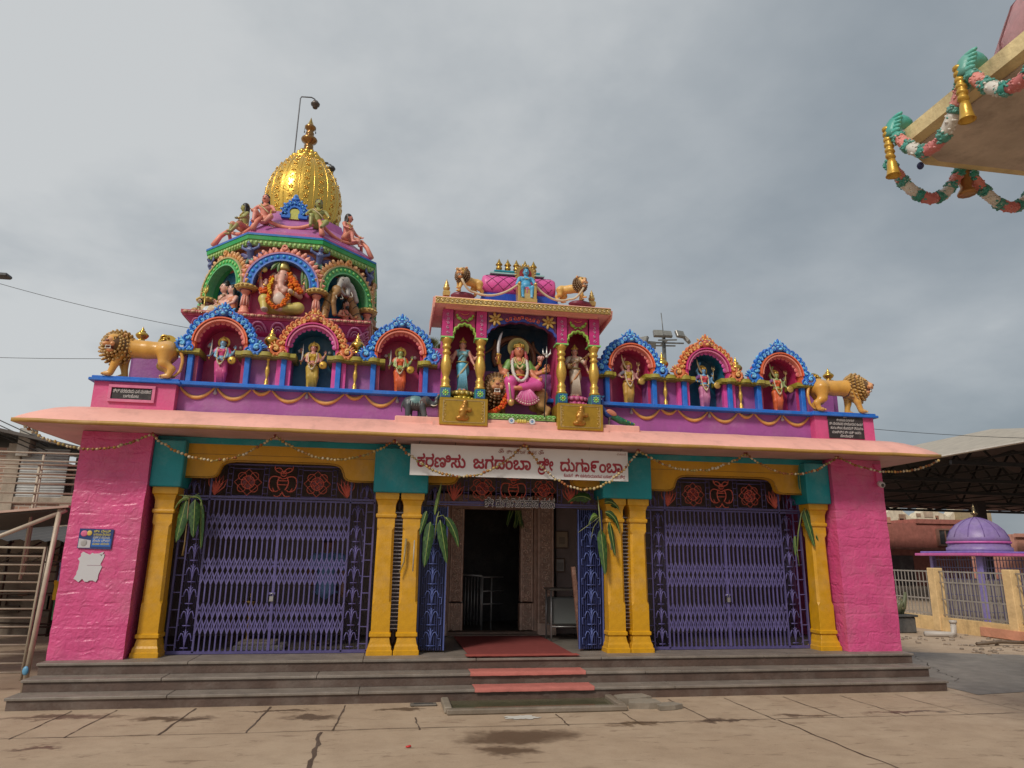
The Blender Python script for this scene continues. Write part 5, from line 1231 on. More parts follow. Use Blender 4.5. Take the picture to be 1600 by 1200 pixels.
def niche_goddess(name, label, loc, s, skin, blouse, skirt, side):
    t_ = thing(name, label, 'statue', loc, group='niche statues on the parapet')
    f = Fig(s); up_ = mixc(skin, WHITE, .05)
    f.ell((0, 0, .50), (.115, .085, .10), skirt)
    sw = .02 if side < 0 else 0
    for s_ in (-1, 1):
        f.chain([(s_*.055, -.005, .47), (s_*.062+sw, -.03, .27), (s_*.048+sw*.5, .0, .06)], [.085, .068, .06], skirt)
        f.ell((s_*.055+sw*.5, -.045, .022), (.034, .065, .022), skin)
    f.ell((0, .02, .30), (.08, .045, .24), skirt); f.ell((0.0, -.02, .10), (.05, .035, .11), skirt)
    f.cap((0, 0, .55), (0, .0, .66), .078, .072, skin); f.ell((0, 0, .735), (.108, .072, .085), blouse); f.cap((0, -.0, .66), (0, 0, .70), .078, .085, blouse, k=.008)
    for s_ in (-1, 1): f.ell((s_*.048, -.06, .735), .046, blouse, k=.012)
    f.cap((-.10, .0, .795), (.10, .0, .795), .036, .036, blouse); f.ell((0, -.02, .815), (.06, .045, .03), skin, k=.012)
    pleats(f, 0, .50, .0+sw, .03, .03, .055, -.085, -.075, 7, skirt)
    for i in range(4): f.rope(bez((-.10, -.05, .46-.09*i), (.0, -.10, .38-.09*i), (.09, -.055, .44-.09*i), 7), .007, mixc(skirt, WHITE, .15), 4)
    f.rope([(.115*math.cos(a), .09*math.sin(a)-.0, .565) for a in np.linspace(0, 2*PI, 15)], .014, GOLD, 6, 'gold_paint')
    f.rope(bez((-.07, -.08, .55), (0, -.11, .45), (.07, -.08, .55), 8), .010, GOLD, 5, 'gold_paint'); f.rope([(0, -.105, .50), (0, -.11, .38)], [.012, .006], GOLD, 5, 'gold_paint')
    f.rope(bez((-.07, -.05, .80), (0, -.13, .66), (.07, -.05, .80), 9), .008, GOLD, 5, 'gold_paint')
    # long cream flower garland
    f.beads(bez((-.085, -.05, .82), (-.10, -.13, .50), (0, -.13, .42), 10).tolist()+bez((0, -.13, .42), (.10, -.13, .50), (.085, -.05, .82), 10).tolist(), .018, (.66, .55, .36), 34)
    f.head((0, -.015, .925), .060, skin, yaw=.0, crown=('tall' if side < 0 else 'short', GOLD))
    la = mixc(skin, (.12, .10, .12), .25)
    if side < 0:
        f.arm((-.115, 0, .785), (-.20, -.03, .69), (-.235, -.07, .60), la, blouse, hd=(0, -.6, .2)); f.arm((-.11, .01, .79), (-.21, .0, .72), (-.25, -.03, .83), la, hd=(0, 0, 1))
        f.arm((.115, 0, .785), (.175, -.02, .65), (.19, -.09, .545), la, blouse, hd=(.2, -.4, -.3)); f.arm((.11, .01, .79), (.21, .0, .70), (.265, -.02, .80), la, hd=(0, 0, 1))
        f.arm((-.10, -.02, .78), (-.125, -.06, .63), (-.055, -.12, .56), skin, hd=(.4, -.3, -.2)) ; f.arm((.10, -.02, .78), (.12, -.06, .63), (.05, -.12, .55), skin, hd=(-.4, -.3, -.2))
    else:
        f.arm((-.115, 0, .785), (-.24, -.02, .70), (-.17, -.07, .64), la, mixc(blouse, BLUE, .5), hd=(.6, -.5, .1)); f.arm((-.10, .0, .80), (-.16, .0, .92), (-.10, -.03, 1.06), skin, hd=(.3, 0, 1))
        f.arm((.115, 0, .785), (.20, -.02, .67), (.25, -.08, .60), la, hd=(.4, -.4, .0)); f.arm((.11, .01, .79), (.20, .0, .72), (.235, -.03, .82), la, hd=(0, 0, 1))
        f.arm((.10, -.02, .78), (.12, -.06, .63), (.05, -.12, .55), skin, hd=(-.4, -.3, -.2))
    f.done('body', t_, .0095*max(1, s/.6))
    a = MB('gold_paint', (.52, .34, .07)); S = s
    if side < 0:
        a.lathe([(.004, 0), (.085, .006), (.09, .014), (.06, .022), (.02, .03), (.004, .034)], 20, col=(.55, .33, .05)); a.v[-1] = (a.v[-1]@np.array(Matrix.Rotation(PI/2, 3, 'X')).T+np.array((.235, -.10, .53)))*S
        a.build('shield', t_)
        a = MB('steel', (.55, .52, .48)); a.tube([np.array(p)*S for p in bez((-.235, -.08, .58), (-.20, -.09, .75), (-.215, -.08, 1.0), 9)], np.array([.010, .015, .017, .018, .018, .016, .013, .009, .003])*S, 6, flat=.35)
        a.tube([np.array(p)*S for p in ((-.237, -.08, .53), (-.235, -.08, .60))], .012*S, 6, GOLD); a.build('sword', t_)
    else:
        a.lathe([(.004, 0), (.085, .006), (.09, .014), (.06, .022), (.02, .03), (.004, .034)], 20, col=(.55, .36, .10)); a.v[-1] = (a.v[-1]@np.array(Matrix.Rotation(PI/2, 3, 'X')).T+np.array((.285, -.12, .56)))*S
        a.build('shield', t_)
        a = MB('gold_paint', (.60, .45, .24)); a.tube([np.array(p)*S for p in bez((-.05, -.06, .86), (-.15, -.05, 1.02), (-.17, -.05, 1.22), 8)], np.array([.018, .026, .03, .03, .028, .022, .016, .006])*S, 6, flat=.4); a.build('raised_blade', t_)
        a = MB('gold_paint', (.50, .36, .16)); a.tube([np.array((.235, -.05, .70))*S, np.array((.24, -.05, .98))*S], .008*S, 5)
        for s_ in (-1, 0, 1): a.tube([np.array(p)*S for p in ((.24, -.05, .94), (.24+s_*.035, -.05, .97), (.24+s_*.035, -.05, 1.06))], np.array([.007, .008, .002])*S, 5)
        a.build('trident', t_)
    a = MB('gold_paint', (.62, .40, .06)); a.ringarc(0, .955*S, .085*S, .125*S, .045*S, .055*S, 0, 2*PI, 24); a.ringarc(0, .955*S, .0*S+.001, .085*S, .047*S, .053*S, 0, 2*PI, 24, (.40, .05, .04)); a.build('halo', t_)
    return t_
NZ = 3.616
niche_goddess('goddess_statue', 'blue-faced niche statue in a pink sari, next to the left lion', (-3.85, .17, NZ), .60, (.20, .42, .62), (.60, .06, .20), (.58, .07, .24), -1)
niche_goddess('goddess_statue', 'golden-saried niche statue in the teal niche left of the roof shrine', (-2.72, .17, NZ), .60, (.60, .26, .22), (.52, .33, .03), (.50, .34, .05), -1)
niche_goddess('goddess_statue', 'green-faced niche statue in an orange-red sari with sword, near the elephant', (-1.59, .17, NZ), .60, (.30, .42, .14), (.66, .10, .03), (.68, .11, .025), -1)
niche_goddess('goddess_statue', 'pink-faced niche statue in golden sari with one arm raised, near the peacock', (1.59, .17, NZ), .60, (.62, .28, .26), (.52, .34, .04), (.50, .28, .05), 1)
niche_goddess('goddess_statue', 'blue-faced mauve-saried niche statue in the teal niche right of the roof shrine', (2.72, .17, NZ), .60, (.14, .36, .60), (.55, .05, .09), (.50, .16, .32), 1)
niche_goddess('goddess_statue', 'green-faced niche statue in an orange sari with raised arm, next to the right lion', (3.85, .17, NZ), .60, (.30, .40, .14), (.62, .10, .03), (.66, .12, .035), 1)

# ---------------------------------------------------------------- two standing ladies in the shrine
def lotus(parent, s, col, dark):
    mb = MB('gold_paint' if col[1] > .2 else 'paint', col); mb.lathe([(.10*s, 0), (.20*s, .03*s), (.22*s, .075*s), (.15*s, .095*s), (.20*s, .12*s), (.24*s, .17*s), (.20*s, .20*s), (.02*s, .205*s)], 20, sy=.7)
    for k in range(14):
        a = 2*PI*k/14
        for z, r, u in ((.05, .225, 0), (.15, .235, .22)): mb.ell((r*s*math.cos(a+u), r*.7*s*math.sin(a+u), z*s), (.05*s, .022*s, .042*s), mixc(col, WHITE, .12 if u else 0), R=rotm('Z', a+u+PI/2), nu=7, nv=5)
    return mb.build('lotus_base', parent)
def lady(label, loc, skirt, blouse, skin, border, lut, lcol):
    t_ = thing('lady_statue', label, 'statue', loc, group='standing statues in the roof shrine'); lotus(t_, .70, lcol, BLACK)
    S = .69; f = Fig(S); z0 = .20*.70/S
    Z = lambda x, y, z: (x, y, z+z0)
    f.ell(Z(0, 0, .50), (.12, .085, .10), skirt); f.cap(Z(0, 0, .48), Z(0, .0, .05), .105, .085, skirt)
    f.ell(Z(.06, .01, .42), (.08, .07, .13), skirt); f.ell(Z(0, -.01, .03), (.11, .075, .035), skirt)
    for s_ in (-1, 1): f.ell(Z(s_*.045, -.085, .018), (.032, .045, .018), skin)
    f.cap(Z(0, 0, .56), Z(0, 0, .66), .078, .075, blouse); f.ell(Z(0, 0, .735), (.108, .072, .085), blouse)
    for s_ in (-1, 1): f.ell(Z(s_*.05, -.058, .735), .048, blouse, k=.012)
    f.cap(Z(-.105, 0, .80), Z(.105, 0, .80), .036, .036, blouse if not lut else mixc(blouse, skirt, .5)); f.ell(Z(0, -.015, .82), (.06, .045, .03), skin, k=.012)
    pleats(f, .0, .50+z0, .02, .02+z0, .05, .085, -.09, -.085, 8, mixc(skirt, WHITE, .1), .010)
    f.rope(bez(Z(.10, -.05, .55), Z(.02, -.13, .40), Z(-.10, -.06, .26), 8), [.012, .02, .024, .026, .026, .024, .02, .014], border, 6); f.rope(bez(Z(-.08, -.06, .60), Z(.0, -.11, .72), Z(.10, -.02, .81), 8), .022, mixc(blouse, skirt, .6), 6)
    f.rope([Z(.122*math.cos(a), .09*math.sin(a), .575) for a in np.linspace(0, 2*PI, 15)], .013, (.45, .36, .16), 6, 'gold_paint')
    f.rope(bez(Z(-.07, -.05, .80), Z(0, -.14, .64), Z(.07, -.05, .80), 9), .007, GOLD, 5, 'gold_paint')
    f.head(Z(0, -.015, .925), .060, skin, crown=('tall', GOLD))
    if not lut:
        f.arm(Z(-.125, 0, .785), Z(-.185, -.02, .64), Z(-.215, -.09, .55), skin, hd=(0, -.5, .6)); f.arm(Z(.125, 0, .785), Z(.185, -.02, .62), Z(.235, -.08, .50), skin, hd=(.1, -.1, -1), palm=(0, -1, 0), curl=.2)
        f.arm(Z(.11, .03, .79), Z(.24, .03, .66), Z(.30, .0, .74), skin, hd=(.1, 0, 1)); f.arm(Z(-.11, .03, .79), Z(-.24, .03, .66), Z(-.30, .0, .76), skin, hd=(-.1, 0, 1))
    else:
        f.arm(Z(-.125, 0, .785), Z(-.19, -.04, .64), Z(-.08, -.13, .62), skin, skirt, hd=(.7, -.2, .1)); f.arm(Z(.125, 0, .785), Z(.20, -.05, .68), Z(.22, -.12, .78), skin, skirt, hd=(.0, -.3, .6))
        f.arm(Z(.11, .03, .79), Z(.24, .0, .64), Z(.27, -.05, .50), skin, hd=(.2, -.3, -.3)); f.arm(Z(-.11, .03, .79), Z(-.24, .02, .66), Z(-.27, -.02, .76), skin, hd=(0, 0, 1))
    f.done('body', t_, .0095)
    if lut:
        mb = MB('wood', (.22, .12, .05)); mb.tube([np.array(Z(-.13, -.15, .60))*S, np.array(Z(.24, -.16, .82))*S], [.012*S, .016*S], 6); mb.ell(np.array(Z(-.15, -.15, .585))*S, (.06*S, .04*S, .06*S)); mb.ell(np.array(Z(.26, -.16, .84))*S, (.04*S, .035*S, .04*S)); mb.build('lute', t_)
lady('blue-saried standing statue on a golden lotus between the left shrine columns', (-.775, -.03, 3.50), (.10, .42, .62), (.20, .42, .48), (.62, .28, .22), (.42, .36, .20), False, (.52, .38, .05))
lady('white-saried standing statue with a lute between the right shrine columns', (.76, -.03, 3.50), (.55, .44, .34), (.36, .27, .20), (.58, .28, .22), (.45, .20, .08), True, (.52, .05, .22))

# ---------------------------------------------------------------- lions
TAWNY = (.66, .34, .065)
def lion_body(c, head_c, head_yaw, sc=1.0, tawny=TAWNY, mane=(.14, .065, .02), tuft=(.50, .30, .09), mr=.215, dz=0, tail=True, pitch=0):
    """lion facing -x, feet at z=0; metres for a body 1.0 long at sc=1"""
    q = lambda *p: np.array((p[0], p[1], p[2]+(dz if p[2] > .25 else dz*.4 if p[2] > .16 else 0)))*sc if len(p) == 3 and p[2] > .165 or dz == 0 else np.array(p)*sc
    q0 = lambda *p: np.array(p)*sc
    def ch(pts, rad, k=.03, col=None):
        for i in range(len(pts)-1): c.cap(q(*pts[i]), q(*pts[i+1]), rad[i]*sc, rad[i+1]*sc, col or tawny, k*sc)
    ch([(-.17, 0, .37), (.10, 0, .36), (.36, 0, .365)], [.145, .125, .125]); c.ell(q(.36, 0, .36), q0(.15, .135, .15), tawny); c.ell(q(-.2, 0, .36), q0(.13, .135, .165), tawny)
    for s_, fx, rx in ((-1, -.07, .03), (1, .06, -.05)):
        y = s_*.085
        ch([(-.21, y, .30), (-.24+fx*.4, y*1.05, .17), (-.245+fx, y*1.05, .045)], [.078, .052, .042]); c.ell(q(-.285+fx, y*1.05, .032), q(.065, .045, .034), mixc(tawny, WHITE, .08))
        ch([(.37, y, .33), (.34+rx, y*1.15, .20)], [.125, .075]); ch([(.34+rx, y*1.15, .20), (.455+rx, y*1.1, .14), (.425+rx, y*1.1, .05)], [.068, .045, .042]); c.ell(q(.385+rx, y*1.1, .032), q(.070, .045, .034), mixc(tawny, WHITE, .08))
        for j in (-1, 0, 1):
            c.x.ell(q(-.343+fx, y*1.05+j*.024, .026), .017*sc, mixc(tawny, WHITE, .05), nu=6, nv=4); c.x.ell(q(.318+rx, y*1.1+j*.024, .026), .017*sc, mixc(tawny, WHITE, .05), nu=6, nv=4)
    if tail:
        tp_ = [(.47, .0, .41), (.55, -.02, .36), (.60, -.04, .24), (.585, -.06, .12), (.53, -.07, .05), (.50, -.075, .035)]
        P = np.array(tp_); tt = np.linspace(0, 5, 18); c.x.tube([q(*[np.interp(t, range(6), P[:, d]) for d in range(3)]) for t in tt], np.linspace(.030, .015, 18)*sc, 7, mixc(tawny, (.5, .2, .05), .3)); c.x.ell(q(.49, -.075, .03), q(.05, .025, .022), mane)
    H_ = np.array(head_c, float); R = np.array(Matrix.Rotation(head_yaw, 3, 'Z') @ Matrix.Rotation(pitch, 3, 'X'))       # head local: faces -y
    P = lambda x, y, z: (H_+R@np.array((x, y, z)))*sc
    m_ = mr/.215; km = .80 if sc < .5 else 1
    c.ell(P(0, .06*m_, -.01), np.array((.185*km, .13, .20*km))*sc*m_, mane, R); c.cap(H_*sc, q(-.15, 0, .36), .15*sc, .14*sc, mane)
    c.ell(P(0, -.03, .02), np.array((.115, .12, .125))*sc*m_, tawny, R); c.ell(P(0, -.13*m_, -.025*m_), np.array((.062, .085, .045))*sc*m_, mixc(tawny, SKIN, .45), R)
    c.cap(P(0, -.08*m_, .065*m_), P(0, -.185*m_, .005*m_), .036*sc*m_, .032*sc*m_, mixc(tawny, SKIN, .45))
    c.ell(P(0, -.10*m_, -.115*m_), np.array((.055, .065, .028))*sc*m_, mixc(tawny, SKIN, .5), R, k=.008)
    c.ell(P(0, -.125*m_, -.078*m_), np.array((.046, .055, .026))*sc*m_, (.10, .012, .012), R, k=.004)
    X = c.x; e_ = lambda p, r, col: X.ell(P(*(np.array(p)*m_)), np.array(r)*sc*m_, col, None, R, 7, 5)
    e_((0, -.213, .0), (.028, .016, .018), (.20, .05, .035))
    for s_ in (-1, 1):
        e_((s_*.052, -.128, .055), (.022, .014, .013), (.65, .5, .2)); e_((s_*.050, -.139, .055), (.010, .008, .011), (.01, .01, .01)); e_((s_*.055, -.125, .078), (.034, .02, .012), mixc(tawny, mane, .45))
        e_((s_*.115, .0, .135), (.04, .022, .042), mixc(tawny, SKIN, .3)); e_((s_*.115, -.016, .133), (.022, .012, .026), (.30, .10, .06))
        for z, d in ((-.062, -1), (-.098, 1)): e_((s_*.034, -.175, z), (.008, .008, .017), (.8, .78, .7))
        e_((s_*.05, -.175, -.035), (.035, .03, .028), mixc(tawny, SKIN, .5))
    for j in range(5): e_(((j-2)*.012, -.182, -.062), (.006, .006, .009), (.8, .78, .7)); e_(((j-2)*.012, -.165, -.098), (.006, .006, .008), (.8, .78, .7))
    rr = random.Random(int(abs(head_yaw)*100)+3)
    for ring, (ra, yy, n, L_) in enumerate(((.116, -.088, 18, .034), (.136, -.055, 20, .042), (.168, -.012, 22, .056), (.200, .045, 24, .062), (.205, .105, 24, .066), (.175, .165, 20, .066))):       # carved tufts in rows
        for i in range(n):
            a = 2*PI*(i+.5*(ring % 2))/n; lo = 1+.22*max(0, -math.sin(a)); rad = ra*lo*km; p = (rad*math.cos(a), yy+.02*math.sin(a), rad*1.03*math.sin(a)-.005)
            Rt = R@rotm('Y', PI/2-a)@rotm('X', .85)
            X.ell(P(*(np.array(p)*m_)), np.array((.030 if sc < .9 else .026, .022, (.62 if sc < .5 else .78 if sc < .9 else .88)*L_*(1+.15*rr.random())))*sc*m_, mixc(tuft, mane, .25*rr.random()), None, Rt, 6, 5)
def big_lion(label, loc, mirror, yaw, hp, pitch=0):
    t_ = thing('lion_statue', label, 'statue', loc); t_.scale = (.87, .87, .87); c = Clay(.02); lion_body(c, hp, yaw, pitch=pitch, dz=.065)
    mb = c.into(.0125, m='lion_paint'); mb.mi = ['lion_paint']*len(mb.mi); o = mb.build('body', t_)
    if mirror:
        me = o.data
        for v in me.vertices: v.co.x = -v.co.x
        me.flip_normals()
    return t_
big_lion('large golden lion statue on the left pedestal, roaring head turned to the viewer', (-4.79, .05, 3.622), False, -.16, (-.30, -.09, .455))
big_lion('large golden lion statue on the right pedestal, roaring towards the right', (4.76, .05, 3.622), True, -.72, (-.36, -.05, .465))
def small_lion(label, loc, mirror, yaw):
    t_ = thing('lion_statue', label, 'statue', loc); c = Clay(.012)
    lion_body(c, (-.28, -.12, .46), yaw, sc=.48, mane=(.16, .085, .04), tuft=(.22, .125, .06), mr=.25, tail=False, tawny=(.72, .42, .11))
    o = c.into(.0075).build('body', t_)
    if mirror:
        for v in o.data.vertices: v.co.x = -v.co.x
        o.data.flip_normals()
    o.rotation_euler = (0, 0, .55 if not mirror else -.55); return t_
small_lion('small brown-maned lion statue on the left end of the shrine roof', (-.75, -.08, 5.01), False, -.95)
small_lion('small brown-maned lion statue on the right end of the shrine roof', (.74, -.08, 5.01), True, -.85)
mb = MB('cloth', (.60, .48, .33))
for s_ in (-1, 1):
    mb.tube(sag((s_*.10+.05, -.24, 5.14), (s_*.66, -.20, 4.98), .10, 14).tolist()+sag((s_*.66, -.20, 4.98), (s_*.84, -.26, 5.14), .05, 8).tolist()[1:], .016, 6)
mb.build('shrine_rope', label='cream rope looped from the blue seated guardian to the two small lions', category='rope')

# ---------------------------------------------------------------- blue guardian on the shrine roof
t_ = thing('guardian_statue', 'blue pot-bellied guardian statue seated on a golden throne at the top of the roof shrine', 'statue', (.05, -.16, 4.88)); t_.scale = (.88, .88, .88)
f = Fig(.62); BS = (.08, .36, .60)
f.ell((0, 0, .48), (.135, .12, .13), BS); f.ell((0, -.04, .46), (.11, .10, .10), BS); f.ell((0, 0, .62), (.14, .09, .09), BS); f.cap((-.12, 0, .68), (.12, 0, .68), .05, .05, BS)
f.ell((0, -.02, .36), (.14, .12, .07), (.42, .06, .10))
for s_ in (-1, 1):
    f.chain([(s_*.075, -.05, .36), (s_*.13, -.20, .36)], [.07, .06], BS); f.chain([(s_*.13, -.20, .36), (s_*.11, -.21, .12)], [.055, .04], BS); f.ell((s_*.11, -.25, .085), (.038, .065, .028), BS)
    f.ell((s_*.06, -.07, .645), (.055, .035, .035), BS, k=.012); f.arm((s_*.165, 0, .66), (s_*.23, -.05, .50), (s_*.20, -.17, .46), BS, r=.042, hd=(0, -.8, -.5)); f.ell((s_*.05, -.14, .35), (.03, .04, .05), (.40, .06, .10))
f.rope(bez((-.09, -.06, .70), (0, -.14, .56), (.09, -.06, .70), 9), .012, GOLD, 5, 'gold_paint')
f.head((0, -.02, .83), .075, BS, long=False, moustache=True, kind='m', hair=(.01, .03, .06)); f.ell((0, .0, .945), (.075, .07, .035), (.02, .05, .07)); f.cap((0, -.17, .33), (0, -.19, .20), .028, .018, (.45, .10, .20))
f.done('body', t_, .010)
mb = MB('gold_paint', (.58, .38, .12)); mb.bbox(-.125, .125, -.12, .08, .0, .20, .01); mb.ringarc(0, .0, .0, .12, -.14, -.121, 0, PI, 14, (.62, .44, .18))
for s_ in (-1, 1): mb.bbox(s_*.125-.02, s_*.125+.02, -.16, .06, .0, .26, .008); mb.ell((s_*.125, -.15, .27), (.028, .035, .03))
mb.bbox(-.15, .15, -.17, -.12, -.03, .035, .006); mb.build('throne', t_); mb = MB('gold_paint', (.42, .26, .08)); mb.ringarc(0, .505, .10, .145, .03, .05, -.5, PI+.5, 24, (.42, .26, .08)); mb.ringarc(0, .505, .001, .10, .034, .046, 0, 2*PI, 20, (.40, .05, .05))
for i in range(15): a = -.4+(PI+.8)*i/14; mb.ell((.155*math.cos(a), .04, .505+.155*math.sin(a)), (.016, .014, .022), (.5, .32, .1), R=rotm('Y', PI/2-a), nu=6, nv=4)
mb.build('halo', t_)

# ---------------------------------------------------------------- main goddess on her lion
t_ = thing('lion_mount', 'tawny lion statue with brown mane carrying the goddess in the middle of the roof shrine', 'statue', (-.03, .06, 3.335))
c = Clay(.02); lion_body(c, (-.33, -.16, .44), -.10, sc=.86, mane=(.14, .07, .03), tuft=(.22, .12, .05), mr=.235, tawny=(.50, .27, .10), tail=False); c.into(.011).build('body', t_)
mb = MB('paint', (.50, .27, .10)); mb.tube(bez((.40, .08, .36), (.47, .06, .0), (.53, .04, .02), 8).tolist()+bez((.53, .04, .02), (.60, .03, .06), (.57, .03, .16), 6).tolist()[1:], .014, 6); mb.build('tail', t_)
mb = MB('cloth', (.62, .09, .02)); rr = random.Random(8)
gp_ = bez((-.16, -.17, .53), (-.12, -.24, .30), (-.22, -.22, .12), 14).tolist()+bez((-.22, -.22, .12), (-.28, -.22, .03), (-.42, -.18, .02), 7).tolist()[1:]
mb.tube(gp_, .03, 7)
for p in gp_:
    for j in range(7): mb.ell((p[0]+rr.uniform(-.03, .03), p[1]+rr.uniform(-.035, .0), p[2]+rr.uniform(-.02, .02)), rr.uniform(.012, .02), rr.choice([(.70, .12, .02), (.60, .06, .02), (.75, .2, .03)]), nu=6, nv=4)
mb.build('marigold_garland', t_)
t_ = thing('seated_goddess_statue', 'many-armed goddess statue in a pink skirt and green blouse seated on the lion', 'statue', (-.01, .03, 3.335)); t_.scale = (1.1, 1.1, 1.1)
f = Fig(1.0); GB = (.16, .30, .07); PK = (.66, .09, .32); SK = (.62, .22, .12); MZ = .02
f.ell((0, -.02, .42), (.125, .11, .09), PK); f.cap((0, -.02, .46), (0, -.03, .56), .075, .07, SK); f.ell((0, -.03, .625), (.10, .07, .085), GB)
for s_ in (-1, 1): f.ell((s_*.042, -.09, .625), .042, GB, k=.012)
f.cap((-.095, -.02, .69), (.095, -.02, .69), .034, .034, GB); f.ell((0, -.04, .705), (.055, .045, .03), SK, k=.012)
f.chain([(-.07, -.05, .42), (-.13, -.20, .40)], [.085, .070], PK); f.chain([(-.13, -.20, .40), (-.125, -.20, .17)], [.066, .045], PK); f.ell((-.125, -.25, .135), (.035, .068, .024), SK); f.rope([(-.17, -.205, .165), (-.08, -.205, .165)], .02, GOLD, 6, 'gold_paint')
f.chain([(.07, -.05, .42), (.215, -.17, .385)], [.085, .07], PK); f.chain([(.215, -.17, .385), (.0, -.22, .33)], [.065, .045], PK); f.ell((-.04, -.24, .315), (.06, .035, .026), SK)
for i in range(11):                                                         # pleated fan of the skirt
    a = math.radians(-150+115*i/10); a = -PI/2+(i-5)*.14
    e_ = (.075+.205*math.cos(a), -.235, .345+.235*math.sin(a)); f.rope([(.055, -.20, .36), (.065+.1*math.cos(a), -.235, .35+.11*math.sin(a)), e_], [.012, .018, .026], PK if i % 2 else mixc(PK, WHITE, .12), 6); f.dot((e_[0], e_[1]-.016, e_[2]+.015), .012, (.66, .50, .40)); f.dot((e_[0]*.98, e_[1]-.02, e_[2]+.045), .007, (.62, .40, .35))
f.ell((.07, -.17, .27), (.10, .05, .10), PK)
f.beads(bez((-.085, -.07, .72), (-.12, -.20, .44), (0, -.20, .41), 10).tolist()+bez((0, -.20, .41), (.12, -.20, .44), (.085, -.07, .72), 10).tolist(), .021, (.62, .58, .52), 40)
f.beads(bez((-.07, -.08, .73), (0, -.19, .44), (.07, -.08, .73), 12), .014, (.60, .40, .18), 24); f.beads(bez((-.05, -.08, .74), (0, -.16, .54), (.05, -.08, .74), 10), .012, (.60, .36, .10), 16)
for s_ in (-1, 1): f.beads([(s_*.075, -.05, .82), (s_*.09, -.07, .72), (s_*.10, -.07, .66)], .026, (.36, .02, .03), 8)
f.dot((0, -.17, .46), (.03, .02, .022), RED); f.rope([(.11*math.cos(a), .09*math.sin(a)-.03, .505) for a in np.linspace(0, 2*PI, 15)], .014, GOLD, 6, 'gold_paint')
f.head((0, -.05, .83), .062, SK, crown=('short', GOLD))
f.arm((-.12, -.02, .68), (-.21, -.06, .54), (-.265, -.12, .66), SK, GB, r=.032, hd=(0, -.2, 1)); f.arm((-.115, -.03, .68), (-.175, -.08, .53), (-.165, -.19, .46), SK, GB, r=.03, hd=(-.1, -.3, -.7))
f.arm((-.11, .0, .69), (-.22, -.02, .60), (-.255, -.08, .69), SK, r=.028, hd=(.1, -.1, 1)); f.arm((.12, -.02, .68), (.20, -.07, .53), (.30, -.14, .56), SK, GB, r=.031, hd=(.7, -.3, .2))
f.arm((.11, .0, .69), (.20, -.03, .60), (.26, -.08, .67), SK, r=.028, hd=(.1, -.1, 1)); f.arm((.115, -.03, .68), (.15, -.10, .53), (.21, -.20, .445), SK, GB, r=.03, hd=(.5, -.5, -.2)); f.arm((.11, .02, .68), (.23, -.03, .55), (.31, -.11, .60), SK, r=.028, hd=(.6, -.2, .5))
f.done('body', t_, .0095)
mb = MB('gold_paint', (.50, .36, .12)); mb.ringarc(0, .88, .105, .135, .0, .014, 0, 2*PI, 28); mb.ringarc(0, .88, .001, .105, .002, .012, 0, 2*PI, 24, (.34, .28, .08)); mb.build('halo', t_)
mb = MB('steel', (.62, .58, .58)); mb.tube(bez((-.27, -.14, .74), (-.285, -.14, .92), (-.22, -.14, 1.04), 9), [.018, .021, .022, .023, .023, .022, .019, .013, .003], 6, flat=.3); mb.tube([(-.265, -.14, .64), (-.27, -.14, .75)], .014, 6, GOLD); mb.ell((-.268, -.14, .745), (.035, .02, .012), GOLD); mb.build('sword', t_)
mb = MB('steel', (.05, .05, .055)); mb.tube([(.27, -.27, -.03), (.315, -.20, .735)], .008, 6)
tc_ = np.array((.315, -.20, .735))
for s_ in (-1, 0, 1): mb.tube([tc_+np.array((s_*.0, 0, .0)), tc_+np.array((s_*.045, 0, .04)), tc_+np.array((s_*.048, 0, .10+.03*(s_ == 0)))], [.010, .013, .002], 6, (.62, .60, .58))
mb.ell(tc_, (.022, .016, .018), (.6, .58, .56)); mb.build('trident', t_)
mb = MB('gold_paint', (.56, .36, .12)); mb.tube([(-.165, -.24, .50), (-.135, -.27, .16)], .013, 6, (.6, .5, .35)); mb.ell((-.13, -.275, .13), (.04, .04, .045)); mb.build('mace', t_)
mb = MB('leaf', (.66, .36, .32)); mb.ell((.265, -.10, .735), (.032, .03, .03)); 
for j in range(6): mb.ell((.265+.03*math.cos(j), -.10+.02*math.sin(j), .745), (.014, .014, .022), nu=6, nv=4)
mb.build('lotus_bud', t_)

# ---------------------------------------------------------------- small elephant and peacock on the plinth
t_ = thing('elephant_statue', 'small dark elephant statue with a blue-green saddle cloth on the left plinth step', 'statue', (-1.34, -.10, 3.253)); c = Clay(.016); EG = (.055, .062, .07)
c.ell((-.03, 0, .185), (.145, .085, .095), EG); c.ell((-.11, 0, .18), (.085, .08, .09), EG); c.ell((.10, 0, .215), (.07, .065, .075), EG)
for x, y in ((-.12, -.045), (-.10, .045), (.055, -.05), (.04, .045)): c.cap((x, y, .15), (x+(.035 if x > 0 and y < 0 else 0), y, .02), .042, .036, EG)
c.chain([(.15, 0, .20), (.20, -.01, .175), (.235, -.01, .20), (.24, -.01, .26), (.262, -.01, .30)], [.045, .034, .026, .021, .017], EG); c.ell((.262, -.01, .315), (.014, .014, .016), (.35, .05, .05))
c.ell((.075, -.06, .20), (.05, .015, .055), mixc(EG, SKIN, .12), rotm('Z', .35)); c.ell((.075, .06, .20), (.05, .015, .055), EG, rotm('Z', -.35))
c.ell((-.03, 0, .205), (.10, .092, .08), (.12, .24, .24)); c.x.tube(bez((.17, -.035, .17), (.22, -.06, .14), (.25, -.045, .18), 6), [.009, .008, .007, .006, .004, .002], 5, (.75, .7, .6)); c.x.ell((.135, -.052, .235), .007, (.01, .01, .01))
for x, y in ((-.12, -.045), (.09, -.05)): 
    for j in (-1, 0, 1): c.x.ell((x+.03, y-.012+j*.016, .012), .009, (.5, .45, .4), nu=5, nv=4)
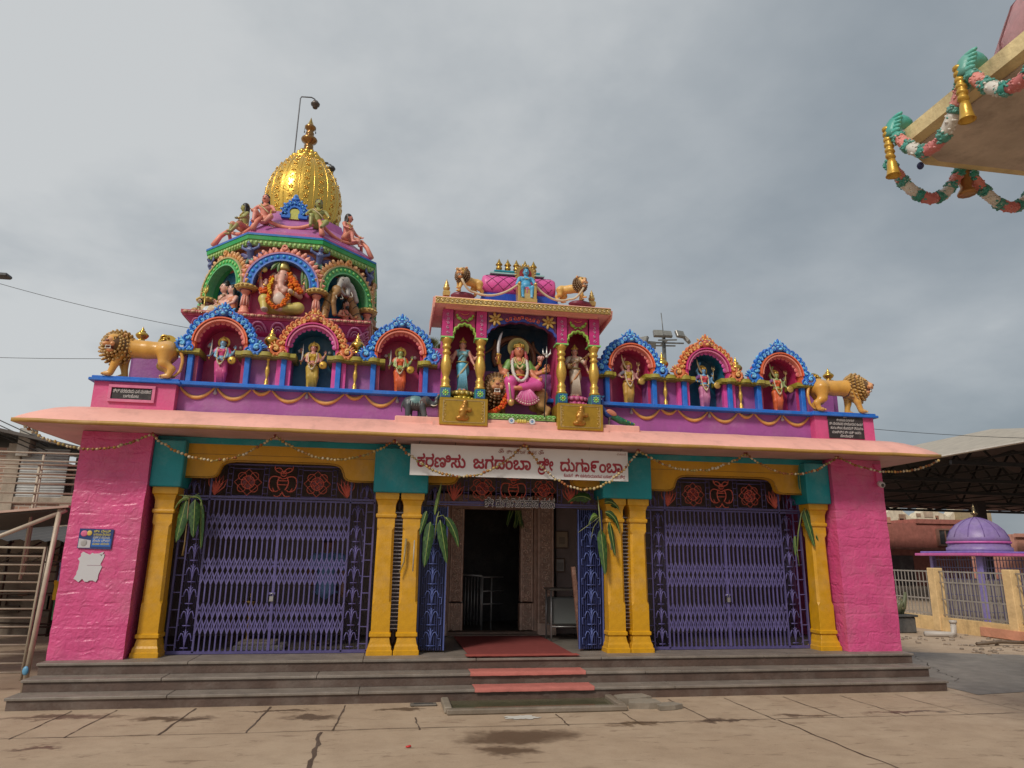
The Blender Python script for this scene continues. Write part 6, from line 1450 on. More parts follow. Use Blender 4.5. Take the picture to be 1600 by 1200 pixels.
for i in range(6): c.x.tube([(-.11+i*.032, -.088, .20), (-.11+i*.032, -.075, .14)], .006, 4, (.30, .38, .36))
c.x.tube([(-.19, 0, .20), (-.205, 0, .12), (-.20, 0, .07)], [.012, .007, .005], 5, EG); c.into(.008).build('body', t_)
t_ = thing('peacock_statue', 'small blue peacock statue with long green tail on the right plinth step', 'statue', (1.20, -.12, 3.253)); c = Clay(.012); PB = (.012, .05, .24)
c.ell((.0, 0, .16), (.075, .05, .055), PB, rotm('Y', .35)); c.chain([(-.05, 0, .19), (-.095, 0, .26), (-.085, 0, .33)], [.035, .022, .018], PB); c.ell((-.092, 0, .352), (.026, .020, .022), PB); c.x.tube([(-.112, 0, .352), (-.14, 0, .345)], [.010, .002], 5, (.3, .25, .15))
for j in range(4): c.x.tube([(-.085, 0, .37), (-.10+j*.016, 0, .41)], [.002, .005], 4, (.02, .16, .35))
for s_ in (-1, 1): c.x.ell((-.10, s_*.019, .357), .006, (.7, .7, .6), nu=6, nv=4); c.cap((.01, s_*.02, .12), (.0, s_*.022, .01), .012, .008, (.12, .10, .08)); c.ell((-.015, s_*.022, .008), (.03, .014, .008), (.12, .10, .08)); c.ell((.03, s_*.045, .175), (.075, .018, .035), (.55, .20, .12), rotm('Y', .45))
c.chain([(.06, 0, .13), (.17, 0, .075), (.33, 0, .03)], [.045, .045, .028], (.015, .12, .06))
for i in range(14): c.x.ell((.10+i*.019, -.04+.005*(i % 3), .11-i*.006), (.012, .006, .012), [(.02, .25, .10), (.3, .35, .05), (.01, .10, .35)][i % 3], nu=6, nv=4)
c.into(.0075).build('body', t_)
# ================================================================ figures on the tower (local frame of a tower face: -y looks outward)
def tface(k, r, z, x=0):
    a = math.radians(45*k); v = Matrix.Rotation(a, 3, 'Z') @ Vector((x, -r, 0)); return (TX+v.x, TY+v.y, z), a
# elephant-headed seated statue
loc, a = tface(0, 1.28, 5.13); t_ = thing('elephant_headed_statue', 'seated elephant-headed statue with yellow trousers and orange marigold garland in the front tower niche', 'statue', loc, a)
f = Fig(.95); ES = (.66, .36, .28); YD = (.56, .44, .10)
f.ell((0, 0, .10), (.22, .15, .10), YD); f.ell((0, -.05, .30), (.165, .15, .18), ES); f.ell((0, .0, .46), (.17, .10, .12), ES); f.cap((-.17, .02, .52), (.17, .02, .52), .06, .06, ES)
f.chain([(-.12, -.03, .10), (-.24, -.14, .24)], [.10, .09], YD); f.chain([(-.24, -.14, .24), (-.21, -.20, .06)], [.085, .055], YD); f.ell((-.20, -.25, .035), (.055, .09, .035), (.62, .52, .42))
f.chain([(.12, -.03, .12), (.30, -.12, .13)], [.11, .10], YD); f.chain([(.30, -.12, .13), (.06, -.22, .07)], [.09, .055], YD); f.ell((.02, -.24, .06), (.08, .045, .04), ES)
f.ell((.0, -.03, .68), (.10, .10, .115), ES); f.ell((0, -.03, .76), (.085, .085, .06), ES)
for s_ in (-1, 1): f.ell((s_*.15, .02, .67), (.085, .022, .115), ES, rotm('Z', s_*.35)); f.dot((s_*.045, -.125, .70), (.018, .012, .014), (.02, .02, .02)); f.rope([(s_*.05, -.11, .60), (s_*.065, -.17, .57)], [.016, .006], (.75, .72, .66), 6)
f.chain([(0, -.11, .66), (.0, -.17, .56), (.01, -.20, .44), (.07, -.215, .37), (.10, -.21, .42), (.06, -.215, .45)], [.065, .055, .045, .036, .028, .022], ES)
for i in range(7): f.rope([(-.045, -.165-.004*i, .60-.028*i), (0, -.215-.003*i, .595-.028*i), (.05, -.165-.004*i, .60-.028*i)], .006, mixc(ES, (.5, .12, .08), .4), 4)
f.ell((0, -.18, .25), (.10, .05, .11), (.62, .48, .40), k=.01)
f.arm((-.18, .0, .50), (-.30, -.06, .38), (-.235, -.16, .50), ES, (.62, .14, .02), r=.048, hd=(0, -.1, 1), curl=.1); f.arm((.18, .0, .50), (.30, -.06, .36), (.19, -.22, .36), ES, (.62, .16, .02), r=.048, hd=(-.4, -.5, .2)); f.arm((-.17, .04, .52), (-.33, .0, .50), (-.36, -.05, .66), ES, r=.04, hd=(0, 0, 1)); f.arm((.17, .04, .52), (.34, .0, .46), (.36, -.05, .60), ES, r=.04, hd=(0, 0, 1))
f.ell((.17, -.25, .375), (.04, .04, .04), (.66, .52, .36))
f.x.lathe([(.10*.95, .80*.95), (.11*.95, .83*.95), (.085*.95, .90*.95), (.07*.95, .96*.95), (.03*.95, 1.02*.95), (.004, 1.06*.95)], 14, (0, -.02, 0), (.52, .40, .12), 'gold_paint')
f.done('body', t_, .0125)
mb = MB('cloth', (.66, .16, .02)); rr = random.Random(5)
def marigold(mb, pts, r, n, cols):
    P = np.array(pts); L_ = np.r_[0, np.cumsum(np.linalg.norm(np.diff(P, axis=0), axis=1))]; mb.tube(P, r*.8, 6, cols[0])
    for i in range(n):
        p = np.array([np.interp((i+.5)/n*L_[-1], L_, P[:, d]) for d in range(3)])
        for j in range(4): mb.ell(p+np.array([rr.uniform(-r, r), rr.uniform(-r, .0), rr.uniform(-r, r)])*.8, r*rr.uniform(.45, .7), rr.choice(cols), nu=6, nv=4)
OG = [(.66, .14, .02), (.70, .20, .02), (.58, .09, .02)]
marigold(mb, bez((-.16, .0, .66), (-.23, -.25, .10), (-.02, -.27, .06), 12).tolist()+bez((-.02, -.27, .06), (.12, -.27, .10), (.15, -.18, .36), 10).tolist()[1:]+bez((.15, -.18, .36), (.15, -.1, .55), (.10, .0, .68), 6).tolist()[1:], .032, 40, OG)
marigold(mb, bez((-.14, -.03, .62), (-.19, -.2, .42), (-.13, -.2, .30), 8), .026, 12, [(.70, .42, .03), (.72, .34, .03)]); marigold(mb, bez((.09, .0, .70), (.16, -.1, .64), (.30, -.12, .38), 8), .05, 16, OG); marigold(mb, bez((-.30, -.10, .40), (-.26, -.19, .30), (-.20, -.16, .38), 8), .03, 12, [(.66, .12, .03)])
mb.build('marigold_garland', t_)
for i, (p, d, L_, W) in enumerate((((-.06, -.10, .88), (-.6, -.1, -.5), .20, .04), ((-.05, -.11, .86), (-.2, -.1, -1), .16, .03), ((0, -.02, .98), (0, -.1, 1), .14, .05), ((.0, -.02, .98), (-.6, -.1, .3), .10, .03), ((.33, -.05, .78), (.25, -.15, -1), .34, .05), ((.26, -.06, .84), (.9, -.1, -.2), .18, .05), ((.30, -.05, .80), (.0, -.1, -1), .28, .03))): mb = MB('leaf', GL); blade(mb, p, d, L_, W, .8, (.05, .13, .03) if i != 5 else (.22, .34, .06), i); mb.build('leaf', t_)
mb = MB('gold_paint', (.50, .34, .10)); mb.tube([(-.36, -.08, .52), (-.30, -.08, .84)], .010, 6, (.45, .12, .06)); mb.ell((-.28, -.08, .74), (.05, .015, .05)); mb.build('axe', t_)
# couple with a resting bull in the left tower niche
loc, a = tface(-1, 1.30, 5.13); t_ = thing('couple_statue', 'pale bare-chested man with trident seated beside a woman in the left tower niche', 'statue', loc, a)
f = Fig(.82); PS = (.66, .36, .28)
f.ell((.0, .02, .14), (.16, .12, .09), (.42, .28, .10)); f.cap((0, 0, .18), (0, -.02, .42), .10, .115, PS); f.cap((-.13, 0, .46), (.13, 0, .46), .05, .05, PS)
f.chain([(-.08, -.05, .13), (-.24, -.20, .22)], [.085, .07], (.45, .32, .14)); f.chain([(-.24, -.20, .22), (-.18, -.24, .04)], [.065, .045], (.45, .32, .14)); f.chain([(.08, -.05, .12), (.22, -.16, .10), (.02, -.24, .06)], [.085, .07, .05], (.45, .32, .14))
f.arm((-.16, 0, .45), (-.26, -.05, .32), (-.33, -.15, .22), PS, r=.042, hd=(-.2, -.5, -.2)); f.arm((.16, 0, .45), (.22, -.06, .30), (.10, -.18, .24), PS, r=.042, hd=(-.6, -.3, 0))
f.head((0, -.03, .66), .085, PS, yaw=-.15, bun=True, kind='m'); f.beads(bez((-.1, -.08, .50), (0, -.17, .28), (.1, -.08, .50), 9), .018, (.30, .15, .06), 16); f.rope(bez((-.06, -.06, .52), (-.02, -.12, .44), (.08, -.08, .50), 8), .02, (.22, .18, .06), 6)
f.ell((.24, .06, .14), (.11, .10, .09), (.08, .07, .05)); f.cap((.24, .05, .18), (.23, .04, .38), .075, .085, (.66, .24, .12)); f.ell((.22, -.02, .36), (.08, .06, .06), (.66, .24, .12)); f.cap((.15, .04, .43), (.30, .04, .43), .038, .038, (.70, .30, .2)); f.head((.20, -.0, .60), .072, (.70, .40, .34), yaw=-.35)
f.arm((.14, .02, .42), (.10, -.08, .30), (.0, -.16, .34), (.70, .40, .34), r=.032); f.arm((.31, .04, .42), (.36, -.05, .28), (.26, -.15, .22), (.70, .40, .34), r=.032); f.chain([(.24, .0, .12), (.32, -.16, .12), (.18, -.2, .08)], [.08, .065, .05], (.07, .065, .05))
f.done('body', t_, .0125)
mb = MB('gold_paint', (.58, .44, .10)); mb.tube([(-.30, -.17, .02), (-.30, -.17, .50)], .012, 6)
for s_ in (-1, 0, 1): mb.tube([(-.30, -.17, .47), (-.30+s_*.05, -.17, .51), (-.30+s_*.05, -.17, .60+.03*(s_ == 0))], [.014, .015, .004], 6)
mb.build('trident', t_)
loc, a = tface(-1, 1.46, 5.13, -.10); t_ = thing('bull_statue', 'resting cream bull statue below the couple in the left tower niche', 'statue', loc, a); c = Clay(.02); CB = (.55, .42, .24)
c.ell((.12, 0, .10), (.22, .10, .095), CB); c.ell((.02, 0, .17), (.07, .06, .06), CB); c.cap((-.06, 0, .13), (-.18, -.02, .20), .075, .055, CB); c.ell((-.22, -.03, .205), (.06, .05, .055), CB); c.cap((-.22, -.03, .20), (-.29, -.05, .15), .045, .033, CB)
for y in (-.09, .09): c.chain([(.0, y, .07), (-.12, y*1.1, .035), (-.02, y*1.2, .025)], [.04, .03, .025], CB); c.chain([(.26, y, .08), (.14, y*1.25, .04), (.26, y*1.3, .025)], [.06, .04, .028], CB)
for s_ in (-1, 1): c.x.tube([(-.21, -.03+s_*.035, .25), (-.20, -.03+s_*.075, .30), (-.22, -.03+s_*.065, .34)], [.014, .010, .003], 6, (.2, .15, .1)); c.ell((-.19, -.03+s_*.075, .215), (.02, .035, .015), CB); c.x.ell((-.255, -.04+s_*.04, .215), .010, (.01, .01, .01), nu=6, nv=4)
c.x.tube([(.33, 0, .14), (.37, -.05, .06), (.30, -.14, .03)], [.014, .011, .012], 5, CB); c.ell((-.02, -.02, .12), (.06, .105, .09), (.55, .62, .66)); c.into(.011).build('body', t_)
loc, a = tface(-1, 1.42, 5.13, -.50); t_ = thing('attendant_statue', 'tiny green-clad attendant holding a brown drum at the left edge of the tower', 'statue', loc, a); f = Fig(.42)
f.chain([(-.05, 0, .45), (-.06, 0, .05)], [.08, .05], (.55, .3, .25)); f.chain([(.05, 0, .45), (.06, 0, .05)], [.08, .05], (.55, .3, .25)); f.cap((0, 0, .48), (0, 0, .74), .11, .12, (.10, .42, .15)); f.head((0, -.02, .93), .085, (.45, .3, .2)); f.arm((-.14, 0, .74), (-.22, -.05, .58), (-.15, -.2, .5), (.5, .3, .2), r=.045); f.arm((.14, 0, .74), (.22, -.05, .58), (.12, -.2, .5), (.5, .3, .2), r=.045); f.ell((0, -.22, .48), (.20, .12, .13), (.40, .22, .06)); f.ell((-.06, -.06, .02), (.06, .1, .03), (.5, .3, .2)); f.ell((.06, -.06, .02), (.06, .1, .03), (.5, .3, .2)); f.done('body', t_, .011)
# rock arch with elephants and a sage in the right tower niche
loc, a = tface(1, 1.30, 5.13); t_ = thing('rock_arch_statue', 'brown rock arch sculpture in the right tower niche', 'statue', loc, a); c = Clay(.03); RB = (.36, .19, .06)
arch = [(-.40, -.02, .0), (-.37, -.03, .22), (-.32, -.03, .42), (-.20, -.03, .56), (-.04, -.03, .60), (.10, -.03, .52), (.20, -.03, .36), (.27, -.03, .18), (.33, -.03, .02)]
c.chain(arch, [.07, .062, .066, .075, .07, .07, .085, .10, .13], RB); c.ell((-.23, -.08, .0), (.10, .08, .07), RB); c.ell((.40, -.06, .03), (.08, .08, .08), RB)
A = np.array(arch)
for i in range(13):
    t = i*8/13+.3; p = np.array([np.interp(t, range(9), A[:, d]) for d in range(3)]); d = np.array([np.interp(min(t+.1, 8), range(9), A[:, d]) for d in range(3)])-p; d /= np.linalg.norm(d); n_ = np.array((-d[2], 0, d[0])); r0 = np.interp(t, range(9), [.07, .062, .066, .075, .07, .07, .085, .10, .13])*1.02
    c.x.tube([p+n_*r0*math.cos(b)+np.array((0, -1, 0))*r0*math.sin(b)+d*.02*math.cos(b*2) for b in np.linspace(-.2, PI+.2, 8)], .008, 4, (.05, .03, .015))
c.into(.0125).build('body', t_)
loc, a = tface(1, 1.33, 5.13); t_ = thing('elephant_statue', 'whitish elephant statue bending over the rock arch in the right tower niche', 'statue', loc, a); c = Clay(.02); WE = (.42, .38, .34)
c.ell((.04, -.02, .70), (.15, .09, .10), WE, rotm('Y', .5)); c.ell((-.11, -.04, .74), (.10, .085, .10), WE); c.ell((-.05, -.09, .75), (.07, .025, .10), WE); c.chain([(-.17, -.06, .70), (-.22, -.10, .62), (-.20, -.13, .54), (-.13, -.14, .50)], [.05, .04, .032, .024], WE); c.cap((.12, -.06, .64), (.18, -.08, .50), .05, .04, WE); c.cap((-.02, -.08, .62), (-.03, -.10, .54), .045, .04, WE); c.x.tube(bez((.02, -.12, .60), (.06, -.17, .50), (-.03, -.16, .49), 7), .008, 6, (.55, .5, .42)); c.x.ell((-.16, -.115, .76), .011, (.01, .01, .01), nu=6, nv=4)
for i in range(6): c.x.tube(bez((-.15+.02*i, -.10, .82), (-.12+.02*i, -.13, .76), (-.10+.02*i, -.125, .66), 6), .005, 4, mixc(WE, BLACK, .3))
c.into(.0115).build('body', t_)
loc, a = tface(1, 1.35, 5.13); t_ = thing('elephant_head_statue', 'brown elephant head with white tusks at the rock arch\'s top left', 'statue', loc, a); c = Clay(.02)
c.ell((-.25, -.07, .55), (.085, .08, .085), (.32, .17, .06)); c.chain([(-.27, -.12, .52), (-.33, -.13, .44), (-.34, -.12, .30), (-.30, -.12, .12)], [.055, .042, .036, .036], (.32, .17, .06)); c.ell((-.17, -.09, .56), (.06, .02, .07), (.30, .15, .05)); c.x.tube(bez((-.21, -.13, .48), (-.17, -.19, .38), (-.26, -.19, .38), 7), .008, 6, (.5, .45, .36)); c.x.tube(bez((-.30, -.13, .47), (-.37, -.19, .40), (-.33, -.19, .36), 7), .008, 6, (.5, .45, .36)); c.x.ell((-.23, -.145, .58), .012, (.01, .01, .01), nu=6, nv=4); c.into(.0115).build('body', t_)
loc, a = tface(1, 1.36, 5.13, .0); t_ = thing('sage_statue', 'small bearded red-robed sage seated cross-legged under the rock arch on the tower', 'statue', loc, a); f = Fig(.52); RS = (.50, .07, .04)
f.ell((0, 0, .10), (.24, .16, .09), RS); f.cap((0, 0, .14), (0, 0, .46), .12, .13, (.55, .16, .10)); f.chain([(-.1, -.05, .09), (-.3, -.12, .09), (.05, -.24, .07)], [.09, .08, .05], RS); f.chain([(.1, -.05, .09), (.3, -.12, .09), (-.05, -.24, .08)], [.09, .08, .05], RS); f.head((0, -.03, .74), .10, (.50, .24, .16), kind='m', beard=(.02, .02, .02), bun=True); f.arm((-.16, 0, .48), (-.28, -.05, .32), (-.1, -.2, .30), (.5, .2, .12), r=.05); f.arm((.16, 0, .48), (.26, -.08, .34), (.30, -.22, .38), (.5, .2, .12), r=.05); f.rope(bez((-.1, -.08, .5), (0, -.2, .26), (.1, -.08, .5), 9), .02, (.2, .1, .05), 5); f.done('body', t_, .0105)
loc, a = tface(2, 1.32, 5.13, -.05); t_ = thing('seated_statue', 'brown-skinned seated statue with a blue cloth at the right side of the tower', 'statue', loc, a); f = Fig(.85); BK = (.36, .17, .08)
f.ell((0, 0, .10), (.20, .15, .10), (.05, .15, .35)); f.cap((0, 0, .14), (0, -.02, .46), .11, .12, BK); f.cap((-.13, 0, .48), (.13, 0, .48), .05, .05, BK); f.chain([(-.1, -.05, .1), (-.26, -.22, .22), (-.22, -.26, .05)], [.09, .07, .05], BK); f.chain([(.1, -.05, .1), (.26, -.2, .12), (.05, -.26, .07)], [.09, .07, .05], (.05, .15, .35)); f.head((0, -.04, .70), .085, BK, yaw=.2, kind='m', crown=('short', (.55, .5, .2))); f.arm((-.16, 0, .47), (-.26, -.08, .32), (-.2, -.22, .26), BK, r=.042); f.arm((.16, 0, .47), (.26, -.1, .34), (.24, -.24, .40), BK, r=.042, hd=(0, 0, 1)); f.done('body', t_, .013)
# flying dark blue figures at the corners under the cornice
fm = None
for k, lab in ((-1.5, 'small blue winged figure under the cornice at the far left tower corner'), (-.5, 'small blue winged figure under the cornice at the left front tower corner'), (.5, 'small blue winged figure under the cornice at the right front tower corner'), (1.5, 'small blue winged figure under the cornice at the far right tower corner')):
    a = math.radians(45*k); R_ = 1.36; loc = (TX+R_*math.sin(a), TY-R_*math.cos(a), 5.99); t_ = thing('winged_figure', lab, 'statue', loc, a, group='winged figures under the tower cornice')
    if fm is None:
        f = Fig(.50); FB = (.10, .13, .30)
        f.ell((0, .03, .12), (.13, .10, .11), (.10, .22, .16)); f.cap((0, 0, .18), (0, -.09, .42), .09, .12, FB); f.cap((-.13, -.08, .46), (.13, -.08, .46), .05, .05, FB)
        for s_ in (-1, 1): f.ell((s_*.06, -.16, .40), (.06, .04, .045), FB, k=.012); f.arm((s_*.16, -.08, .47), (s_*.28, -.08, .52), (s_*.30, -.08, .68), FB, r=.045, hd=(s_*.2, 0, 1)); f.ell((s_*.26, .04, .33), (.17, .03, .07), (.10, .09, .26), rotm('Y', -s_*.35)); f.ell((s_*.24, .04, .24), (.13, .03, .05), (.12, .10, .22), rotm('Y', s_*.1)); f.chain([(s_*.07, 0, .12), (s_*.13, -.05, .0)], [.075, .05], (.10, .22, .16))
        f.head((0, -.14, .63), .09, FB, kind='m', moustache=True, long=False); f.rope(bez((-.07, -.16, .5), (0, -.25, .34), (.07, -.16, .5), 7), .012, (.4, .42, .5), 5); fm = mesh_of(f.c.into(.0105), 'body')
    link(fm, 'body', t_)
# seated garland bearers round the roof of the tower
def bearer(label, k, dx, skin, cloth, yaw, hyaw, cat='statue'):
    a = math.radians(45*k); loc, _ = tface(k, 1.08, 6.74, dx); t_ = thing('garland_bearer_statue', label, cat, loc, a+yaw, group='garland bearers seated on the tower roof'); f = Fig(.74)
    f.ell((0, .04, .16), (.13, .12, .10), cloth); f.cap((0, .03, .20), (0, .02, .44), .09, .105, skin); f.ell((0, .0, .42), (.125, .085, .07), skin); f.cap((-.13, .02, .48), (.13, .02, .48), .045, .045, skin)
    f.chain([(-.07, -.0, .16), (-.13, -.19, .25)], [.075, .062], cloth); f.chain([(-.13, -.19, .25), (-.14, -.24, .0)], [.055, .035], skin); f.ell((-.14, -.28, -.03), (.035, .075, .026), skin)
    f.chain([(.07, -.0, .16), (.19, -.15, .16)], [.075, .062], cloth); f.chain([(.19, -.15, .16), (.10, -.27, -.03)], [.055, .035], skin); f.ell((.09, -.31, -.05), (.035, .07, .026), skin)
    f.arm((-.165, .02, .47), (-.24, -.06, .34), (-.20, -.20, .28), skin, r=.036, hd=(-.2, -.6, -.2)); f.arm((.165, .02, .47), (.24, -.06, .33), (.24, -.20, .24), skin, r=.036, hd=(.2, -.6, -.2))
    f.head((0, -.0, .66), .078, skin, yaw=hyaw, kind='m', moustache=True); f.rope(bez((-.08, -.05, .52), (0, -.13, .36), (.08, -.05, .52), 8), .014, mixc(skin, GOLD, .6), 5); f.rope(bez((-.12, -.03, .50), (.0, -.12, .40), (.12, -.08, .28), 8), .016, (.55, .45, .25), 5)
    f.done('body', t_, .0115)
GS = (.30, .29, .08); PSK = (.68, .24, .18)
bearer('greenish garland bearer seated at the left edge of the tower roof', -1, -.10, GS, (.55, .22, .14), -.25, -.5)
bearer('pink-skinned garland bearer seated left of the blue ornament under the gold dome', 0, -.43, PSK, (.66, .26, .18), -.12, -.1)
bearer('olive-skinned garland bearer seated right of the blue ornament under the gold dome', 0, .42, GS, (.30, .33, .08), .12, .1)
bearer('pink-skinned garland bearer seated at the right edge of the tower roof', 1, .18, PSK, (.66, .28, .18), .25, .5)
# lamps over the dome
t_ = thing('dome_lamp', 'tall bent-pipe lamp reaching above the dome finial', 'lamp', (-3.72, TY-.1, 8.4)); mb = MB('steel', (.10, .10, .11)); mb.tube([(0, 0, 0), (.01, 0, .3), (.02, 0, 1.47), (.04, 0, 1.51), (.22, 0, 1.52), (.28, 0, 1.49), (.30, 0, 1.45)], .012, 6); mb.build('pole', t_)
mb = MB('steel', (.12, .10, .09)); mb.lathe([(.02, .03), (.05, .02), (.06, .0), (.085, -.03), (.08, -.06), (.05, -.08), (.045, -.12), (.03, -.13)], 12, (.30, 0, 1.42)); mb.build('lamp_head', t_)
t_ = thing('dome_lamp', 'small lamp on a short arm at the right shoulder of the gold dome', 'lamp', (-3.20, TY, 8.55)); mb = MB('steel', (.10, .10, .11)); mb.tube([(-.1, 0, .06), (.08, 0, .07), (.14, 0, .06), (.16, 0, .03)], .010, 6); mb.ell((.05, 0, .09), (.05, .02, .015)); mb.build('arm', t_)
mb = MB('steel', (.08, .08, .08)); mb.lathe([(.02, .03), (.05, .02), (.075, -.02), (.06, -.05), (.045, -.06), (.04, -.10), (.02, -.11)], 12, (.16, 0, .0)); mb.build('lamp_head', t_)
# ================================================================ mats, drain, clutter at the steps
def sheet(mb, x0, x1, prof_, col, seed, n=26, wav=.006, th=.008):
    rr = random.Random(seed); V = []; m = len(prof_)
    for i in range(n+1):
        x = x0+(x1-x0)*i/n
        for j, (y, z) in enumerate(prof_): V.append((x+rr.uniform(-.003, .003), y+rr.uniform(-wav, wav), z+abs(rr.gauss(0, .25))*wav))
    F = [(i*m+j, i*m+m+j, i*m+m+j+1, i*m+j+1) for i in range(n) for j in range(m-1)]; mb.raw(V, F, col, None, True)
MR = (.46, .15, .125)
for i, (z, yf, x0, x1, lab) in enumerate(((HS*2, -.485, -.62, .735, 'faded red mat laid on the upper step'), (HS, -.755, -.60, .76, 'faded red mat laid on the lowest step'))):
    mb = MB('cloth', MR); sheet(mb, x0, x1, [(yf+.25, z+.012), (yf+.12, z+.012), (yf+.0, z+.012), (yf-.012, z+.004), (yf-.013, z-.028)], MR, i)
    o = mb.build('step_mat', label=lab, category='mat', group='red mats on the steps')
mb = MB('cloth', (.23, .055, .05)); sheet(mb, -.60, .72, [(2.0, H+.012), (1.2, H+.012), (.4, H+.012), (-.02, H+.012), (-.16, H+.013), (-.213, H+.012)], (.23, .055, .05), 9); sheet(mb, -.64, .75, [(-.02, H+.02), (-.1, H+.021), (-.20, H+.02)], (.36, .085, .07), 8); mb.build('floor_mat', label='dark red mat running from the platform edge into the doorway', category='mat')
t_ = thing('stone_drain', 'stone-edged drain trough with murky water at the foot of the steps', 'drain', (0, -1.08, 0)); mb = MB('stone', (.20, .16, .12))
mb.bbox(-.95, .93, -.33, -.25, .002, .055, .01); mb.bbox(-.97, -.89, -.25, .27, .002, .065, .01, (.25, .21, .16)); mb.bbox(.86, .94, -.25, .27, .002, .06, .01); mb.build('rim', t_)
mb = MB('stone', (.10, .09, .06)); mb.box(-.90, .87, -.25, .285, .003, .012); mb.build('trough', t_)
wm = mat('murky_water', (.10, .095, .055), rough=.08, var=.3, vscale=4); mb = MB('murky_water'); mb.raw([(-.89, -.25, .022), (.86, -.25, .022), (.86, .28, .022), (-.89, .28, .022)], [(0, 1, 2, 3)]); mb.build('water', t_)
rr = random.Random(12)
for i, (x, y, w, d, rz, h, lab) in enumerate(((1.10, -1.02, .42, .20, .1, .07, 'flat grey broken slab nearest the steps beside the drain'), (1.16, -1.24, .36, .16, -.1, .06, 'tilted middle broken slab beside the drain'), (1.40, -1.33, .30, .14, .25, .04, 'small outermost broken slab beside the drain'))):
    mb = MB('stone', (.24, .20, .155)); poly = [(-w/2, -d/2), (w*.1, -d/2-.02), (w/2, -d*.4), (w/2-.03, d/2), (-w*.1, d/2+.015), (-w/2+.03, d*.35)]
    mb.prism(poly, 0, h, plane='xy'); mb.prism([(p[0]*.96, p[1]*.94) for p in poly], h, h+.006, (.30, .26, .21), plane='xy'); o = mb.build('broken_slab', None, (x, y, .004), label=lab, category='stone slab', group='broken slabs by the drain'); o.rotation_euler = (0.06*(i == 1), 0, rz)
mb = MB('stone', (.14, .12, .10)); mb.bbox(-.14, .14, -.05, .05, 0, .018, .006); mb.box(-.10, .10, -.025, .025, .018, .022, (.05, .05, .05)); mb.build('drain_cover', None, (-1.16, -.90, .004), label='small grey drain cover on the ground left of the stone drain', category='drain cover')
mb = MB('plastic', (.62, .60, .55)); V = [(0, 0, 0)]; rr = random.Random(4)
for i in range(40): a = i*2*PI/40; q = rr.uniform(.6, 1.05); V.append((.20*q*math.cos(a), .10*q*math.sin(a), 0))
mb.raw(V, [(0, 1+i, 1+(i+1) % 40) for i in range(40)]); mb.build('powder_patch', None, (-.22, -1.58, .006), kind='structure')
mb = MB('plastic', RED); mb.ell((0, 0, .008), (.022, .014, .008)); mb.ell((.014, .008, .010), (.012, .010, .008)); mb.build('red_petal', None, (-1.36, -2.55, .0), label='tiny red flower petal lying on the concrete', category='petal')
# ---------------------------------------------------------------- poster, torn paper, camera
t_ = thing('poster', 'small blue notice poster with pink portrait on the left pink pillar', 'poster', (-4.945, -.012, 1.57)); mb = MB('plastic', (.015, .04, .16)); mb.prism([(-.185, .01), (.175, .0), (.18, .225), (-.185, .232)], -.004, .004); mb.prism([(-.178, .016), (-.05, .016), (-.05, .10), (-.178, .12)], -.006, -.0045, (.5, .48, .5)); mb.ell((-.13, -.006, .175), (.04, .004, .035), (.62, .12, .25)); mb.ell((-.075, -.006, .18), (.03, .004, .03), (.6, .42, .08)); mb.ell((-.12, -.006, .07), (.035, .003, .04), (.35, .33, .32)); mb.prism([(-.04, .03), (.165, .03), (.165, .12), (-.04, .12)], -.006, -.0045, (.02, .12, .45)); mb.build('sheet', t_)
mb = MB('plastic'); 
for i, (s, c_) in enumerate((('ಶೀ ದೇವಿ', (.6, .5, .1)), ('ಜಗದಂಬಾ ದೇವಸಾನ', (.6, .5, .1)), ('ದಶ೯ನ ಸಮಯ', (.55, .55, .55)), ('ಸೇವಾ ವಿವರ', (.55, .55, .55)), ('ಪೂಜಾ ಸಮಯ', (.6, .5, .1)))): write(mb, s, -.03, .15, .19-.035*i, .035, -.0085, c_, .01)
mb.build('lettering', t_)
mb = MB('plastic', (.55, .54, .56)); rr = random.Random(9); P = []
for i in range(34):
    q = i/34*4; e = q % 1
    x, z = [(-.14+.25*e, .30), (.11-.03*e, .30-.30*e), (.08-.24*e, .0), (-.16+.02*e, .30*e)][int(q)]
    P.append((x+rr.uniform(-.022, .022)*(1 if int(q) % 2 else .4), z+rr.uniform(-.03, .012)*(.4 if int(q) % 2 else 1)))
mb.prism(P, -.003, .002); mb.box(-.06, .09, -.005, -.003, .155, .158, (.3, .12, .2)); mb.prism([(.05, .29), (.10, .31), (.08, .26)], -.003, .002); mb.build('torn_paper', None, (-4.94, -.006, 1.235), label='torn white paper remnant pasted under the poster on the left pillar', category='paper')
t_ = thing('security_camera', 'small white security camera on the right pink pillar', 'camera', (5.19, .0, 2.60)); mb = MB('plastic', (.50, .10, .20)); mb.box(-.03, .03, -.03, .0, .02, .27, PINK); mb.box(-.05, .05, -.04, .0, .24, .28, PINK); mb.build('bracket', t_)
mb = MB('plastic', (.6, .58, .56)); mb.tube([(.02, .01, .03), (.0, -.06, .0), (-.01, -.11, -.02)], [.035, .04, .04], 10); mb.ell((-.011, -.115, -.022), (.026, .012, .026), (.02, .02, .02)); mb.build('housing', t_)

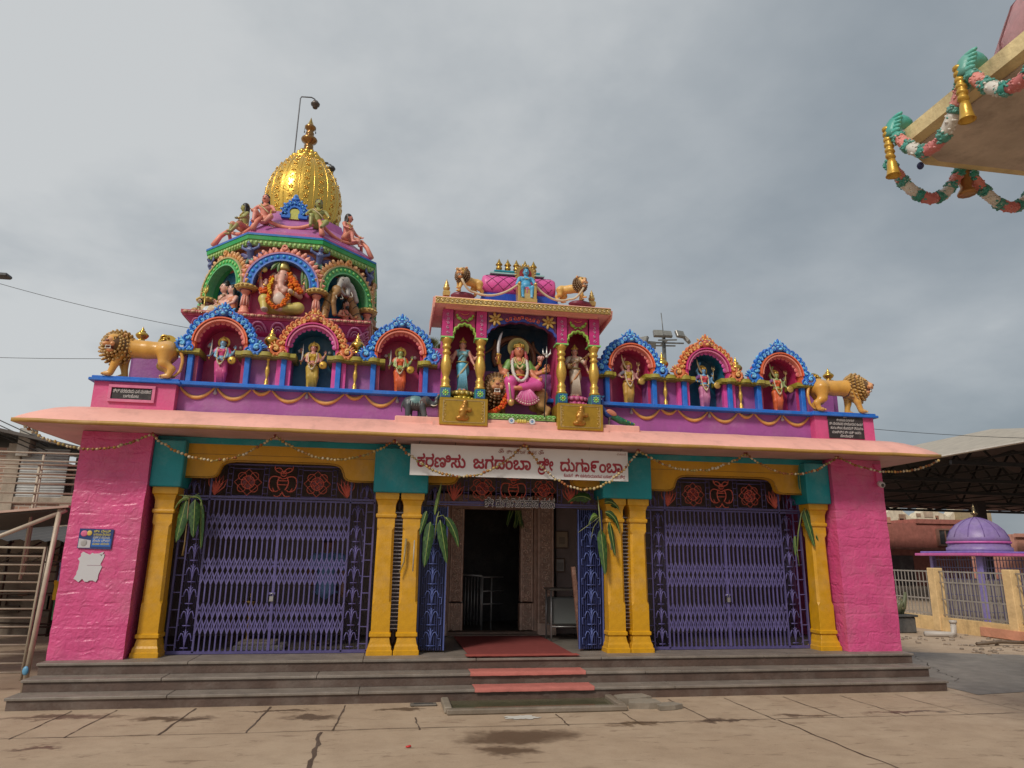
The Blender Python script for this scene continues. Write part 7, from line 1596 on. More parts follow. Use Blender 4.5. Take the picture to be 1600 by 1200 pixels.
# ================================================================ inside the hall
t_ = thing('person', 'man in a light blue shirt and dark trousers standing behind the left gate', 'person', (-2.42, 1.15, H)); f = Fig(1.45); BS2 = (.14, .26, .48); TR = (.04, .04, .055); SKN = (.20, .10, .06)
for s_ in (-1, 1): f.chain([(s_*.05, 0, .49), (s_*.055, -.01, .27), (s_*.06, .01, .05)], [.062, .047, .034], TR); f.ell((s_*.062, -.035, .022), (.026, .06, .02), (.05, .03, .02))
f.ell((0, 0, .51), (.088, .06, .06), TR); f.cap((0, 0, .50), (0, 0, .74), .098, .088, BS2); f.ell((0, 0, .72), (.105, .06, .09), BS2); f.cap((-.10, 0, .79), (.10, 0, .79), .034, .034, BS2); f.ell((0, 0, .47), (.115, .08, .05), BS2)
f.head((0, -.01, .925), .052, SKN, yaw=2.4, long=False, kind='m'); f.arm((-.125, 0, .78), (-.155, -.02, .63), (-.13, -.11, .56), SKN, BS2, r=.028, bangles=False); f.arm((.125, 0, .78), (.16, .01, .62), (.155, -.05, .50), SKN, BS2, r=.028, hd=(0, -.1, -1), bangles=False); f.done('body', t_, .014)
t_ = thing('bench', 'low wooden bench inside the hall behind the left gate', 'bench', (-3.1, 1.5, H)); mb = MB('wood', (.16, .09, .05)); mb.bbox(-.6, .6, -.2, .2, .42, .46, .008); mb.build('seat', t_)
lg = mesh_of(MB('wood', (.13, .07, .04)).box(-.03, .03, -.03, .03, 0, .42), 'leg')
for x in (-.52, .52):
    for y in (-.14, .14): link(lg, 'leg', t_, (x, y, 0))
mb = MB('brass', (.5, .33, .1)); mb.lathe([(.09, 0), (.05, .02), (.03, .06), (.025, .25), (.05, .28), (.025, .31), (.03, .5), (.09, .55), (.10, .57), (.02, .58), (.02, .66), (.003, .70)], 14); mb.build('oil_lamp', None, (-3.35, 1.0, H), label='tall brass oil lamp standing inside behind the left gate', category='lamp')
mb = MB('plastic', (.25, .22, .2)); mb.bbox(-.3, .3, -.2, .2, 0, .06, .01, (.28, .26, .24)); mb.bbox(-.26, .2, -.16, .18, .06, .10, .01, (.35, .3, .26)); mb.build('folded_sacking', None, (-3.15, .85, H), label='folded pale sacking on the floor behind the left gate', category='sack')
t_ = thing('railing', 'steel queue railing inside the dark inner doorway', 'railing', (-.05, 2.75, H)); mb = MB('steel', (.5, .5, .5))
for z in (.86,): mb.tube([(-.40, 0, z+.02), (-.05, 0, z), (-.03, .0, z-.04)], .016, 6)
mb.tube([(-.04, 0, 0), (-.035, 0, .86)], .018, 6); mb.tube([(.13, .1, 0), (.13, .1, .84)], .013, 6)
for z in (.42, .62, .84): mb.tube([(-.03, 0, z), (.34, .2, z)], .010, 6)
for i in range(7): mb.tube([(-.36+i*.05, 0, .1), (-.36+i*.05, 0, .84)], .007, 5)
mb.build('rails', t_)
t_ = thing('side_table', 'pale steel-legged table standing right of the inner doorway', 'table', (1.0, 1.55, H)); mb = MB('steel', (.25, .24, .22)); mb.bbox(-.28, .28, -.2, .2, .70, .73, .005); mb.build('table_top', t_)
for x in (-.25, .25):
    for y in (-.17, .17): MB('steel', (.4, .4, .4)).tube([(x, y, 0), (x, y, .70)], .014, 6).build('leg', t_)
MB('steel', (.4, .4, .4)).tube([(-.25, -.17, .2), (.25, -.17, .2)], .010, 5).tube([(-.25, .17, .2), (.25, .17, .2)], .010, 5).build('stretcher', t_)
mb = MB('plastic', (.16, .175, .17)); mb.bbox(-.24, .2, -.15, .15, .22, .6, .02); mb.build('storage_box', None, (1.0, 1.57, H), label='grey-green box kept under the side table', category='box')
mb = MB('wood', (.20, .10, .07)); mb.bar((0, 0, 0), (-.10, .0, 1.05), .05, .05); mb.bar((-.09, -.01, .8), (.06, -.01, .93), .02, .02); mb.build('leaning_plank', None, (.93, .42, H), label='brown wooden plank leaning beside the right open gate leaf', category='plank')
for x, z, w, h, c_, lab in ((.86, 1.82, .22, .28, (.32, .24, .16), 'larger brown framed picture on the wall right of the doorway'), (.83, 1.42, .16, .22, (.30, .28, .27), 'smaller grey framed picture hanging lowest on the wall right of the doorway')):
    t_ = thing('framed_picture', lab, 'picture', (x+.28, 2.34, z)); mb = MB('wood', (.12, .07, .045)); mb.bbox(-w/2, w/2, -.03, -.0, -h/2, h/2, .006); mb.build('frame', t_); mb = MB('plastic', c_); mb.box(-w/2+.02, w/2-.02, -.034, -.031, -h/2+.02, h/2-.02); mb.box(-.05, .05, -.037, -.035, -.07, .04, mixc(c_, BLACK, .4)); mb.build('picture', t_)

# ================================================================ foreground pavilion corner, top right
pv = thing('entrance_pavilion', 'cream-edged concrete pavilion roof corner with hanging plaster garlands, at the top right', 'pavilion', (5.8, -6.0, 0))
def pp(mb, name, parent=None, **k): return mb.build(name, pv if parent is None else parent, (-5.8, 6.0, 0) if parent is None else None, **k)
PX, PY, PZ = 2.054, -4.80, 4.581
outl = [(PX, -12.0), (PX, PY-.03), (PX+.35, PY+.17), (9.5, PY+.15), (9.5, -12.0)]
mb = MB('rough_wall', (.74, .60, .33)); mb.prism(outl, PZ, PZ+.115, plane='xy'); pp(mb, 'roof_edge')
inn = [(PX+.10, -11.9), (PX+.10, PY-.06), (PX+.40, PY+.09), (9.4, PY+.09), (9.4, -11.9)]
mb = MB('rough_wall', (.52, .44, .37)); mb.prism([(p[0]+.0, p[1]) for p in inn], PZ-.012, PZ-.001, plane='xy')
mb.prism([(PX+.9, -11.8), (PX+.9, PY-.55), (9.2, PY-.55), (9.2, -11.8)], PZ-.10, PZ-.012, plane='xy'); pp(mb, 'soffit')
mb = MB('rough_wall', (.5, .42, .3)); mb.prism([(PX+.25, -11.9), (PX+.25, PY-.15), (9.4, PY-.15), (9.4, -11.9)], PZ+.116, PZ+.30, plane='xy'); pp(mb, 'roof_top')
mb = MB('paint', (.55, .30, .28)); mb.sqlathe([(0, .30, .02), (.3, .30, .02), (.35, .24, .02), (4.2, .24, .02), (4.3, .34, .02), (4.48, .34, .02)], (6.6, -5.6, 0)); mb.sqlathe([(0, .30, .02), (.3, .30, .02), (.35, .24, .02), (4.2, .24, .02), (4.3, .34, .02), (4.48, .34, .02)], (6.6, -10.6, 0)); pp(mb, 'support_column')
mb = MB('paint', (.82, .50, .52)); mb.lathe([(.5, 4.88), (.80, 5.2), (.98, 5.55), (1.0, 5.9), (.86, 6.25), (.6, 6.55), (.25, 6.75), (.02, 6.8)], 40, (4.30, -4.95, .0))
for j in range(16):
    a = j*2*PI/16; mb.tube([(4.30+r*1.004*math.cos(a), -4.95+r*1.004*math.sin(a), z) for r, z in ((.80, 5.2), (.98, 5.55), (1.0, 5.9), (.86, 6.25), (.6, 6.55))], .008, 4, (.30, .10, .11))
for j in range(2):
    a0 = math.radians(180+180*j); q = lambda r, z, a: (4.30+r*math.cos(a), -4.95+r*math.sin(a), z); st_ = [(.84, 5.2), (1.015, 5.55), (1.035, 5.9), (.90, 6.25), (.64, 6.55)]
    V = [q(r, z, a0+d) for r, z in st_ for d in (-.02, .2, .42)]; mb.raw(V, [(i*3+k, i*3+k+1, i*3+k+4, i*3+k+3) for i in range(4) for k in range(2)], (.36, .06, .09), None, True)
    for r, z in ((.95, 5.35), (1.03, 5.6), (1.045, 5.85), (1.0, 6.1), (.88, 6.32)): mb.ell(q(r+.01, z, a0+.2), (.05, .05, .08), (.66, .55, .52), nu=8, nv=5); pp(mb, 'lotus_dome')
SEG = [(.03, .28, .22), (.66, .22, .18), (.03, .25, .20), (.62, .58, .52), (.03, .25, .20), (.55, .16, .15), (.03, .25, .20), (.62, .58, .52), (.03, .25, .20), (.60, .20, .17), (.03, .28, .22)]
def plaster_garland(pts, r=.042, seed=0):
    P = np.array(pts, float); L_ = np.r_[0, np.cumsum(np.linalg.norm(np.diff(P, axis=0), axis=1))]; mb = MB('paint'); rr = random.Random(seed); wts = [.5, 1.2, .4, 1.3, .45, 1.5, .45, 1.3, .4, 1.2, .5]; cum = np.r_[0, np.cumsum(wts)]/sum(wts)
    pt = lambda t: np.array([np.interp(t*L_[-1], L_, P[:, d]) for d in range(3)])
    for i, c_ in enumerate(SEG):
        k = 7; q = [pt(cum[i]+(cum[i+1]-cum[i])*j/(k-1)) for j in range(k)]; big = 1.0 if wts[i] > .6 else 1.12
        mb.tube(q, [r*big*(.93+.07*math.sin(PI*j/(k-1))) for j in range(k)], 9, c_)
        for p in q:                                                        # modelled petals
            for _ in range(7): 
                d = np.array([rr.gauss(0, 1) for _ in range(3)]); d /= np.linalg.norm(d); mb.ell(p+d*r*big*.92, (r*.30, r*.22, r*.34), mixc(c_, WHITE, rr.random()*.12), R=rotm('X', rr.random()*3)@rotm('Y', rr.random()*3), nu=6, nv=4)
    return mb
def clamp(c):
    mb = MB('paint', (.06, .34, .28)); c = np.array(c)
    mb.tube(bez(c+(.10, 0, .13), c+(-.05, 0, .17), c+(-.07, 0, .0), 8), [.035, .05, .06, .062, .06, .055, .05, .045], 9)
    for i in range(5): mb.ell(c+(-.07+.01*i, -.02+.0*i, .02+.035*i), (.03, .075, .020), (.08, .42, .34), R=rotm('Y', .5-.25*i), nu=8, nv=5)
    return mb
for i, y in enumerate((PY-.03, PY-.72, PY-1.41, PY-2.1)):
    pp(clamp((PX-.02, y, PZ+.06)), 'green_clamp')
    g_ = MB('gold_paint', (.60, .36, .06)); x0 = PX-.10
    tw_ = [(x0, y+.02, PZ+.14), (x0-.005, y+.02, PZ+.05), (x0-.005, y+.02, PZ-.05), (x0, y+.02, PZ-.12)]
    g_.tube(tw_, .026, 8)
    for j in range(6): g_.ell((x0-.004, y+.02, PZ+.13-.045*j), (.040, .036, .022), R=rotm('Y', .5), nu=9, nv=5)
    g_.lathe([(.026, .0), (.034, -.03), (.038, -.075), (.046, -.12), (.054, -.133), (.044, -.128), (.025, -.05)], 12, (x0, y+.02, PZ-.12)); pp(g_, 'bell_tassel')
    if i < 3: pp(plaster_garland(sag((PX-.07, y-.03, PZ+.06), (PX-.07, y-.66, PZ+.06), .30, 22), seed=i), 'plaster_garland')
for i, x in enumerate((PX+.02, PX+.74, PX+1.46, PX+2.18)):
    pp(plaster_garland(sag((x+.05, PY+.21, PZ-.0), (x+.67, PY+.21, PZ-.0), .27, 22), seed=10+i), 'plaster_garland')
    g_ = MB('gold_paint', (.40, .20, .07)); g_.lathe([(.03, .05), (.045, .0), (.035, -.05), (.05, -.09), (.04, -.13), (.065, -.17), (.07, -.19), (.02, -.185)], 10, (x+.72, PY+.22, PZ)); pp(g_, 'bell_tassel')
mb = MB('plastic', (.02, .03, .14)); mb.ell((PX+.26, PY+.12, PZ-.05), (.026, .026, .03)); pp(mb, 'bulb')

# ================================================================ right side: shed, fence, shrine, houses
mb = MB('stone', (.20, .175, .15)); mb.raw([(5.45, -1.0, .004), (9.6, -.4, .004), (9.2, 2.2, .004), (5.5, 3.2, .004)], [(0, 1, 2, 3)]); mb.build('pavement', kind='structure')
shd = thing('open_shed', 'large open-sided steel shed with beige sheet roof and dark underside, right of the temple', 'shed', (29, 19, 0)); so_ = (-29, -19, 0)
y0, y1 = 7.0, 31.2; EZ = 4.93; px_ = [(16.1, EZ), (20.2, 6.35), (30, 7.2), (45, 4.85)]
mb = MB('sheet_metal', (.46, .40, .32))
V = [(16.1, y0, EZ), (20.2, 13.2, 6.35), (30, 14.5, 7.2), (45, y0, 4.85), (16.1, y1, EZ), (20.2, 25, 6.35), (30, 24, 7.2), (45, y1, 4.85)]
FS = [(0, 1, 5, 4), (1, 2, 6, 5), (2, 3, 7, 6), (0, 3, 2, 1), (4, 5, 6, 7)]
mb.raw(V, FS); mb.build('roof_sheet', shd, so_)
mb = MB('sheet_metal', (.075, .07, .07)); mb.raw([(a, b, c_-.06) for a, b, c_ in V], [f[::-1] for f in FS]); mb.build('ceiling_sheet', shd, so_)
mb = MB('paint', (.66, .62, .56)); mb.bar((16.04, y0, EZ-.04), (16.04, y1, EZ-.04), .04, .20, up=(-1, 0, 0)); mb.bar((16.04, y0-.03, EZ-.04), (45, y0-.03, 4.80), .20, .04); mb.build('fascia', shd, so_)
mb = MB('steel', (.035, .033, .035))
for y in (11, 15.5, 20, 25, 30.6):
    mb.bar((16.3, y, 4.70), (45, y, 4.66), .14, .10)
    for i in range(9):
        x = 17.2+i*3.0; zt = min(np.interp(x, [p[0] for p in px_], [p[1] for p in px_]), 4.9+.22*(y-7), 4.9+.35*(31.5-y)); mb.bar((x, y, 4.70), (x+1.5, y, zt-.15), .07, .07); mb.bar((x+1.5, y, zt-.15), (x+3.0, y, 4.70), .07, .07)
for i in range(12): x = 17.5+2.2*i; mb.bar((x, 8, 4.86), (x, 31, 4.80), .06, .06)
mb.build('truss', shd, so_)
for x, y in ((29.3, 24), (40, 31), (16.6, 30.8), (44.6, 9)): MB('steel', (.05, .035, .035)).box(-.24, .24, -.2, .2, 0, 4.7).build('post', shd, (x-29, y-19, 0))
# boundary fence of ochre posts and steel bars along x = 11
fn = thing('boundary_fence', 'low peeling yellow boundary wall with ochre posts and grey steel bars under the shed', 'fence', (11, 5.5, 0)); FO = (-11, -5.5, 0)
mb = MB('rough_wall', (.70, .48, .23)); mb.box(11.0, 11.18, 1.2, 10.2, 0, .30); mb.box(10.96, 11.0, 3.2, 4.9, .02, .20, (.60, .28, .18)); mb.build('base_wall', fn, FO)
for y in (2.25, 4.05, 6.15, 8.4): mb = MB('rough_wall', (.72, .50, .25)); mb.bbox(10.98, 11.22, y-.11, y+.11, .0, 1.40, .01); mb.build('post', fn, FO)
for a, b in ((2.36, 3.94), (4.16, 6.04), (6.26, 8.29), (8.51, 10.1)):
    mb = MB('steel', (.42, .38, .34))
    for z in (.36, .70, 1.08, 1.32): mb.bar((11.1, a, z), (11.1, b, z), .03, .02, up=(-1, 0, 0))
    n = int((b-a)/.125)
    for i in range(n+1): y = a+.04+(b-a-.08)*i/n; mb.bar((11.1, y, .30), (11.1, y, 1.34), .016, .016, up=(-1, 0, 0))
    mb.build('bar_panel', fn, FO)
st = thing('domed_shrine', 'small violet domed shrine with pink eave behind the steel fence', 'shrine', (14.2, 8.1, 0)); rr = random.Random(2)
mb = MB('paint', (.22, .145, .35)); mb.lathe([(a_*.86, b_) for a_, b_ in [(.90, 1.80), (.90, 1.92), (.85, 1.94), (.84, 2.06)]], 28); mb.lathe([(a_*.86, b_) for a_, b_ in [(.86, 2.06), (.84, 2.20), (.74, 2.38), (.58, 2.53), (.36, 2.65), (.12, 2.73), (.02, 2.75)]], 28)
for j in range(12): a = j*2*PI/12; mb.tube([(r*.866*math.cos(a), r*.866*math.sin(a), z) for r, z in ((.84, 2.20), (.74, 2.38), (.58, 2.53), (.36, 2.65), (.12, 2.73))], .010, 4, (.12, .06, .24))
mb.lathe([(a_*.86, b_) for a_, b_ in [(.86, 2.03), (.885, 2.045), (.885, 2.075), (.86, 2.085)]], 28, col=(.55, .10, .35)); mb.build('dome', st)
mb = MB('paint', (.55, .10, .33)); mb.bbox(-1.1, 1.1, -1.1, 1.1, 1.70, 1.77, .01); mb.bbox(-1.0, 1.0, -1.0, 1.0, 1.771, 1.82, .01, (.22, .15, .50)); mb.build('eave', st)
mb = MB('brass', (.2, .15, .08)); mb.lathe([(.05, 2.74), (.03, 2.78), (.09, 2.83), (.09, 2.86), (.03, 2.90), (.05, 2.94), (.03, 2.97), (.035, 3.0), (.004, 3.1)], 12); mb.build('finial', st)
for x, y in ((-.8, -.8), (.8, -.8), (-.8, .8), (.8, .8)): MB('paint', (.20, .16, .42)).box(x-.05, x+.05, y-.05, y+.05, 0, 1.70).build('post', st)
mb = MB('metal_paint', (.10, .09, .18))
for i in range(17):
    q = -.75+i*.094
    mb.bar((q, -.8, .1), (q, -.8, 1.68), .015); mb.bar((-.8, q, .1), (-.8, q, 1.68), .015)
for z in (.3, .7, 1.1, 1.4, 1.6): mb.bar((-.8, -.8, z), (.8, -.8, z), .02); mb.bar((-.8, -.8, z), (-.8, .8, z), .02, up=(-1, 0, 0))
mb.build('lattice_wall', st); mb = MB('rough_wall', (.30, .26, .22)); mb.box(-.7, .7, -.7, .7, 0, 1.1); mb.build('inner_block', st)
ho = thing('house', 'dull red-brown flat-roofed house behind the boundary fence', 'house', (33.6, 34, 0)); rw = MB('rough_wall', (.40, .15, .12)); rw.box(-3.7, 3.0, -1, 4, 0, 4.0); rw.box(-4.0, -2.7, -1.05, 4, 3.98, 4.35, (.55, .25, .18)); rw.box(-.85, 3.0, -1.1, 4, 3.99, 4.28); rw.box(-3.8, 2.0, -1.4, -1, 2.28, 2.42, (.34, .15, .12)); rw.build('wall', ho)
mb = MB('wood', (.03, .03, .035)); mb.box(.70, 1.63, -1.12, -1.0, 2.65, 3.57); mb.build('window', ho); mb = MB('paint', (.24, .12, .09)); mb.box(.55, .70, -1.18, -1.0, 2.56, 3.66); mb.box(1.63, 1.78, -1.18, -1.0, 2.56, 3.66); mb.box(.70, 1.63, -1.18, -1.0, 3.57, 3.68); mb.box(.70, 1.63, -1.18, -1.0, 2.54, 2.65); mb.box(1.13, 1.20, -1.16, -1.12, 2.65, 3.57); mb.build('window_frame', ho)
mb = MB('wood', (.06, .03, .03)); mb.box(-3.1, -1.4, -1.08, -1.0, 0, 1.9); mb.build('door', ho); mb = MB('steel', (.3, .25, .2)); mb.tube([(1.65, -1.3, 0), (1.65, -1.3, 2.5)], .06, 6); mb.build('pipe', ho)
ho2 = thing('house', 'salmon-walled low house at the far right behind the violet dome', 'house', (43.5, 34, 0)); mb = MB('rough_wall', (.66, .32, .24)); mb.box(-3.2, 8, -1, 4, 0, 3.42); mb.box(-3.35, 8, -1.15, -1.0, 3.22, 3.46); mb.build('wall', ho2); MB('wood', (.05, .03, .03)).box(-1.9, -1.25, -1.08, -1.0, 2.4, 2.8).build('vent', ho2)
mb = MB('rough_wall', (.64, .56, .43)); rr = random.Random(6); n = 40
mb.prism([(33, 0)]+[(33+16*i/n, 5.6+.8*math.sin(i*.8)*rr.random()) for i in range(n+1)]+[(49, 0)], 44, 45)
for i in range(60): x = rr.uniform(34, 48); z = rr.uniform(2.7, 5.4); mb.box(x, x+rr.uniform(.2, .9), 43.95, 44.0, z, z+rr.uniform(.08, .5), mixc((.64, .56, .43), (.22, .10, .06), rr.random()))
mb.box(45.6, 48.6, 43.4, 44.0, 0, 5.7, (.36, .29, .18)); mb.build('ruined_wall', label='weathered pale old wall with stains beyond the far end of the shed', category='wall')
t_ = thing('planter', 'dark square planter with a dusty cactus-like plant by the fence', 'plant', (9.75, 5.9, 0)); mb = MB('stone', (.06, .06, .06)); mb.bbox(-.28, .28, -.28, .28, .0, .34, .02); mb.bbox(-.32, .32, -.32, .32, .34, .39, .01); mb.build('box', t_)
mb = MB('leaf', (.12, .13, .07)); rr = random.Random(15)
for i in range(9): a = rr.random()*6.3; mb.tube([(.1*math.cos(a), .1*math.sin(a), .36), (.18*math.cos(a), .18*math.sin(a), .55), (.22*math.cos(a+.3), .22*math.sin(a), .62+.25*rr.random())], [.05, .055, .03], 7)
for i in range(40): a = rr.random()*6.3; mb.ell((.25*rr.random()*math.cos(a), .25*rr.random()*math.sin(a), .4+.4*rr.random()), (.04, .02, .05), mixc((.12, .13, .07), (.25, .2, .12), rr.random()), nu=5, nv=4)
mb.build('plant', t_)
mb = MB('plastic', (.42, .38, .34)); mb.tube([(0, 0, .05), (.5, -.15, .05), (.56, -.17, .08), (.57, -.17, .30)], .06, 8); mb.tube([(.57, -.17, .28), (.57, -.17, .34)], .075, 8); mb.build('drain_pipe', None, (9.7, 5.0, 0), label='bent pale plastic pipe lying by the yellow fence wall', category='pipe')
rr = random.Random(31); mb = MB('stone', (.30, .235, .175))
for i in range(70): mb.ell((rr.uniform(8.6, 10.9), rr.uniform(2.2, 5.2), .01), (rr.uniform(.01, .07), rr.uniform(.01, .06), rr.uniform(.01, .035)), mixc((.34, .265, .20), (.20, .15, .11), rr.random()), nu=6, nv=4)
mb.build('rubble', kind='stuff', label='scattered rubble and dirt along the foot of the yellow fence wall', category='rubble')
mb = MB('wood', (.12, .08, .05)); mb.tube([(0, 0, .05), (.6, .1, .07), (1.3, .0, .06)], .035, 6); mb.build('fallen_pole', None, (9.4, 3.3, 0), label='dusty brown pole lying on the ground before the yellow fence wall', category='pole')

# ================================================================ floodlight mast, palm, wires
ms = thing('floodlight_mast', 'tall floodlight mast with a ring of lamps rising far behind the right parapet', 'mast', (14.4, 30, 0)); mb = MB('steel', (.22, .22, .21)); mb.tube([(0, 0, 0), (0, 0, 14.9)], [.22, .12], 8); mb.tube([(0, 0, 14.9), (-.1, 0, 16.4)], .03, 5)
for x0, x1, y in ((-1.2, 1.3, 0), (-.9, 1.0, .6), (-.6, .6, -.6)): mb.bar((x0, y, 14.4), (x1, y, 14.5), .08, .08)
mb.bar((0, -.6, 14.45), (0, .6, 14.45), .08, .08); mb.build('pole', ms); mb = MB('steel', (.30, .30, .29))
fl = mesh_of(MB('steel', (.22, .21, .20)).bbox(-.30, .30, -.10, .10, -.24, .24, .03).box(-.26, .26, -.12, -.101, -.2, .2, (.30, .29, .26)), 'floodlight')
for x, y, z, rz, rx in ((-1.35, -.1, 14.5, -.9, .5), (-.55, -.5, 14.85, -.1, .35), (.15, -.2, 14.95, 0, .5), (.85, -.5, 14.9, .3, .4), (1.5, 0, 14.75, 1.0, .7), (-.6, .6, 14.45, .1, -.2)):
    o = link(fl, 'floodlight', ms, (x, y, z)); o.rotation_euler = (-rx, 0, rz)
pt = thing('palm_tree', 'spiky palm tree top peeping out behind the parapet left of the roof shrine', 'tree', (-.75, 8.5, 0)); mb = MB('wood', (.10, .08, .06)); mb.tube([(.1, 0, 0), (.05, 0, 3), (0, 0, 6.55)], [.2, .16, .13], 8); mb.build('trunk', pt)
mb = MB('leaf', (.07, .10, .03)); rr = random.Random(14)
for i in range(46):
    a = rr.random()*6.28; el = rr.uniform(-.5, 1.3); d = np.array((math.cos(a)*math.cos(el), math.sin(a)*math.cos(el), math.sin(el))); L_ = rr.uniform(.38, .62); side = np.cross(d, (0, 0, 1)); side /= np.linalg.norm(side)+1e-6
    c0 = np.array((0, 0, 6.62)); tip = c0+d*L_*.45
    for j in range(9): q = (j-4)*.16; e_ = tip+(d*math.cos(q)+side*math.sin(q))*L_*.55; mb.raw([tip-side*.008, tip+side*.008, (tip+e_)/2+side*.016, e_, (tip+e_)/2-side*.016], [(0, 1, 2, 3, 4)], mixc((.07, .10, .03), (.16, .15, .06), rr.random()))
    mb.tube([c0, tip], .010, 4)
mb.build('crown', pt)
for a, b, s_, lab in (((-12, 8, 7.85), (-5.2, 8, 6.6), .15, 'thin upper overhead wire crossing the sky left of the tower'), ((-14, 8, 5.78), (-7.0, 8, 6.0), .1, 'thin level overhead wire behind the left lion'), ((8.0, 6, 4.75), (14.5, 4.2, 4.3), .12, 'thin overhead wire crossing to the shed at the right')): MB('steel', (.05, .05, .05)).tube(sag(a, b, s_, 14), .006, 4).build('overhead_wire', label=lab, category='wire')
mb = MB('steel', (.05, .05, .05))
for i in range(4): mb.tube(sag((-15, 9.5, 6.6-.16*i), (-9.6, 8.8, 4.0-.10*i), .1, 10), .012, 4)
mb.build('service_cables', label='bundle of four dark cables slanting down to the house at the far left', category='cables')
t_ = thing('street_lamp', 'grey street lamp whose head just enters the left edge', 'lamp', (-9.75, 4, 0)); mb = MB('steel', (.2, .2, .2)); mb.tube([(0, 0, 0), (0, 0, 5.9), (.1, 0, 6.22), (.6, 0, 6.28)], [.08, .05, .04, .04], 8); mb.build('pole', t_); mb = MB('steel', (.10, .10, .10)); mb.bbox(.6, 1.22, -.1, .1, 6.25, 6.32, .02); mb.build('lamp_head', t_)

# ================================================================ left side: queue barrier, upper railing, brick house
qb = thing('queue_barrier', 'beige pipe queue barrier with sloping canopy frame beside the left pillar', 'barrier', (-5.8, .3, 0)); BC = (.46, .385, .30); QO = (5.8, -.3, 0)
mb = MB('metal_paint', BC)
for i in range(15): z = 1.58-.098*i; mb.tube([(-7.3, .3, z), (-5.60, .3, z)], .011, 6)
mb.tube([(-7.3, .3, 1.58), (-5.60, .3, 1.58), (-5.62, .3, .12)], .017, 6); mb.build('gate_frame', qb, QO)
mb = MB('metal_paint', BC); mb.tube([(-5.56, .26, .0), (-5.49, .26, 2.06)], .030, 8); mb.build('post', qb, QO); mb = MB('metal_paint', BC); mb.tube([(-7.2, .26, 1.18), (-5.42, .26, 2.02)], .026, 8); mb.build('brace', qb, QO)
mb = MB('sheet_metal', (.50, .34, .28)); mb.prism([(-8.5, 1.70), (-5.38, 2.05), (-5.38, 2.075), (-8.5, 1.725)], .20, 2.6); mb.prism([(-8.5, 1.68), (-5.39, 2.03), (-5.39, 2.045), (-8.5, 1.695)], .26, 2.58, (.06, .055, .05)); mb.build('canopy_sheet', qb, QO)
mb = MB('plastic', (.10, .30, .48)); mb.ell((-5.545, .20, .24), (.035, .02, .05)); mb.build('plastic_tag', qb, QO)
for yy, zt, n, lab in ((.8, 2.60, 5, 'beige pipe railing of the upper ramp nearest the left pillar'), (2.4, 2.95, 4, 'beige pipe railing of the upper ramp farther back')):
    ra = thing('ramp_railing', lab, 'railing', (-7, yy, 0), group='ramp railings at the left')
    mb = MB('metal_paint', BC)
    for i in range(n): mb.tube([(-3.5, 0, zt-.12*i), (1.6, 0, zt-.12*i+.01)], .014, 6)
    for x in (-2, .25, .95, 1.5): mb.tube([(x, .02, 1.2), (x, .02, zt)], .018, 6)
    mb.build('rails', ra)
hs = thing('brick_house', 'unplastered brick house with a grey roller shutter behind the left railing', 'house', (-10.3, 9.2, 0)); bm_ = mat('brick_wall', (.30, .17, .12), rough=.9, var=.3, vscale=5, bump=.4, bscale=20)
N, L = bm_.node_tree.nodes, bm_.node_tree.links; bt = N.new('ShaderNodeTexBrick'); bt.inputs['Scale'].default_value = 1; bt.inputs['Brick Width'].default_value = .23; bt.inputs['Row Height'].default_value = .085; bt.inputs['Mortar Size'].default_value = .012
bt.inputs['Color1'].default_value = (.40, .23, .165, 1); bt.inputs['Color2'].default_value = (.32, .19, .14, 1); bt.inputs['Mortar'].default_value = (.42, .36, .30, 1)
tcx = N.new('ShaderNodeTexCoord'); mpn = N.new('ShaderNodeMapping'); mpn.inputs['Rotation'].default_value = (PI/2, 0, 0); L.new(tcx.outputs['Object'], mpn.inputs[0]); L.new(mpn.outputs[0], bt.inputs['Vector'])
for l_ in list(N['Principled BSDF'].inputs['Base Color'].links): L.remove(l_)
L.new(bt.outputs['Color'], N['Principled BSDF'].inputs['Base Color'])
mb = MB('brick_wall'); mb.box(-6, -.2, 0, 5, 0, 3.9); mb.box(-.2, 1.9, 0, 5, 0, 2.75); mb.build('wall', hs)
mb = MB('rough_wall', (.40, .33, .26)); mb.box(-.30, -.02, -.06, .3, 0, 4.0); mb.box(1.0, 1.25, -.06, .3, 0, 2.8); mb.box(-.3, 2.0, -.05, .2, 2.62, 2.76); mb.box(-.06, .2, -.2, .1, 3.7, 4.35, (.5, .46, .4)); mb.build('concrete_frame', hs)
mb = MB('sheet_metal', (.46, .46, .45)); mb.box(0, 1.02, -.02, .02, 2.76, 3.9)
for i in range(18): mb.tube([(0, -.02, 2.8+i*.062), (1.02, -.02, 2.8+i*.062)], .016, 5)
mb.build('shutter', hs); mb = MB('sheet_metal', (.10, .085, .075)); mb.prism([(-6.2, 4.42), (-1.0, 4.42), (1.7, 3.86), (1.7, 3.80), (-1.0, 4.34), (-6.2, 4.34)], -.6, 5); mb.build('roof', hs)
mb = MB('rough_wall', (.28, .23, .19)); mb.box(1.05, 2.0, .3, 5, 2.76, 3.75); mb.build('side_wall', hs); mb = MB('paint', (.02, .02, .022)); mb.box(1.25, 1.75, -.08, .3, 3.3, 3.55); mb.build('window', hs)
aw = thing('lean_to', 'dark corrugated lean-to awning with rusty scaffold poles behind the queue barrier', 'shed', (-7.6, 4.5, 0)); mb = MB('sheet_metal', (.07, .062, .055))
V = []; n = 40
for i in range(n+1):
    x = -2.2+3.6*i/n; V += [(x, -1.2, 1.70+.02*math.sin(i*2.1)), (x, 1.6, 2.0+.02*math.sin(i*2.1))]
mb.raw(V, [(2*i, 2*i+2, 2*i+3, 2*i+1) for i in range(n)]); mb.build('roof_sheet', aw)
rr = random.Random(17)
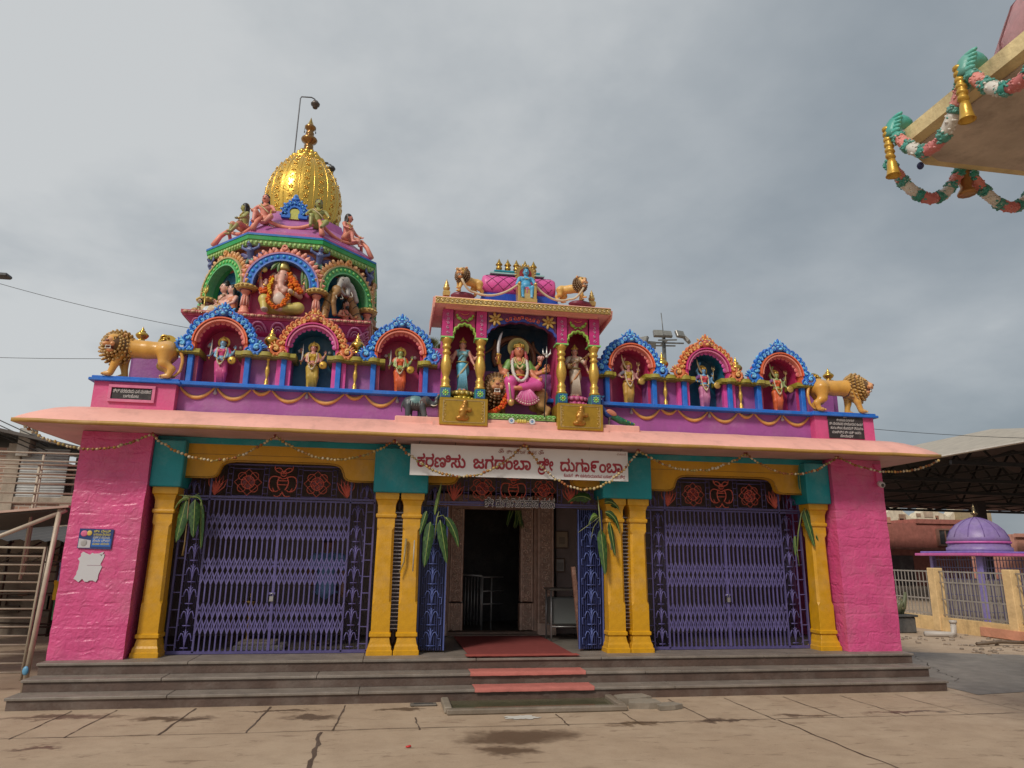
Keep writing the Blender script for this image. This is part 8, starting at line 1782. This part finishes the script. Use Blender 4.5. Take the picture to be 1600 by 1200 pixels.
for x in (-2, -1.1, -.2, .7, 1.3): MB('steel', (.09, .065, .05)).tube([(x, -1.1, 0), (x, -1.1, 1.69)], .03, 6).build('scaffold_pole', aw); MB('steel', (.09, .065, .05)).tube([(x, 1.5, 0), (x, 1.5, 1.96)], .03, 6).build('scaffold_pole', aw)
for i in range(9): z = .2+.16*i; MB('steel', (.09, .065, .05)).tube([(-2.2, -1.05+.1*rr.random(), z), (1.4, -1.0+.1*rr.random(), z+rr.uniform(-.1, .1))], .014, 5).build('scaffold_rail', aw)
for i in range(8): x = -2+i*.4; MB('steel', (.09, .065, .05)).tube([(x, -1, 1.35), (x+.5, -.9, 1.68)], .014, 5).build('scaffold_brace', aw)
mb = MB('rough_wall', (.23, .19, .15)); mb.box(-12, -5.9, 6.2, 6.4, 0, 1.9); rr = random.Random(5)
for i in range(30): x = rr.uniform(-11, -6.1); z = rr.uniform(.2, 1.6); mb.box(x, x+rr.uniform(.1, .5), 6.16, 6.2, z, z+rr.uniform(.05, .3), mixc((.23, .19, .15), rr.choice([(.4, .36, .3), (.10, .08, .06), (.28, .12, .07)]), rr.random()))
mb.build('yard_wall', label='stained grey yard wall low behind the queue barrier', category='wall')
for x, y, z, c_, lab in ((-5.75, 1.3, 1.05, (.62, .36, .03), 'yellow cloth bundle hanging between the left pillar and the barrier'), (-5.72, 1.3, .80, (.08, .20, .10), 'green cloth bundle hanging low between the left pillar and the barrier'), (-5.70, 1.25, 1.28, (.22, .22, .40), 'lilac cloth bundle hanging high between the left pillar and the barrier')):
    mb = MB('cloth', c_); rr = random.Random(int(z*100)); V = []
    for i in range(9):
        for j in range(5): V.append((-.12+.06*j+.01*rr.random(), .03*math.sin(j*2.2+i*.3), .12-.03*i+.01*rr.random()))
    mb.raw(V, [(i*5+j, i*5+j+1, i*5+j+6, i*5+j+5) for i in range(8) for j in range(4)], None, None, True); mb.build('hanging_cloth', None, (x, y, z), label=lab, category='cloth')
MB('steel', (.12, .10, .09)).tube([(-8, 1.32, 1.36), (-5.28, 1.28, 1.42)], .010, 5).build('clothes_line', label='dark line carrying cloths beside the left pillar', category='line')
